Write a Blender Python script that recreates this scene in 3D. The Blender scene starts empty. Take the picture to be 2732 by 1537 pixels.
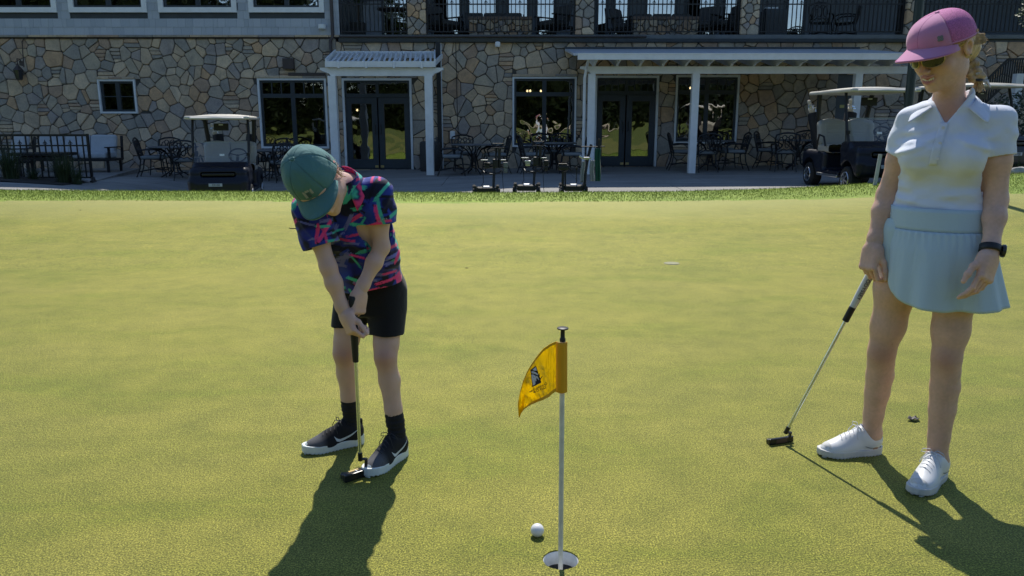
import bpy, bmesh, math, random
import numpy as np
from mathutils import Vector, Matrix, noise as mnoise
random.seed(7)
rng = np.random.default_rng(11)
sc = bpy.context.scene
COL = sc.collection

# ------------------------------------------------------------------ camera
FPX, CX, CY = 2053.0, 1366.0, 768.5          # focal length and centre in photo pixels
PITCH, HCAM = math.radians(12.0), 1.285
cam_d = bpy.data.cameras.new('camera'); cam = bpy.data.objects.new('camera', cam_d)
COL.objects.link(cam); sc.camera = cam
cam_d.sensor_width = 36.0; cam_d.lens = 36.0 * FPX / 2732.0
cam_d.clip_start = 0.05; cam_d.clip_end = 2000
cam.location = (0, 0, HCAM); cam.rotation_euler = (math.radians(90) - PITCH, 0, 0)

# ------------------------------------------------------------------ world, sun, exposure
SUN_EL, SUN_AZ = math.radians(54), math.radians(0.0)     # azimuth from +Y towards +X
world = bpy.data.worlds.new('World'); sc.world = world; world.use_nodes = True
nt = world.node_tree; nt.nodes.clear()
sky = nt.nodes.new('ShaderNodeTexSky'); sky.sky_type = 'NISHITA'; sky.sun_disc = False
sky.sun_elevation = SUN_EL; sky.sun_rotation = SUN_AZ
sky.air_density = 1.0; sky.dust_density = 0.0; sky.ozone_density = 3.2
bg = nt.nodes.new('ShaderNodeBackground'); bg.inputs[1].default_value = 0.116
wo = nt.nodes.new('ShaderNodeOutputWorld')
nt.links.new(sky.outputs[0], bg.inputs[0]); nt.links.new(bg.outputs[0], wo.inputs[0])
sun_d = bpy.data.lights.new('sun', 'SUN'); sun = bpy.data.objects.new('sun', sun_d); COL.objects.link(sun)
sun_d.energy = 3.8; sun_d.angle = math.radians(0.53); sun_d.color = (1.0, 0.95, 0.86)
sdir = Vector((math.sin(SUN_AZ) * math.cos(SUN_EL), math.cos(SUN_AZ) * math.cos(SUN_EL), math.sin(SUN_EL)))
sun.rotation_euler = sdir.to_track_quat('Z', 'Y').to_euler(); sun.location = sdir * 30
vs = sc.view_settings; vs.view_transform = 'Standard'; vs.look = 'None'; vs.exposure = 0.36; vs.gamma = 1.0
vs.use_curve_mapping = False
try:
    sc.cycles.max_bounces = 8; sc.cycles.transparent_max_bounces = 12
    sc.cycles.use_denoising = True
except Exception: pass

# ------------------------------------------------------------------ pixel -> place
SP, CP = math.sin(PITCH), math.cos(PITCH)
def ray(px, py):
    x = (px - CX) / FPX; v = -(py - CY) / FPX
    return Vector((x, CP + v * SP, -SP + v * CP))
def atY(px, py, Y):
    r = ray(px, py); return Vector((0, 0, HCAM)) + r * (Y / r.y)
def onG(px, py, z=0.0):
    r = ray(px, py); return Vector((0, 0, HCAM)) + r * ((z - HCAM) / r.z)
KD = 2732 / 2576.0
def D(x, y, Y): return atY(x * KD, y * KD, Y)
def proj(p):
    dy, dz = p[1], p[2] - HCAM
    c = dy * CP - dz * SP; u = dy * SP + dz * CP
    return (CX + FPX * p[0] / c, CY - FPX * u / c)

# ------------------------------------------------------------------ scene tree helpers
def empty(name, loc=(0, 0, 0), rz=0.0, parent=None):
    o = bpy.data.objects.new(name, None); COL.objects.link(o); o.empty_display_size = 0.1
    o.location = loc; o.rotation_euler = (0, 0, rz)
    if parent: o.parent = parent
    return o
def tag(o, label=None, cat=None, group=None, kind=None):
    if label: o['label'] = label
    if cat: o['category'] = cat
    if group: o['group'] = group
    if kind: o['kind'] = kind
    return o
def thing(name, label, cat, loc=(0, 0, 0), rz=0.0, group=None):
    return tag(empty(name, loc, rz), label, cat, group)
def kids(o): return [c for c in COL.objects if c.parent == o]
def copy_tree(o, parent=None, _map=None):
    if _map is None:
        _map = {}
        for c in list(COL.objects):
            if c.parent: _map.setdefault(c.parent, []).append(c)
    c = o.copy(); COL.objects.link(c); c.parent = parent
    for ch in _map.get(o, []): copy_tree(ch, c, _map)
    return c
def link(name, me, m=None, parent=None, smooth=False):
    o = bpy.data.objects.new(name, me); COL.objects.link(o)
    if m is not None:
        if isinstance(m, (list, tuple)):
            for q in m: me.materials.append(q)
        elif not me.materials: me.materials.append(m)
    if parent: o.parent = parent
    if smooth: me.shade_smooth()
    return o

class MB:
    """collects shapes into one mesh"""
    def __init__(s): s.v = []; s.f = []; s.mi = []; s.cur = 0
    def add(s, vs_, fs):
        b = len(s.v); s.v += [tuple(p) for p in vs_]
        s.f += [tuple(b + i for i in f) for f in fs]; s.mi += [s.cur] * len(fs); return s
    def box(s, c, size, R=None):
        hx, hy, hz = [q / 2 for q in size]; c = Vector(c)
        vs_ = [Vector((x, y, z)) for x in (-hx, hx) for y in (-hy, hy) for z in (-hz, hz)]
        if R is not None: vs_ = [R @ q for q in vs_]
        return s.add([c + q for q in vs_], [(0,1,3,2),(4,6,7,5),(0,4,5,1),(2,3,7,6),(0,2,6,4),(1,5,7,3)])
    def b2(s, lo, hi):
        return s.box([(a + b) / 2 for a, b in zip(lo, hi)], [b - a for a, b in zip(lo, hi)])
    def bevbox(s, c, size, bv=0.01, R=None):
        bm = bmesh.new(); bmesh.ops.create_cube(bm, size=1)
        bmesh.ops.scale(bm, vec=size, verts=bm.verts)
        bmesh.ops.bevel(bm, geom=bm.edges[:], offset=bv, segments=2, profile=0.6, affect='EDGES')
        vs_ = [(R @ v.co if R is not None else v.co) + Vector(c) for v in bm.verts]
        bm.verts.index_update(); s.add(vs_, [[v.index for v in f.verts] for f in bm.faces]); bm.free(); return s
    def bar(s, a, b, w, h, up=(0, 0, 1)):
        a = Vector(a); b = Vector(b); d = (b - a).normalized(); u = Vector(up)
        if abs(d.dot(u)) > 0.98: u = Vector((0, 1, 0))
        x = d.cross(u).normalized() * (w / 2); y = x.cross(d).normalized() * (h / 2)
        vs_ = [a - x - y, a + x - y, a + x + y, a - x + y, b - x - y, b + x - y, b + x + y, b - x + y]
        return s.add(vs_, [(3,2,1,0),(4,5,6,7),(0,1,5,4),(1,2,6,5),(2,3,7,6),(3,0,4,7)])
    def tube(s, pts, r, n=8, closed=False, caps=True):
        pts = [Vector(p) for p in pts]; N = len(pts); rs = r if isinstance(r, (list, tuple)) else [r] * N
        rings = []; prev = None
        for i, p in enumerate(pts):
            if closed: d = pts[(i + 1) % N] - pts[i - 1]
            else: d = pts[min(i + 1, N - 1)] - pts[max(i - 1, 0)]
            d = d.normalized() if d.length > 1e-9 else Vector((0, 0, 1))
            if prev is None:
                u = Vector((0, 0, 1)) if abs(d.z) < 0.9 else Vector((1, 0, 0))
                x = d.cross(u).normalized()
            else: x = (prev - d * prev.dot(d)).normalized()
            prev = x; y = d.cross(x)
            rings.append([p + (x * math.cos(2*math.pi*k/n) + y * math.sin(2*math.pi*k/n)) * rs[i] for k in range(n)])
        vs_ = [q for g in rings for q in g]; fs = []
        for i in range(N if closed else N - 1):
            a = i * n; b = ((i + 1) % N) * n
            for k in range(n): fs.append((a + k, a + (k+1) % n, b + (k+1) % n, b + k))
        if caps and not closed:
            fs.append(tuple(reversed(range(n)))); fs.append(tuple((N-1) * n + k for k in range(n)))
        return s.add(vs_, fs)
    def lathe(s, prof, n=16, c=(0, 0, 0), R=None):
        c = Vector(c); vs_ = []; fs = []
        for r, z in prof:
            for k in range(n):
                q = Vector((r * math.cos(2*math.pi*k/n), r * math.sin(2*math.pi*k/n), z))
                vs_.append(c + (R @ q if R is not None else q))
        for i in range(len(prof) - 1):
            for k in range(n): fs.append((i*n + k, i*n + (k+1) % n, (i+1)*n + (k+1) % n, (i+1)*n + k))
        fs.append(tuple(reversed(range(n)))); fs.append(tuple((len(prof)-1)*n + k for k in range(n)))
        return s.add(vs_, fs)
    def prism(s, poly, a, b):
        """poly: list of 2D points, a,b: functions (x,y)->3D for the two ends"""
        n = len(poly); vs_ = [a(*p) for p in poly] + [b(*p) for p in poly]
        fs = [tuple(range(n)), tuple(reversed(range(n, 2*n)))]
        fs += [(i, n + i, n + (i+1) % n, (i+1) % n) for i in range(n)]
        return s.add(vs_, fs)
    def grid(s, P, nu, nv, wrapu=False):
        b = [P(i, j) for j in range(nv) for i in range(nu)]; fs = []
        for j in range(nv - 1):
            for i in range(nu if wrapu else nu - 1):
                i2 = (i + 1) % nu; fs.append((j*nu + i, j*nu + i2, (j+1)*nu + i2, (j+1)*nu + i))
        return s.add(b, fs)
    def mesh(s, name, fix=True):
        me = bpy.data.meshes.new(name); me.from_pydata(s.v, [], s.f)
        if any(s.mi): me.polygons.foreach_set('material_index', s.mi)
        if fix:
            bm = bmesh.new(); bm.from_mesh(me); bmesh.ops.recalc_face_normals(bm, faces=bm.faces[:]); bm.to_mesh(me); bm.free()
        me.update(); return me
    def build(s, name, m, parent=None, smooth=False, solid=0, sub=0, off=0.0):
        o = link(name, s.mesh(name), m, parent)
        if smooth:
            o.data.shade_smooth()
            try: o.data.set_sharp_from_angle(angle=math.radians(38))
            except Exception: pass
        if sub:
            q = o.modifiers.new('sub', 'SUBSURF'); q.levels = sub; q.render_levels = sub
        if solid:
            q = o.modifiers.new('solid', 'SOLIDIFY'); q.thickness = solid; q.offset = off
        return o

# ------------------------------------------------------------------ materials
def srgb(r, g, b): 
    f = lambda c: (c/255/12.92) if c/255 <= 0.04045 else ((c/255+0.055)/1.055)**2.4
    return (f(r), f(g), f(b), 1)
def c4(c): return (c[0], c[1], c[2], 1.0)
class NT:
    def __init__(s, m): s.t = m.node_tree; s.n = s.t.nodes; s.l = s.t.links
    def new(s, typ, **kw):
        n = s.n.new(typ)
        for k, v in kw.items():
            if k.startswith('i_'): n.inputs[k[2:].replace('_', ' ')].default_value = v
            else: setattr(n, k, v)
        return n
    def link(s, a, b): s.l.new(a, b)
    def noise(s, vec, scale, detail=3.0, rough=0.55, dist=0.0):
        n = s.new('ShaderNodeTexNoise'); n.inputs['Scale'].default_value = scale; n.inputs['Detail'].default_value = detail
        n.inputs['Roughness'].default_value = rough; n.inputs['Distortion'].default_value = dist
        if vec is not None: s.link(vec, n.inputs['Vector'])
        return n
    def ramp(s, fac, stops, interp='LINEAR'):
        r = s.new('ShaderNodeValToRGB'); r.color_ramp.interpolation = interp; e = r.color_ramp.elements
        while len(e) > 1: e.remove(e[-1])
        e[0].position = stops[0][0]; e[0].color = c4(stops[0][1])
        for p, c in stops[1:]:
            q = e.new(p); q.color = c4(c)
        s.link(fac, r.inputs[0]); return r
    def mix(s, fac, a, b, mode='MIX'):
        m = s.new('ShaderNodeMix', data_type='RGBA', blend_type=mode)
        for sock, v in ((m.inputs[0], fac), (m.inputs[6], a), (m.inputs[7], b)):
            if hasattr(v, 'is_linked') or hasattr(v, 'links'): s.link(v, sock)
            else: sock.default_value = v if not isinstance(v, tuple) or len(v) == 4 else c4(v)
        return m.outputs[2]
    def math(s, op, a, b=None, c=None):
        m = s.new('ShaderNodeMath', operation=op)
        for i, v in enumerate((a, b, c)):
            if v is None: continue
            if hasattr(v, 'links'): s.link(v, m.inputs[i])
            else: m.inputs[i].default_value = v
        return m.outputs[0]
    def bump(s, h, strength, dist, norm=None):
        b = s.new('ShaderNodeBump'); b.inputs['Strength'].default_value = strength; b.inputs['Distance'].default_value = dist
        s.link(h, b.inputs['Height'])
        if norm is not None: s.link(norm, b.inputs['Normal'])
        return b.outputs[0]
def newmat(name):
    m = bpy.data.materials.new(name); m.use_nodes = True; g = NT(m)
    return m, g, m.node_tree.nodes['Principled BSDF']
def mat(name, col, rough=0.6, metal=0.0, var=0.0, vscale=8.0, bump=0.0, bscale=60.0, bdist=0.002, spec=0.5, coords='Object', sub=0.0, coat=0.0, emit=None):
    m, g, p = newmat(name); col = c4(col)
    p.inputs['Base Color'].default_value = col; p.inputs['Roughness'].default_value = rough; p.inputs['Metallic'].default_value = metal
    p.inputs['Specular IOR Level'].default_value = spec
    if coat: p.inputs['Coat Weight'].default_value = coat; p.inputs['Coat Roughness'].default_value = 0.05
    if sub:
        p.inputs['Subsurface Weight'].default_value = sub; p.inputs['Subsurface Scale'].default_value = 0.01
        p.inputs['Subsurface Radius'].default_value = (1.0, 0.35, 0.18)
    tc = g.new('ShaderNodeTexCoord')
    if var:
        n = g.noise(tc.outputs[coords], vscale, 5.0, 0.6)
        d = tuple(max(0, q * (1 - var)) for q in col[:3]); l = tuple(q * (1 + var) for q in col[:3])
        r = g.ramp(n.outputs[0], [(0.3, d), (0.7, l)]); g.link(r.outputs[0], p.inputs['Base Color'])
        rr = g.ramp(n.outputs[0], [(0.3, (rough * 0.85,) * 3), (0.7, (min(1, rough * 1.15),) * 3)]); g.link(rr.outputs[0], p.inputs['Roughness'])
    if bump:
        n = g.noise(tc.outputs[coords], bscale, 4.0, 0.6); g.link(g.bump(n.outputs[0], bump, bdist), p.inputs['Normal'])
    if emit: p.inputs['Emission Color'].default_value = c4(emit[0]); p.inputs['Emission Strength'].default_value = emit[1]
    return m
M = {}
M['white_paint'] = mat('white_paint', (0.84, 0.86, 0.86), 0.5, var=0.07, vscale=5, bump=0.15, bscale=40)
M['trim'] = mat('window_trim', (0.74, 0.77, 0.78), 0.5, var=0.08, vscale=6)
M['black_metal'] = mat('black_metal', (0.012, 0.012, 0.014), 0.45, var=0.25, vscale=20)
M['black_plastic'] = mat('black_plastic', (0.012, 0.012, 0.013), 0.5)
M['sash'] = mat('dark_sash', (0.03, 0.042, 0.054), 0.45, var=0.15)
M['fascia'] = mat('grey_fascia', (0.13, 0.145, 0.15), 0.55, var=0.2, vscale=3)
M['gutter'] = mat('dark_gutter', (0.045, 0.055, 0.062), 0.45, var=0.2, vscale=4)
M['brown_metal'] = mat('brown_metal', (0.06, 0.045, 0.04), 0.5, var=0.2)
M['dark_room'] = mat('dark_interior', (0.05, 0.042, 0.035), 0.9, var=0.3, vscale=2)
M['chrome'] = mat('chrome', (0.72, 0.78, 0.86), 0.25, metal=1.0)
M['steel'] = mat('steel', (0.5, 0.52, 0.55), 0.3, metal=1.0)
M['rubber'] = mat('rubber', (0.014, 0.014, 0.014), 0.85, var=0.2, vscale=30)
M['cushion'] = mat('grey_cushion', (0.22, 0.24, 0.25), 0.9, var=0.1, bump=0.3, bscale=300)
M['dark_cushion'] = mat('dark_cushion', (0.085, 0.085, 0.085), 0.9, var=0.12, bump=0.3, bscale=300)
M['white_cushion'] = mat('white_cushion', (0.42, 0.45, 0.48), 0.9, var=0.08, bump=0.3, bscale=250)
def stone_mat(name, per_object=True, warm=1.0):
    m, g, p = newmat(name); tc = g.new('ShaderNodeTexCoord')
    if per_object: rnd = g.new('ShaderNodeObjectInfo').outputs['Random']
    else: rnd = g.new('ShaderNodeNewGeometry').outputs['Random Per Island']
    pal = [(0.0, (0.317,0.304,0.284)), (0.13, (0.392,0.344,0.284)), (0.26, (0.25,0.257,0.263)), (0.4, (0.446,0.385,0.304)), (0.52, (0.338,0.324,0.29)),
           (0.62, (0.405,0.304,0.216)), (0.7, (0.284,0.277,0.29)), (0.8, (0.486,0.432,0.358)), (0.88, (0.338,0.27,0.223)), (1.0, (0.203,0.209,0.23))]
    base = g.mix(1.0, g.ramp(rnd, pal, 'CONSTANT').outputs[0], (1.42, 1.32, 1.2), 'MULTIPLY')
    ad = g.new('ShaderNodeVectorMath', operation='ADD'); cm = g.new('ShaderNodeCombineXYZ')
    s7 = g.math('MULTIPLY', rnd, 37.0); 
    for i in range(3): g.link(s7, cm.inputs[i])
    g.link(tc.outputs['Object'], ad.inputs[0]); g.link(cm.outputs[0], ad.inputs[1])
    n1 = g.noise(ad.outputs[0], 4.0, 6.0, 0.65, 0.4); n2 = g.noise(ad.outputs[0], 26.0, 5.0, 0.7)
    c1 = g.mix(0.55, base, g.ramp(n1.outputs[0], [(0.25, (0.45,0.44,0.42)), (0.5, (0.95,0.9,0.82)), (0.75, (1.4,1.25,1.02))]).outputs[0], 'MULTIPLY')
    c2 = g.mix(0.35, c1, g.ramp(n2.outputs[0], [(0.3, (0.4,0.4,0.42)), (0.7, (1.3,1.28,1.2))]).outputs[0], 'MULTIPLY')
    g.link(c2, p.inputs['Base Color']); p.inputs['Roughness'].default_value = 0.85; p.inputs['Specular IOR Level'].default_value = 0.3
    b1 = g.bump(n1.outputs[0], 0.5, 0.03); b2 = g.bump(n2.outputs[0], 0.45, 0.008, b1); g.link(b2, p.inputs['Normal'])
    return m
M['stone'] = stone_mat('field_stone'); M['stone_i'] = stone_mat('field_stone_far', False)
M['mortar'] = mat('mortar', (0.085, 0.08, 0.072), 0.95, var=0.3, vscale=6, bump=0.5, bscale=40, bdist=0.01)
def shingle_mat():
    m, g, p = newmat('grey_shingle'); oi = g.new('ShaderNodeObjectInfo'); tc = g.new('ShaderNodeTexCoord')
    base = g.ramp(oi.outputs['Random'], [(0, (0.42,0.46,0.51)), (0.5, (0.47,0.51,0.56)), (1, (0.52,0.555,0.6))]).outputs[0]
    mp = g.new('ShaderNodeMapping'); mp.inputs['Scale'].default_value = (30, 30, 2); g.link(tc.outputs['Object'], mp.inputs[0])
    n = g.noise(mp.outputs[0], 3, 4, 0.6)
    c = g.mix(0.4, base, g.ramp(n.outputs[0], [(0.3, (0.6,)*3), (0.7, (1.2,)*3)]).outputs[0], 'MULTIPLY'); g.link(c, p.inputs['Base Color'])
    p.inputs['Roughness'].default_value = 0.8; g.link(g.bump(n.outputs[0], 0.4, 0.004), p.inputs['Normal']); return m
M['shingle'] = shingle_mat()
def concrete_mat():
    m, g, p = newmat('concrete'); tc = g.new('ShaderNodeTexCoord')
    n1 = g.noise(tc.outputs['Object'], 0.6, 6, 0.65); n2 = g.noise(tc.outputs['Object'], 40, 4, 0.7)
    mp = g.new('ShaderNodeMapping'); mp.inputs['Scale'].default_value = (0.25, 3.5, 1); g.link(tc.outputs['Object'], mp.inputs[0])
    n3 = g.noise(mp.outputs[0], 1.2, 4, 0.6)
    c = g.ramp(n1.outputs[0], [(0.25, (0.2,0.195,0.185)), (0.75, (0.33,0.32,0.3))]).outputs[0]
    c = g.mix(0.3, c, g.ramp(n2.outputs[0], [(0.3, (0.6,)*3), (0.7, (1.25,)*3)]).outputs[0], 'MULTIPLY')
    c = g.mix(0.35, c, g.ramp(n3.outputs[0], [(0.35, (0.5,0.5,0.52)), (0.65, (1.2,)*3)]).outputs[0], 'MULTIPLY')
    g.link(c, p.inputs['Base Color']); p.inputs['Roughness'].default_value = 0.8; g.link(g.bump(n2.outputs[0], 0.3, 0.003), p.inputs['Normal']); return m
M['concrete'] = concrete_mat()
def glass_mat(name, refl, tint, wave=0.12):
    m, g, p = newmat(name); g.n.remove(p); out = g.n['Material Output']; tc = g.new('ShaderNodeTexCoord'); oi = g.new('ShaderNodeObjectInfo')
    tr = g.new('ShaderNodeBsdfTransparent'); tr.inputs[0].default_value = c4(tint)
    gl = g.new('ShaderNodeBsdfGlossy'); gl.inputs['Roughness'].default_value = 0.015; gl.inputs['Color'].default_value = (1, 1, 1, 1)
    ad = g.new('ShaderNodeVectorMath', operation='ADD'); g.link(tc.outputs['Object'], ad.inputs[0]); g.link(oi.outputs['Location'], ad.inputs[1])
    n = g.noise(ad.outputs[0], 1.6, 2, 0.5, 0.3); 
    if wave: g.link(g.bump(n.outputs[0], wave, 0.1), gl.inputs['Normal'])
    mx = g.new('ShaderNodeMixShader'); mx.inputs[0].default_value = refl
    g.link(tr.outputs[0], mx.inputs[1]); g.link(gl.outputs[0], mx.inputs[2]); g.link(mx.outputs[0], out.inputs[0]); return m
M['glass'] = glass_mat('window_glass', 0.3, (0.35, 0.37, 0.36), 0.075)
M['glass_up'] = glass_mat('upper_window_glass', 0.42, (0.2, 0.22, 0.22), 0.03)
M['windscreen'] = glass_mat('clear_windscreen', 0.07, (0.88, 0.92, 0.94), 0.0)
# ================================================================== SETTING: ground
FY = 21.5                                     # facade plane
CREST = ([-700, 0, 500, 1300, 1800, 2080, 2250, 2400, 2732, 3300], [505, 507, 510, 514, 511, 503, 494, 484, 462, 452])
YC = 13.2
def crest_z(X):
    px = CX + FPX * X / 13.05
    return atY(px, float(np.interp(px, *CREST)), YC).z
XS_ = np.linspace(-16, 20, 145); CZ_ = np.array([crest_z(x) for x in XS_])
def crest(X): return float(np.interp(X, XS_, CZ_))
def T_front(X): return float(np.interp(X, [-16, -10, -8.5, -7.2, -6, -4, 0, 6, 10, 20], [0.3, 0.2, 0.08, -0.2, -0.42, -0.28, 0.02, 0.05, 0.15, 0.3]))
def T_wall(X): return 0.0585 + (X + 3.64) * 0.0116
def terr(X, Y):
    t = min(1, max(0, (Y - 14.0) / (FY - 14.0))); t = t * t * (3 - 2 * t) * 0.5 + t * 0.5
    return T_front(X) * (1 - t) + T_wall(X) * t
def sstep(a, b, x):
    t = min(1, max(0, (x - a) / (b - a))); return t * t * (3 - 2 * t)
def green_z(X, Y):
    if Y <= YC: return crest(X) * sstep(6.5, YC + 0.6, Y) / sstep(6.5, YC + 0.6, YC)
    t = min(1, (Y - YC) / 0.95)
    return crest(X) * (1 - t) + (T_front(X) - 0.10) * t - 0.05 * math.sin(math.pi * t)

def turf_mat(name, dark, mid, light, pale, grain=190.0, gb=0.65, fringe=False):
    m, g, p = newmat(name); tc = g.new('ShaderNodeTexCoord'); v = tc.outputs['Object']
    big = g.noise(v, 0.55, 5, 0.6, 0.3); med = g.noise(v, 5.5, 6, 0.7); fine = g.noise(v, grain, 3, 0.75); grit = g.noise(v, grain * 0.3, 4, 0.75)
    c = g.ramp(big.outputs[0], [(0.3, dark), (0.5, mid), (0.7, light)]).outputs[0]
    c = g.mix(0.5, c, g.ramp(med.outputs[0], [(0.3, tuple(q * 0.8 for q in mid)), (0.7, tuple(q * 1.2 for q in light))]).outputs[0])
    c = g.mix(0.85, c, g.ramp(fine.outputs[0], [(0.36, (0.12, 0.15, 0.1)), (0.5, (0.9, 0.9, 0.9)), (0.64, (2.4, 2.3, 2.5))]).outputs[0], 'MULTIPLY')
    c = g.mix(0.7, c, g.ramp(grit.outputs[0], [(0.3, (0.6, 0.63, 0.55)), (0.7, (1.38, 1.35, 1.3))]).outputs[0], 'MULTIPLY')
    mps = g.new('ShaderNodeMapping'); mps.inputs['Scale'].default_value = (0.35, 1.0, 1.0); g.link(v, mps.inputs[0]); stk = g.noise(mps.outputs[0], 1.9, 7, 0.68, 0.6)   # dry and lush drifts across the green
    c = g.mix(g.ramp(stk.outputs[0], [(0.42, (0,)*3), (0.66, (0.75,)*3)]).outputs[0], c, g.mix(1.0, c, (1.22, 1.13, 1.5), 'MULTIPLY'))
    c = g.mix(g.ramp(stk.outputs[0], [(0.3, (0.6,)*3), (0.46, (0,)*3)]).outputs[0], c, g.mix(1.0, c, (0.72, 0.88, 0.6), 'MULTIPLY'))
    if pale is not None:                     # worn, drier turf towards the collar
        sx = g.new('ShaderNodeSeparateXYZ'); g.link(v, sx.inputs[0])
        w = g.noise(v, 1.1, 4, 0.6)
        yy = g.math('ADD', sx.outputs[1], g.math('MULTIPLY', w.outputs[0], 1.6))
        f = g.ramp(g.math('DIVIDE', yy, 14.0), [(0.74, (0, 0, 0)), (0.86, (0.6,)*3), (0.95, (0.8,)*3)]).outputs[0]
        c = g.mix(f, c, g.mix(0.6, pale, g.ramp(fine.outputs[0], [(0.3, (0.6,)*3), (0.7, (1.4,)*3)]).outputs[0], 'MULTIPLY'))
    g.link(c, p.inputs['Base Color']); p.inputs['Roughness'].default_value = 0.62; p.inputs['Specular IOR Level'].default_value = 0.25
    p.inputs['Sheen Weight'].default_value = 0.1; p.inputs['Sheen Roughness'].default_value = 0.45; p.inputs['Sheen Tint'].default_value = (0.85, 0.9, 0.45, 1)
    b1 = g.bump(fine.outputs[0], gb, 0.006); b2 = g.bump(grit.outputs[0], gb * 0.7, 0.012, b1); g.link(b2, p.inputs['Normal'])
    gl = g.new('ShaderNodeBsdfGlossy'); gl.inputs['Roughness'].default_value = 0.64; g.link(g.mix(1.0, c, (2.2, 2.25, 1.5), 'MULTIPLY'), gl.inputs['Color']); g.link(b2, gl.inputs['Normal'])   # waxy blades: forward scatter
    mx = g.new('ShaderNodeMixShader'); mx.inputs[0].default_value = 0.24; g.link(p.outputs[0], mx.inputs[1]); g.link(gl.outputs[0], mx.inputs[2]); g.link(mx.outputs[0], g.n['Material Output'].inputs[0])
    return m
M['green'] = turf_mat('putting_turf', (0.1, 0.111, 0.021), (0.137, 0.141, 0.026), (0.178, 0.171, 0.034), (0.213, 0.21, 0.09))
M['fringe'] = turf_mat('fringe_turf', (0.08, 0.13, 0.02), (0.11, 0.16, 0.025), (0.14, 0.19, 0.03), None, 120.0)
M['rough'] = turf_mat('rough_turf', (0.06, 0.085, 0.018), (0.08, 0.105, 0.022), (0.11, 0.13, 0.028), None, 20.0)

# hole positions first, so the green is really open where a cup is sunk
HOLE = onG(1496, 1493); HOLE_R = 0.054
def sheet(name, xs, ys, zf, m, cut=None):
    nx, ny = len(xs), len(ys); V = []; Fc = []
    for y in ys:
        for x in xs: V.append((x, y, zf(x, y)))
    for j in range(ny - 1):
        for i in range(nx - 1): Fc.append((j*nx+i, j*nx+i+1, (j+1)*nx+i+1, (j+1)*nx+i))
    me = bpy.data.meshes.new(name); me.from_pydata(V, [], Fc); me.update()
    o = link(name, me, m); me.shade_smooth(); return o
xs = sorted(set([-60, -40, -26] + list(np.linspace(-18, 20, 115)) + [28, 44, 64, HOLE.x - 0.1, HOLE.x + 0.1]))
ys = sorted(set([-14, -9, -5, -2, 0] + list(np.linspace(1, 11, 41)) + list(np.linspace(11.1, 14.15, 30)) + [HOLE.y - 0.1, HOLE.y + 0.1]))
gr = sheet('putting_green', xs, ys, green_z, [M['green'], M['fringe']])
gr['kind'] = 'structure'
bm = bmesh.new(); bm.from_mesh(gr.data)
kill = []
for f in bm.faces:
    c = f.calc_center_median()
    if abs(c.x - HOLE.x) < 0.1 and abs(c.y - HOLE.y) < 0.1: kill.append(f)
    lim = 11.75 - 1.6 * sstep(6.0, 10.0, c.x)
    if c.y > lim + 0.12 * math.sin(c.x * 0.9): f.material_index = 1
bmesh.ops.delete(bm, geom=kill, context='FACES')
# ring patch with a round hole
N = 48; ri = []; ro = []
for k in range(N):
    a = 2 * math.pi * k / N; ca, sa = math.cos(a), math.sin(a); q = 0.1 / max(abs(ca), abs(sa))
    wob = 1 + 0.012 * math.sin(7 * a) + 0.008 * math.sin(17 * a + 1)
    ri.append(bm.verts.new((HOLE.x + ca * HOLE_R * wob, HOLE.y + sa * HOLE_R * wob, 0)))
    ro.append(bm.verts.new((HOLE.x + ca * q, HOLE.y + sa * q, 0)))
for k in range(N): bm.faces.new((ri[k], ri[(k+1) % N], ro[(k+1) % N], ro[k]))
low = [bm.verts.new((v.co.x, v.co.y, -0.022)) for v in ri]
low2 = [bm.verts.new(v.co) for v in ri]
for k in range(N): bm.faces.new((low2[(k+1) % N], low2[k], low[k], low[(k+1) % N]))
for f in bm.faces: f.smooth = True
bm.to_mesh(gr.data); bm.free()

# wide land: course behind the camera (mirrored in the windows), land round the club house
def land_z(x, y):
    if y < -12:
        t = sstep(-12, -70, y) if False else min(1, (-12 - y) / 60.0)
        return -0.25 + 1.8 * t * t * (3 - 2 * t) + 0.9 * math.sin(x * 0.06 + 1.0) * t + 0.5 * math.sin(y * 0.17 + x * 0.05) * t
    if y > 10 or abs(x) > 17: return -0.75
    return -0.5
lx = [-600, -300, -150] + list(np.linspace(-100, 100, 41)) + [150, 300, 600]
ly = [-600, -300, -150] + list(np.linspace(-100, -12, 30)) + [-6, 0, 8, 13, 14, 30, 80, 200, 600]
land = sheet('ground', lx, ly, land_z, M['rough']); land['kind'] = 'structure'

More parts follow.
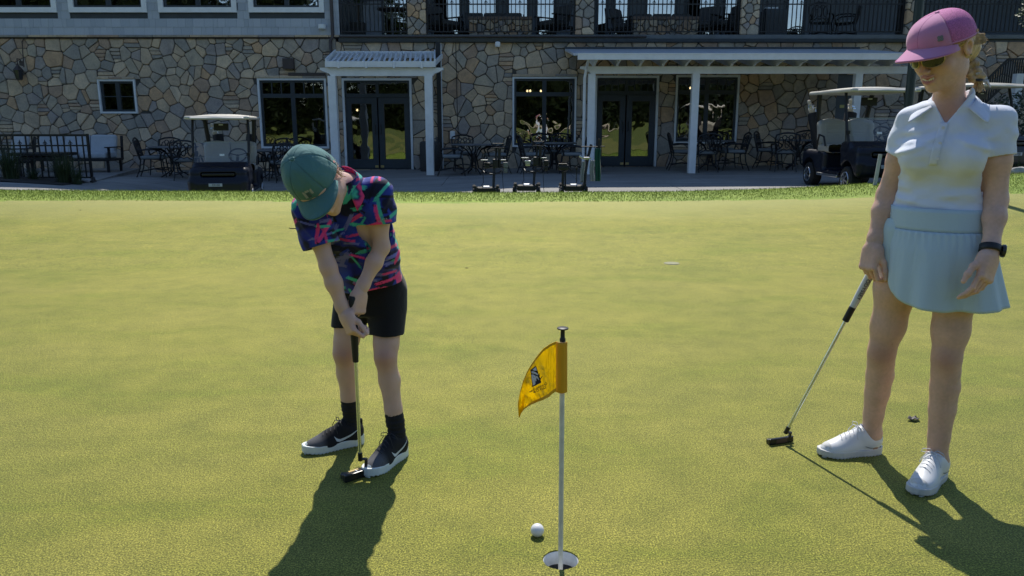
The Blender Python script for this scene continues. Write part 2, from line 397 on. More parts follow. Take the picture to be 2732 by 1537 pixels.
# terrace slabs
tb = MB()
NX = 60
xs2 = np.linspace(-15.5, 19, NX); ys2 = np.linspace(13.95, FY + 0.3, 12)
tb.grid(lambda i, j: (xs2[i], ys2[j], terr(xs2[i], ys2[j]) - 0.03), NX, 12)
terrace = tb.build('concrete_terrace', M['mortar'], smooth=True); terrace['kind'] = 'structure'
cuts_x = [-15.5, -12.2, -8.9, -5.75, -2.45, 0.55, 3.3, 6.6, 9.9, 13.2, 16.5, 19]
cuts_y = [13.98, 16.9, 19.3, FY + 0.25]
def slab(x0, x1, y0, y1):
    b = MB(); n = 6; g_ = 0.006; sh = 0.0
    X = np.linspace(x0 + g_, x1 - g_, n); Yv = np.linspace(y0 + g_, y1 - g_, 5)
    top = [(x, y, terr(x, y)) for y in Yv for x in X]
    fs = [(j*n+i, j*n+i+1, (j+1)*n+i+1, (j+1)*n+i) for j in range(4) for i in range(n-1)]
    edge = [i for i in range(n)] + [j*n+n-1 for j in range(1, 5)] + [4*n+i for i in range(n-2, -1, -1)] + [j*n for j in range(3, 0, -1)]
    k0 = len(top); low = [(top[e][0], top[e][1], top[e][2] - 0.06) for e in edge]; ne = len(edge)
    fs += [(edge[k], k0 + k, k0 + (k+1) % ne, edge[(k+1) % ne]) for k in range(ne)]
    b.add(top + low, fs); return b.build('slab', M['concrete'], terrace, smooth=True)
for j in range(3):
    for i in range(len(cuts_x) - 1):
        o_ = 0.9 * j
        slab(cuts_x[i] + (o_ if i else 0), cuts_x[i+1] + (o_ if i < len(cuts_x) - 2 else 0), cuts_y[j], cuts_y[j+1])

# fringe grass: long blades on the collar and down its back (uncountable)
def blades(name, n, sampler, m, hmin, hmax, w):
    V = np.zeros((n, 4, 3)); 
    for i in range(n):
        x, y, z = sampler(); h = random.uniform(hmin, hmax) * (0.6 + 0.4 * random.random()); a = random.uniform(0, 2 * math.pi); ww = w * random.uniform(0.6, 1.3)
        lx_, ly_ = random.gauss(0, 0.35) * h, random.gauss(0, 0.35) * h
        dx, dy = math.cos(a) * ww, math.sin(a) * ww
        V[i] = ((x - dx, y - dy, z - 0.005), (x + dx, y + dy, z - 0.005), (x + dx * 0.5 + lx_ * 0.4, y + dy * 0.5 + ly_ * 0.4, z + h * 0.6), (x + lx_, y + ly_, z + h))
    F4 = np.arange(n * 4).reshape(n, 4)
    me = bpy.data.meshes.new(name); fs = [(a, b, c) for a, b, c, d in F4.tolist()] + [(a, c, d) for a, b, c, d in F4.tolist()]
    me.from_pydata(V.reshape(-1, 3).tolist(), [], fs); me.update(); return link(name, me, m)
def leaf_mat(name, c0, c1, c2, tr=0.4):
    m, g, p = newmat(name); geo = g.new('ShaderNodeNewGeometry'); 
    c = g.ramp(geo.outputs['Random Per Island'], [(0, c0), (0.5, c1), (1, c2)]).outputs[0]
    g.link(c, p.inputs['Base Color']); p.inputs['Roughness'].default_value = 0.5
    t = g.new('ShaderNodeBsdfTranslucent'); g.link(c, t.inputs[0]); mx = g.new('ShaderNodeMixShader'); mx.inputs[0].default_value = tr
    g.link(p.outputs[0], mx.inputs[1]); g.link(t.outputs[0], mx.inputs[2]); g.link(mx.outputs[0], g.n['Material Output'].inputs[0]); return m
M['blade'] = leaf_mat('grass_blade', (0.09, 0.155, 0.02), (0.14, 0.2, 0.03), (0.22, 0.26, 0.05))
def smp():
    while True:
        x = random.uniform(-10.5, 11.5); lim = 11.75 - 1.6 * sstep(6, 10, x)
        y = random.uniform(lim, 13.75)
        if random.random() < (0.35 + 0.65 * (y - lim) / (13.2 - lim) if y < 13.2 else 0.8): return x, y, green_z(x, y)
fr = blades('fringe_grass', 70000, smp, M['blade'], 0.018, 0.042, 0.0035)
tag(fr, 'bright longer fringe grass along the far edge of the green', 'grass', kind='stuff')
M['blade2'] = leaf_mat('green_blade', (0.12, 0.14, 0.03), (0.17, 0.18, 0.045), (0.26, 0.25, 0.08), 0.3)

# tree line behind the camera: one far-off mass, mirrored in the windows
M['wood'] = leaf_mat('far_leaves', (0.012, 0.02, 0.008), (0.02, 0.032, 0.012), (0.035, 0.05, 0.018), 0.2)
V = []; Fc = []
for k in range(110):
    ang = random.uniform(-1.25, 1.25); dist = random.uniform(44, 72)
    tx, ty = math.sin(ang) * dist, -math.cos(ang) * dist
    
    tz = land_z(tx, ty) if abs(tx) < 100 else 0; H = random.uniform(14.5, 19) if tx < -15 else random.uniform(8, 11.5); Rr = random.uniform(2.8, 4.8)
    for q in range(1150):
        low_ = q >= 800
        u = Vector((random.gauss(0, 1), random.gauss(0, 1), random.gauss(0, 1))).normalized() * (random.random() ** 0.4)
        c = Vector((tx, ty, tz + H * 0.55)) + Vector((u.x * Rr, u.y * Rr, u.z * H * 0.48))
        if low_: c = Vector((tx + u.x * 5.0, ty + u.y * 2.0, tz + abs(u.z) * 4.5))
        a = Vector((random.gauss(0, 1), random.gauss(0, 1), random.gauss(0, 1))).normalized() * random.uniform(0.45, 1.0)
        b = a.orthogonal().normalized() * random.uniform(0.35, 0.8); i = len(V)
        V += [c - a, c + b, c + a]; Fc.append((i, i+1, i+2))
me = bpy.data.meshes.new('tree_line'); me.from_pydata(V, [], Fc); me.update()
tag(link('tree_line', me, M['wood']), 'dark line of trees beyond the fairway mirrored in the windows', 'trees', kind='stuff')
# pale bunker on the slope behind
bb = MB()
bb.grid(lambda i, j: (6 + (j / 3) * 5.2 * math.cos(i * math.pi / 12) + 0.8 * math.sin(3 * i * math.pi / 12), -34 + (j / 3) * 2.2 * math.sin(i * math.pi / 12), land_z(6 + (j / 3) * 5.2 * math.cos(i * math.pi / 12), -34 + (j / 3) * 2.2 * math.sin(i * math.pi / 12)) + 0.12), 24, 4, True)
bk = bb.build('sand_bunker', mat('sand', (0.5, 0.42, 0.3), 0.9, var=0.15), smooth=True); bk['kind'] = 'structure'
# ================================================================== CLUBHOUSE
def B(px, py, Y=FY): p = atY(px, py, Y); return p.x, p.z
club = thing('clubhouse', 'two storey clubhouse with stone ground floor, grey shingles and an upper deck', 'building', (0, FY, 0))
def rel(o): o.location = Vector(o.location); return o
# all clubhouse parts are modelled in world space, then moved under the empty
def CB(mb, name, m, parent=None, smooth=False):
    q = parent if parent is not None else club
    off = Vector((0, FY, 0))
    mb.v = [(x, y - FY, z) for x, y, z in mb.v]
    return mb.build(name, m, q, smooth)
XL, XR = B(-330, 300)[0], B(3050, 300)[0]
XK = B(906, 60)[0]                          # corner between shingled block and deck
Z_LEDGE = B(400, 97)[1]; Z_TOPC = B(1400, 112)[1]; Z_DECK = B(1400, 94)[1]
# ---- openings (trim outline) in the stone wall: x0,x1,z0,z1
def op(x0, x1, y0, y1):
    xa, za = B(x0, (y0 + y1) / 2)[0], B((x0 + x1) / 2, y1)[1]; xb, zb = B(x1, (y0 + y1) / 2)[0], B((x0 + x1) / 2, y0)[1]
    return [xa, xb, za, zb]
OPN = {'small': op(266, 366, 212, 303), 'A': op(693, 875, 209, 396), 'doorA': op(917, 1101, 209, 453),
       'B1': op(1367, 1537, 205, 392), 'doorB': op(1585, 1754, 202, 444), 'B2': op(1800, 1968, 201, 383), 'doorC': op(2226, 2290, 200, 440)}
for k in ('doorA', 'doorB', 'doorC'): OPN[k][2] = T_wall((OPN[k][0] + OPN[k][1]) / 2) + 0.012
def wall_cells(mb, x0, x1, z0, z1, holes, y0, y1):
    xs = sorted(set([x0, x1] + [h[0] for h in holes] + [h[1] for h in holes])); zs = sorted(set([z0, z1] + [h[2] for h in holes] + [h[3] for h in holes]))
    xs = [x for x in xs if x0 <= x <= x1]; zs = [z for z in zs if z0 <= z <= z1]
    for i in range(len(xs) - 1):
        for j in range(len(zs) - 1):
            cx, cz = (xs[i] + xs[i+1]) / 2, (zs[j] + zs[j+1]) / 2
            if any(h[0] < cx < h[1] and h[2] < cz < h[3] for h in holes): continue
            mb.b2((xs[i], y0, zs[j]), (xs[i+1], y1, zs[j+1]))
w = MB(); wall_cells(w, XL, XR, -0.6, Z_TOPC + 0.02, list(OPN.values()), FY, FY + 0.25)
stone_wall = CB(w, 'stone_wall', M['mortar'])

# ---- stones
def clip(poly, nx, nz, d):
    out = []; n = len(poly)
    for i in range(n):
        a = poly[i]; b = poly[(i+1) % n]; da = a[0]*nx + a[1]*nz - d; db = b[0]*nx + b[1]*nz - d
        if da <= 0: out.append(a)
        if da * db < 0:
            t = da / (da - db); out.append((a[0] + (b[0]-a[0])*t, a[1] + (b[1]-a[1])*t))
    return out
def area(p): return 0.5 * abs(sum(p[i][0]*p[(i+1) % len(p)][1] - p[(i+1) % len(p)][0]*p[i][1] for i in range(len(p)))) if len(p) > 2 else 0
def flagstones(x0, x1, z0, z1, holes, rmin, rmax, gap=0.0075, split=0.09):
    pts = []; tries = 0
    while tries < 13000:
        tries += 1
        p = (random.uniform(x0, x1), random.uniform(z0, z1), random.uniform(rmin, rmax) * (1 if random.random() > 0.25 else 0.62))
        if all((p[0]-q[0])**2 * 1.0 + (p[1]-q[1])**2 > ((p[2]+q[2]) * 0.5)**2 for q in pts): pts.append(p)
    res = []
    for p in pts:
        poly = [(x0, z0), (x1, z0), (x1, z1), (x0, z1)]
        near = sorted(pts, key=lambda q: (q[0]-p[0])**2 + (q[1]-p[1])**2)[1:22]
        for q in near:
            dx, dz = q[0]-p[0], q[1]-p[1]; L = math.hypot(dx, dz); nx, nz = dx/L, dz/L
            wgt = 0.5 + 0.25 * (p[2] - q[2]) / (p[2] + q[2])
            d = (p[0] + dx*wgt)*nx + (p[1] + dz*wgt)*nz - gap
            poly = clip(poly, nx, nz, d)
            if len(poly) < 3: break
        if len(poly) < 3: continue
        for h in holes:
            if all(a[0] < h[0] for a in poly) or all(a[0] > h[1] for a in poly) or all(a[1] < h[2] for a in poly) or all(a[1] > h[3] for a in poly): continue
            best = []
            for (nx, nz, d) in ((1, 0, h[0] - 0.004), (-1, 0, -(h[1] + 0.004)), (0, 1, h[2] - 0.004), (0, -1, -(h[3] + 0.004))):
                c = clip(poly, nx, nz, d)
                if len(c) > 2 and area(c) > area(best): best = c
            poly = best
            if len(poly) < 3: break
        if len(poly) < 3 or area(poly) < 0.002: continue
        zs_ = [a[1] for a in poly]; hgt = max(zs_) - min(zs_)
        if random.random() < split and hgt > 0.2:
            nb = max(2, int(round(hgt / 0.1))); b0 = min(zs_)
            for k in range(nb):
                c = clip(clip(poly, 0, 1, b0 + hgt*(k+1)/nb - gap*0.7), 0, -1, -(b0 + hgt*k/nb + gap*0.7))
                if len(c) > 2 and area(c) > 0.002: res.append(c)
        elif area(poly) > 0.09 and random.random() < 0.34:      # one big flag broken along a skewed joint
            th = random.uniform(0, math.pi); nx, nz = math.cos(th), math.sin(th); o_ = random.uniform(-0.06, 0.06); cx = sum(a[0] for a in poly)/len(poly); cz = sum(a[1] for a in poly)/len(poly); d = cx*nx + cz*nz + o_
            for c in (clip(poly, nx, nz, d - gap), clip(poly, -nx, -nz, -d - gap)):
                if len(c) > 2 and area(c) > 0.002: res.append(c)
        else: res.append(poly)
    return res
def stone_mesh(poly):
    """rounded flagstone in the xz plane around its centre; returns centre, MB"""
    n = len(poly); cx = sum(a[0] for a in poly)/n; cz = sum(a[1] for a in poly)/n
    P = [(a[0]-cx, a[1]-cz) for a in poly]
    Q = []
    for i in range(n):
        a, b, c = P[i-1], P[i], P[(i+1) % n]
        la = math.hypot(a[0]-b[0], a[1]-b[1]); lc = math.hypot(c[0]-b[0], c[1]-b[1])
        ta = min(0.25, 0.02/max(la, 1e-4)); tcx = min(0.25, 0.02/max(lc, 1e-4))
        Q.append((b[0]+(a[0]-b[0])*ta, b[1]+(a[1]-b[1])*ta)); Q.append((b[0]+(c[0]-b[0])*tcx, b[1]+(c[1]-b[1])*tcx))
    m = len(Q); sz = math.sqrt(area(poly)); pr = random.uniform(0.02, 0.06); tlx, tlz = random.gauss(0, 0.03), random.gauss(0, 0.03)
    ins = max(0.55, 1 - 0.03 / max(sz, 0.05))
    mb = MB(); V = []
    for s_, d_ in ((1.0, 0.06), (1.0, -pr * 0.55), (ins, -pr)):
        for q in Q: V.append((q[0]*s_, d_ + (tlx*q[0] + tlz*q[1] if d_ < 0 else 0), q[1]*s_))
    fs = [(r*m+i, r*m+(i+1) % m, (r+1)*m+(i+1) % m, (r+1)*m+i) for r in range(2) for i in range(m)]
    fs.append(tuple(2*m+i for i in range(m))); mb.add(V, fs); return (cx, cz), mb
POOL = []                                   # (size, centre, MB, y, parent)
HO = list(OPN.values())
XM = B(905, 300)[0]
# window A's lintel stones and such come out of the same cells
for (xa, xb, za, zb) in ((XL + 0.02, XM, -0.3, Z_LEDGE - 0.06), (XM, XR - 0.02, -0.2, Z_TOPC)):
    for poly in flagstones(xa, xb, za, zb, HO, 0.2, 0.46):
        c, mb = stone_mesh(poly); POOL.append((area(poly), c, mb, 0.0, stone_wall))

# ---- ledge on top of the left stone wall
lg = MB(); x = XL
ledge = MB(); ledge.b2((XL, FY - 0.06, Z_LEDGE - 0.05), (XK, FY, Z_LEDGE + 0.0)); lo = CB(ledge, 'ledge', M['mortar'])
while x < XK - 0.05:
    x2 = min(XK, x + random.uniform(0.7, 1.1)); s_ = MB()
    s_.bevbox(((x + x2)/2, FY - 0.045, Z_LEDGE + 0.0), (x2 - x - 0.008, 0.11, 0.055), 0.008); CB(s_, 'ledge_stone', M['stone'], lo); x = x2

# ---- shingled upper wall, with windows
UW = []
for (a, b) in ((-52, 154), (186.5, 394), (425, 633), (665, 866)): UW.append([B(a, 30)[0], B(b, 30)[0], B(300, 34)[1], B(300, 34)[1] + 1.75])
Z_EAVE = 7.0
w = MB(); wall_cells(w, XL, XK, Z_LEDGE + 0.02, Z_EAVE, UW, FY, FY + 0.2); shw = CB(w, 'shingle_wall', M['gutter'])
sh_me = MB(); sh_me.add([(0,0.02,0),(1,0.02,0),(1,-0.006,1),(0,-0.006,1),(0,-0.026,0),(1,-0.026,0),(1,-0.014,1),(0,-0.014,1)],
                        [(4,5,6,7),(0,4,7,3),(1,2,6,5),(0,1,5,4),(3,7,6,2)])
sh_mesh = sh_me.mesh('shingle'); sh_mesh.materials.append(M['shingle'])
CH = 0.205; row = 0; z = Z_LEDGE + 0.03
def place_shingle(x0, x1, z, h, parent, y=0.0):
    o = bpy.data.objects.new('shingle', sh_mesh); COL.objects.link(o); o.parent = parent
    o.location = (x0 + 0.002, y, z); o.scale = (x1 - x0 - 0.004, 1, h)
nsh = 0
XSH0 = XL + 0.05
while z < B(300, 0)[1] + 0.02:
    x = XSH0 - random.uniform(0, 0.2)
    while x < XK - 0.02:
        x2 = min(XK - 0.004, x + random.choice([0.12, 0.16, 0.2, 0.24, 0.3])); cx = (x + x2)/2
        segs = [(x, x2)]
        for h in UW:
            if z + CH > h[2] + 0.02:
                ns = []
                for (a, b) in segs:
                    if b <= h[0] or a >= h[1]: ns.append((a, b))
                    else:
                        if a < h[0] - 0.03: ns.append((a, h[0]))
                        if b > h[1] + 0.03: ns.append((h[1], b))
                segs = ns
        for (a, b) in segs:
            hh = CH
            place_shingle(a, b, z, hh + 0.01, shw); nsh += 1
        x = x2
    z += CH; row += 1

# ---- windows
def pane(parent, x0, x1, z0, z1, y, m):
    b = MB(); b.add([(x0, y - FY, z0), (x1, y - FY, z0), (x1, y - FY, z1), (x0, y - FY, z1)], [(0, 1, 2, 3)])
    me = b.mesh('pane', False); return link('pane', me, m, parent)
def window(h, cols, rows, tw=0.05, m='glass', split=None, trim='trim', lites=0):
    """cols: pane columns, split: height fraction of the transom bar, lites: small lites per transom pane"""
    x0, x1, z0, z1 = h; t = MB(); ya, yb = FY - 0.065, FY + 0.09
    t.b2((x0, ya, z0), (x0 + tw, yb, z1)); t.b2((x1 - tw, ya, z0), (x1, yb, z1))
    t.b2((x0 + tw, ya, z1 - tw), (x1 - tw, yb, z1)); t.b2((x0 + tw, ya - 0.012, z0), (x1 - tw, yb, z0 + tw))
    wo_ = CB(t, 'window', M[trim]); s = MB(); sw = 0.055; ya, yb = FY - 0.01, FY + 0.07
    a0, a1, b0, b1 = x0 + tw, x1 - tw, z0 + tw, z1 - tw; cw = (a1 - a0) / cols
    zsp = b0 + (b1 - b0) * split if split else None
    bands = [(b0, zsp), (zsp, b1)] if split else [(b0, b1)]
    for (q0, q1) in bands:
        for c in range(cols):
            p0, p1 = a0 + c*cw, a0 + (c+1)*cw
            s.b2((p0, ya, q0), (p0 + sw, yb, q1)); s.b2((p1 - sw, ya, q0), (p1, yb, q1))
            s.b2((p0 + sw, ya, q0), (p1 - sw, yb, q0 + sw)); s.b2((p0 + sw, ya, q1 - sw), (p1 - sw, yb, q1))
            pane(wo_, p0 + sw, p1 - sw, q0 + sw, q1 - sw, FY + 0.03, M[m])
            if lites and split and q0 == zsp:
                for k in range(1, lites):
                    xx = p0 + sw + (p1 - p0 - 2*sw)*k/lites; mu = MB(); mu.b2((xx - 0.011, FY + 0.0, q0 + sw), (xx + 0.011, FY + 0.045, q1 - sw)); CB(mu, 'muntin', M['sash'], wo_)
            if rows > 1:
                for k in range(1, rows):
                    zz = q0 + (q1 - q0)*k/rows; mu = MB(); mu.b2((p0 + sw, FY + 0.0, zz - 0.012), (p1 - sw, FY + 0.045, zz + 0.012)); CB(mu, 'muntin', M['sash'], wo_)
    CB(s, 'sash', M['sash'], wo_); return wo_
window(OPN['small'], 2, 2, 0.05)
window(OPN['A'], 2, 1, 0.055, split=0.77, lites=3)
window(OPN['B1'], 2, 1, 0.05, split=0.77)
window(OPN['B2'], 2, 1, 0.05, split=0.77, lites=3)
for h in UW: window(h, 2, 1, 0.13, 'glass_up', trim='white_paint')
M['brass'] = mat('brass', (0.5, 0.4, 0.2), 0.35, metal=1.0)
def doors(h, lites):
    x0, x1, z0, z1 = h; tw = 0.06; t = MB(); ya, yb = FY - 0.05, FY + 0.1
    t.b2((x0, ya, z0), (x0 + tw, yb, z1)); t.b2((x1 - tw, ya, z0), (x1, yb, z1)); t.b2((x0 + tw, ya, z1 - tw), (x1 - tw, yb, z1))
    fr_ = CB(t, 'door_frame', M['trim']); a0, a1 = x0 + tw, x1 - tw; zt = z0 + (z1 - z0)*0.815; xm = (a0 + a1)/2
    s = MB(); s.b2((a0, FY, zt - 0.05), (a1, FY + 0.08, zt + 0.05)); s.b2((a0, FY, z1 - tw - 0.05), (a1, FY + 0.08, z1 - tw))
    s.b2((a0, FY, zt + 0.05), (a0 + 0.05, FY + 0.08, z1 - tw - 0.05)); s.b2((a1 - 0.05, FY, zt + 0.05), (a1, FY + 0.08, z1 - tw - 0.05)); s.b2((xm - 0.04, FY, zt + 0.05), (xm + 0.04, FY + 0.08, z1 - tw - 0.05))
    CB(s, 'transom_sash', M['sash'], fr_)
    for (p0, p1) in ((a0 + 0.05, xm - 0.04), (xm + 0.04, a1 - 0.05)):
        pane(fr_, p0, p1, zt + 0.05, z1 - tw - 0.05, FY + 0.04, M['glass'])
        for k in range(1, lites):
            xx = p0 + (p1 - p0)*k/lites; mu = MB(); mu.b2((xx - 0.01, FY + 0.01, zt + 0.05), (xx + 0.01, FY + 0.05, z1 - tw - 0.05)); CB(mu, 'muntin', M['sash'], fr_)
    for s_, (p0, p1) in ((1, (a0 + 0.012, xm - 0.018)), (-1, (xm + 0.018, a1 - 0.012))):
        d = MB(); st = 0.145; zb, zt2 = z0 + 0.02, zt - 0.055; ya, yb = FY + 0.015, FY + 0.065
        d.b2((p0, ya, zb), (p0 + st, yb, zt2)); d.b2((p1 - st, ya, zb), (p1, yb, zt2)); d.b2((p0 + st, ya, zb), (p1 - st, yb, zb + 0.25)); d.b2((p0 + st, ya, zt2 - 0.16), (p1 - st, yb, zt2))
        dd = CB(d, 'door', M['sash']); pane(dd, p0 + st, p1 - st, zb + 0.25, zt2 - 0.16, FY + 0.045, M['glass'])
        bd = MB(); bw = 0.012
        for (u0, u1, v0, v1) in ((p0+st, p1-st, zb+0.25, zb+0.25+bw), (p0+st, p1-st, zt2-0.16-bw, zt2-0.16), (p0+st, p0+st+bw, zb+0.25+bw, zt2-0.16-bw), (p1-st-bw, p1-st, zb+0.25+bw, zt2-0.16-bw)):
            bd.b2((u0, FY + 0.03, v0), (u1, FY + 0.043, v1))
        CB(bd, 'glazing_bead', M['brown_metal'], dd)
        xh = p1 - st*0.4 if s_ == 1 else p0 + st*0.4
        hd = MB(); hd.tube([(xh, FY + 0.015, z0 + 0.95), (xh, FY - 0.04, z0 + 0.95), (xh, FY - 0.04, z0 + 1.22), (xh, FY + 0.015, z0 + 1.22)], 0.011, 8); CB(hd, 'handle', M['black_metal'], dd, True)
        kp = MB(); kp.b2((xh - 0.045, FY + 0.003, zb + 0.03), (xh + 0.045, FY + 0.0145, zb + 0.09)); CB(kp, 'floor_bolt', M['brass'], dd)
doors(OPN['doorA'], 1); doors(OPN['doorB'], 4)
dC = OPN['doorC']; d = MB(); d.b2((dC[0], FY + 0.02, dC[2]), (dC[1], FY + 0.08, dC[3])); dc = CB(d, 'service_door', mat('grey_door', (0.1, 0.115, 0.125), 0.5, var=0.1))
d = MB(); p = B(2247, 284); d.b2((p[0] - 0.06, FY + 0.01, p[1] - 0.04), (p[0] + 0.06, FY + 0.018, p[1] + 0.04)); CB(d, 'notice', mat('notice', (0.6, 0.55, 0.2), 0.6), dc)

# ---- shell, floors, roof (closed, so the rooms stay dark and the terrace lies in the house's shade)
s = MB(); YB = 32.0
s.b2((XL, FY + 0.25, -0.6), (XL + 0.2, YB, Z_EAVE)); s.b2((XR - 0.2, FY + 0.25, -0.6), (XR, YB, Z_EAVE + 0.3)); s.b2((XL + 0.2, YB - 0.2, -0.6), (XR - 0.2, YB, 7.5))
CB(s, 'side_wall', M['fascia'])
s = MB(); s.b2((XL + 0.2, FY + 0.25, Z_DECK - 0.35), (XR - 0.2, YB - 0.2, Z_DECK - 0.1)); s.b2((XL + 0.2, FY + 0.25, -0.5), (XR - 0.2, YB - 0.2, 0.02)); s.b2((XL + 0.2, FY + 6.5, 0.02), (XR - 0.2, FY + 6.6, Z_DECK - 0.4))
CB(s, 'inner_floor', M['dark_room'])
r = MB(); ye, ze, yr, zr = FY - 0.75, 7.2, 27.5, 9.9
r.prism([(ye, ze), (yr, zr), (YB + 0.6, ze), (YB + 0.6, ze - 0.22), (yr, zr - 0.25), (ye, ze - 0.22)], lambda a, b: (XL - 0.5, a, b), lambda a, b: (XR + 0.5, a, b))
xk_ = -8.2; r.prism([(xk_, 6.4), (XL - 0.5, 6.4), (XL - 0.5, 9.0), (XL + 2, 9.7), (xk_ - 1.5, 9.5), (xk_, 8.0)], lambda a, b: (a, FY - 0.6, b), lambda a, b: (a, FY + 4.0, b))  # unseen gable block, added and raised to shade the left walkway
CB(r, 'roof', mat('roof_shingle', (0.08, 0.08, 0.085), 0.9, var=0.3, vscale=3))

# ---- upper deck
YU = 25.0
s = MB(); s.b2((XK, FY - 0.12, Z_DECK - 0.1), (XR, FY + 0.3, Z_DECK)); CB(s, 'deck_edge', M['fascia'])
s = MB(); s.b2((XK, FY + 0.3, Z_DECK - 0.1), (XR, YU + 0.4, Z_DECK - 0.004)); CB(s, 'deck_floor', M['concrete'])
s = MB(); prof = [(-0.16, -0.2), (-0.25, -0.185), (-0.265, -0.11), (-0.25, -0.105), (-0.235, -0.17), (-0.16, -0.18), (-0.13, -0.105), (-0.12, -0.105), (-0.12, -0.2)]
zt = Z_DECK; s.prism(prof, lambda a, b: (XK - 0.02, FY + a + 0.09, zt + b), lambda a, b: (B(2440, 100)[0], FY + a + 0.09, zt + b)); CB(s, 'gutter', M['gutter'])
s = MB(); s.b2((XK, FY - 0.02, Z_TOPC - 0.02), (XR, FY + 0.25, Z_DECK - 0.1)); CB(s, 'deck_beam', M['gutter'])
pz = Z_DECK - 0.055
s = MB(); s.tube([(B(908, 98)[0], FY - 0.16, pz), (B(1722, 97)[0], FY - 0.16, pz)], 0.025, 8); CB(s, 'pipe', M['brown_metal'], smooth=True)
s = MB(); s.tube([(B(888, 50)[0], FY - 0.09, Z_EAVE), (B(888, 60)[0], FY - 0.09, B(888, 100)[1]), (B(886, 150)[0], FY - 0.12, B(886, 110)[1]), (B(886, 150)[0], FY - 0.12, B(886, 160)[1])], 0.045, 8); CB(s, 'downspout', M['brown_metal'], smooth=True)
xd = B(1173, 280)[0]; s = MB(); s.b2((xd - 0.055, FY - 0.16, T_wall(xd)), (xd + 0.055, FY - 0.06, Z_TOPC + 0.05)); CB(s, 'downspout', M['black_metal'])
xd = B(1179.5, 280)[0]; s = MB(); s.b2((xd - 0.018, FY - 0.08, T_wall(xd)), (xd + 0.018, FY - 0.045, Z_TOPC)); CB(s, 'wall_batten', M['trim'])
s = MB(); s.tube([(B(1216, 105)[0], FY - 0.06, Z_TOPC + 0.1), (B(1220, 250)[0], FY - 0.055, 1.5), (B(1224, 380)[0], FY - 0.06, B(1224, 378)[1])], 0.011, 6); CB(s, 'cable', M['black_metal'])
x_, z_ = B(1208, 360); s = MB(); s.bevbox((x_, FY - 0.09, z_), (0.13, 0.09, 0.21), 0.01); CB(s, 'electric_box', M['trim'])
x_, z_ = B(1328, 121); s = MB(); s.lathe([(0.03, 0.09), (0.07, 0.07), (0.075, 0.0), (0.06, -0.05)], 12, (x_, FY - 0.12, z_)); s.box((x_, FY - 0.05, z_ + 0.0), (0.08, 0.08, 0.08)); CB(s, 'security_light', M['white_paint'], smooth=True)
x_, z_ = B(862, 73); s = MB(); s.lathe([(0.03, 0.07), (0.1, 0.06), (0.105, -0.05), (0.05, -0.08)], 12, (x_, FY - 0.13, z_)); s.box((x_, FY - 0.03, z_), (0.1, 0.06, 0.1)); CB(s, 'security_light', M['trim'], smooth=True)
x_, z_ = B(773, 171); s = MB(); s.bevbox((x_, FY - 0.1, z_), (0.29, 0.16, 0.28), 0.01); bx_ = CB(s, 'speaker_box', M['brown_metal'])
xa_, za_ = B(772, 197); xb_, zb_ = B(868, 201); s = MB(); s.b2((xa_, FY - 0.11, zb_ - 0.02), (xb_, FY - 0.01, zb_ + 0.06)); CB(s, 'flashing', M['brown_metal'])
# stone lintels above the windows
for k in ('small', 'A', 'B1'):
    h = OPN[k]; n = 3; 
    for i in range(n):
        s = MB(); a = h[0] + (h[1]-h[0])*i/n; b = h[0] + (h[1]-h[0])*(i+1)/n; s.bevbox(((a+b)/2, FY - 0.045, h[3] + 0.035), (b - a - 0.01, 0.1, 0.06), 0.008); CB(s, 'lintel_stone', M['stone'])
# stone columns on the deck edge
for (pa, pb) in ((1089, 1137), (1535, 1583), (1974, 2021), (2411, 2455)):
    xa, xb = B(pa, 50)[0], B(pb, 50)[0]; y0 = FY - 0.1; s = MB(); s.b2((xa, y0, Z_DECK), (xb, y0 + 0.5, 7.1)); co = CB(s, 'stone_column', M['mortar'])
    for poly in flagstones(xa - 0.005, xb + 0.005, Z_DECK + 0.005, Z_DECK + 1.4, [], 0.16, 0.36, 0.009, 0.0):
        c, mb = stone_mesh(poly); POOL.append((area(poly), c, mb, y0 - FY, co))
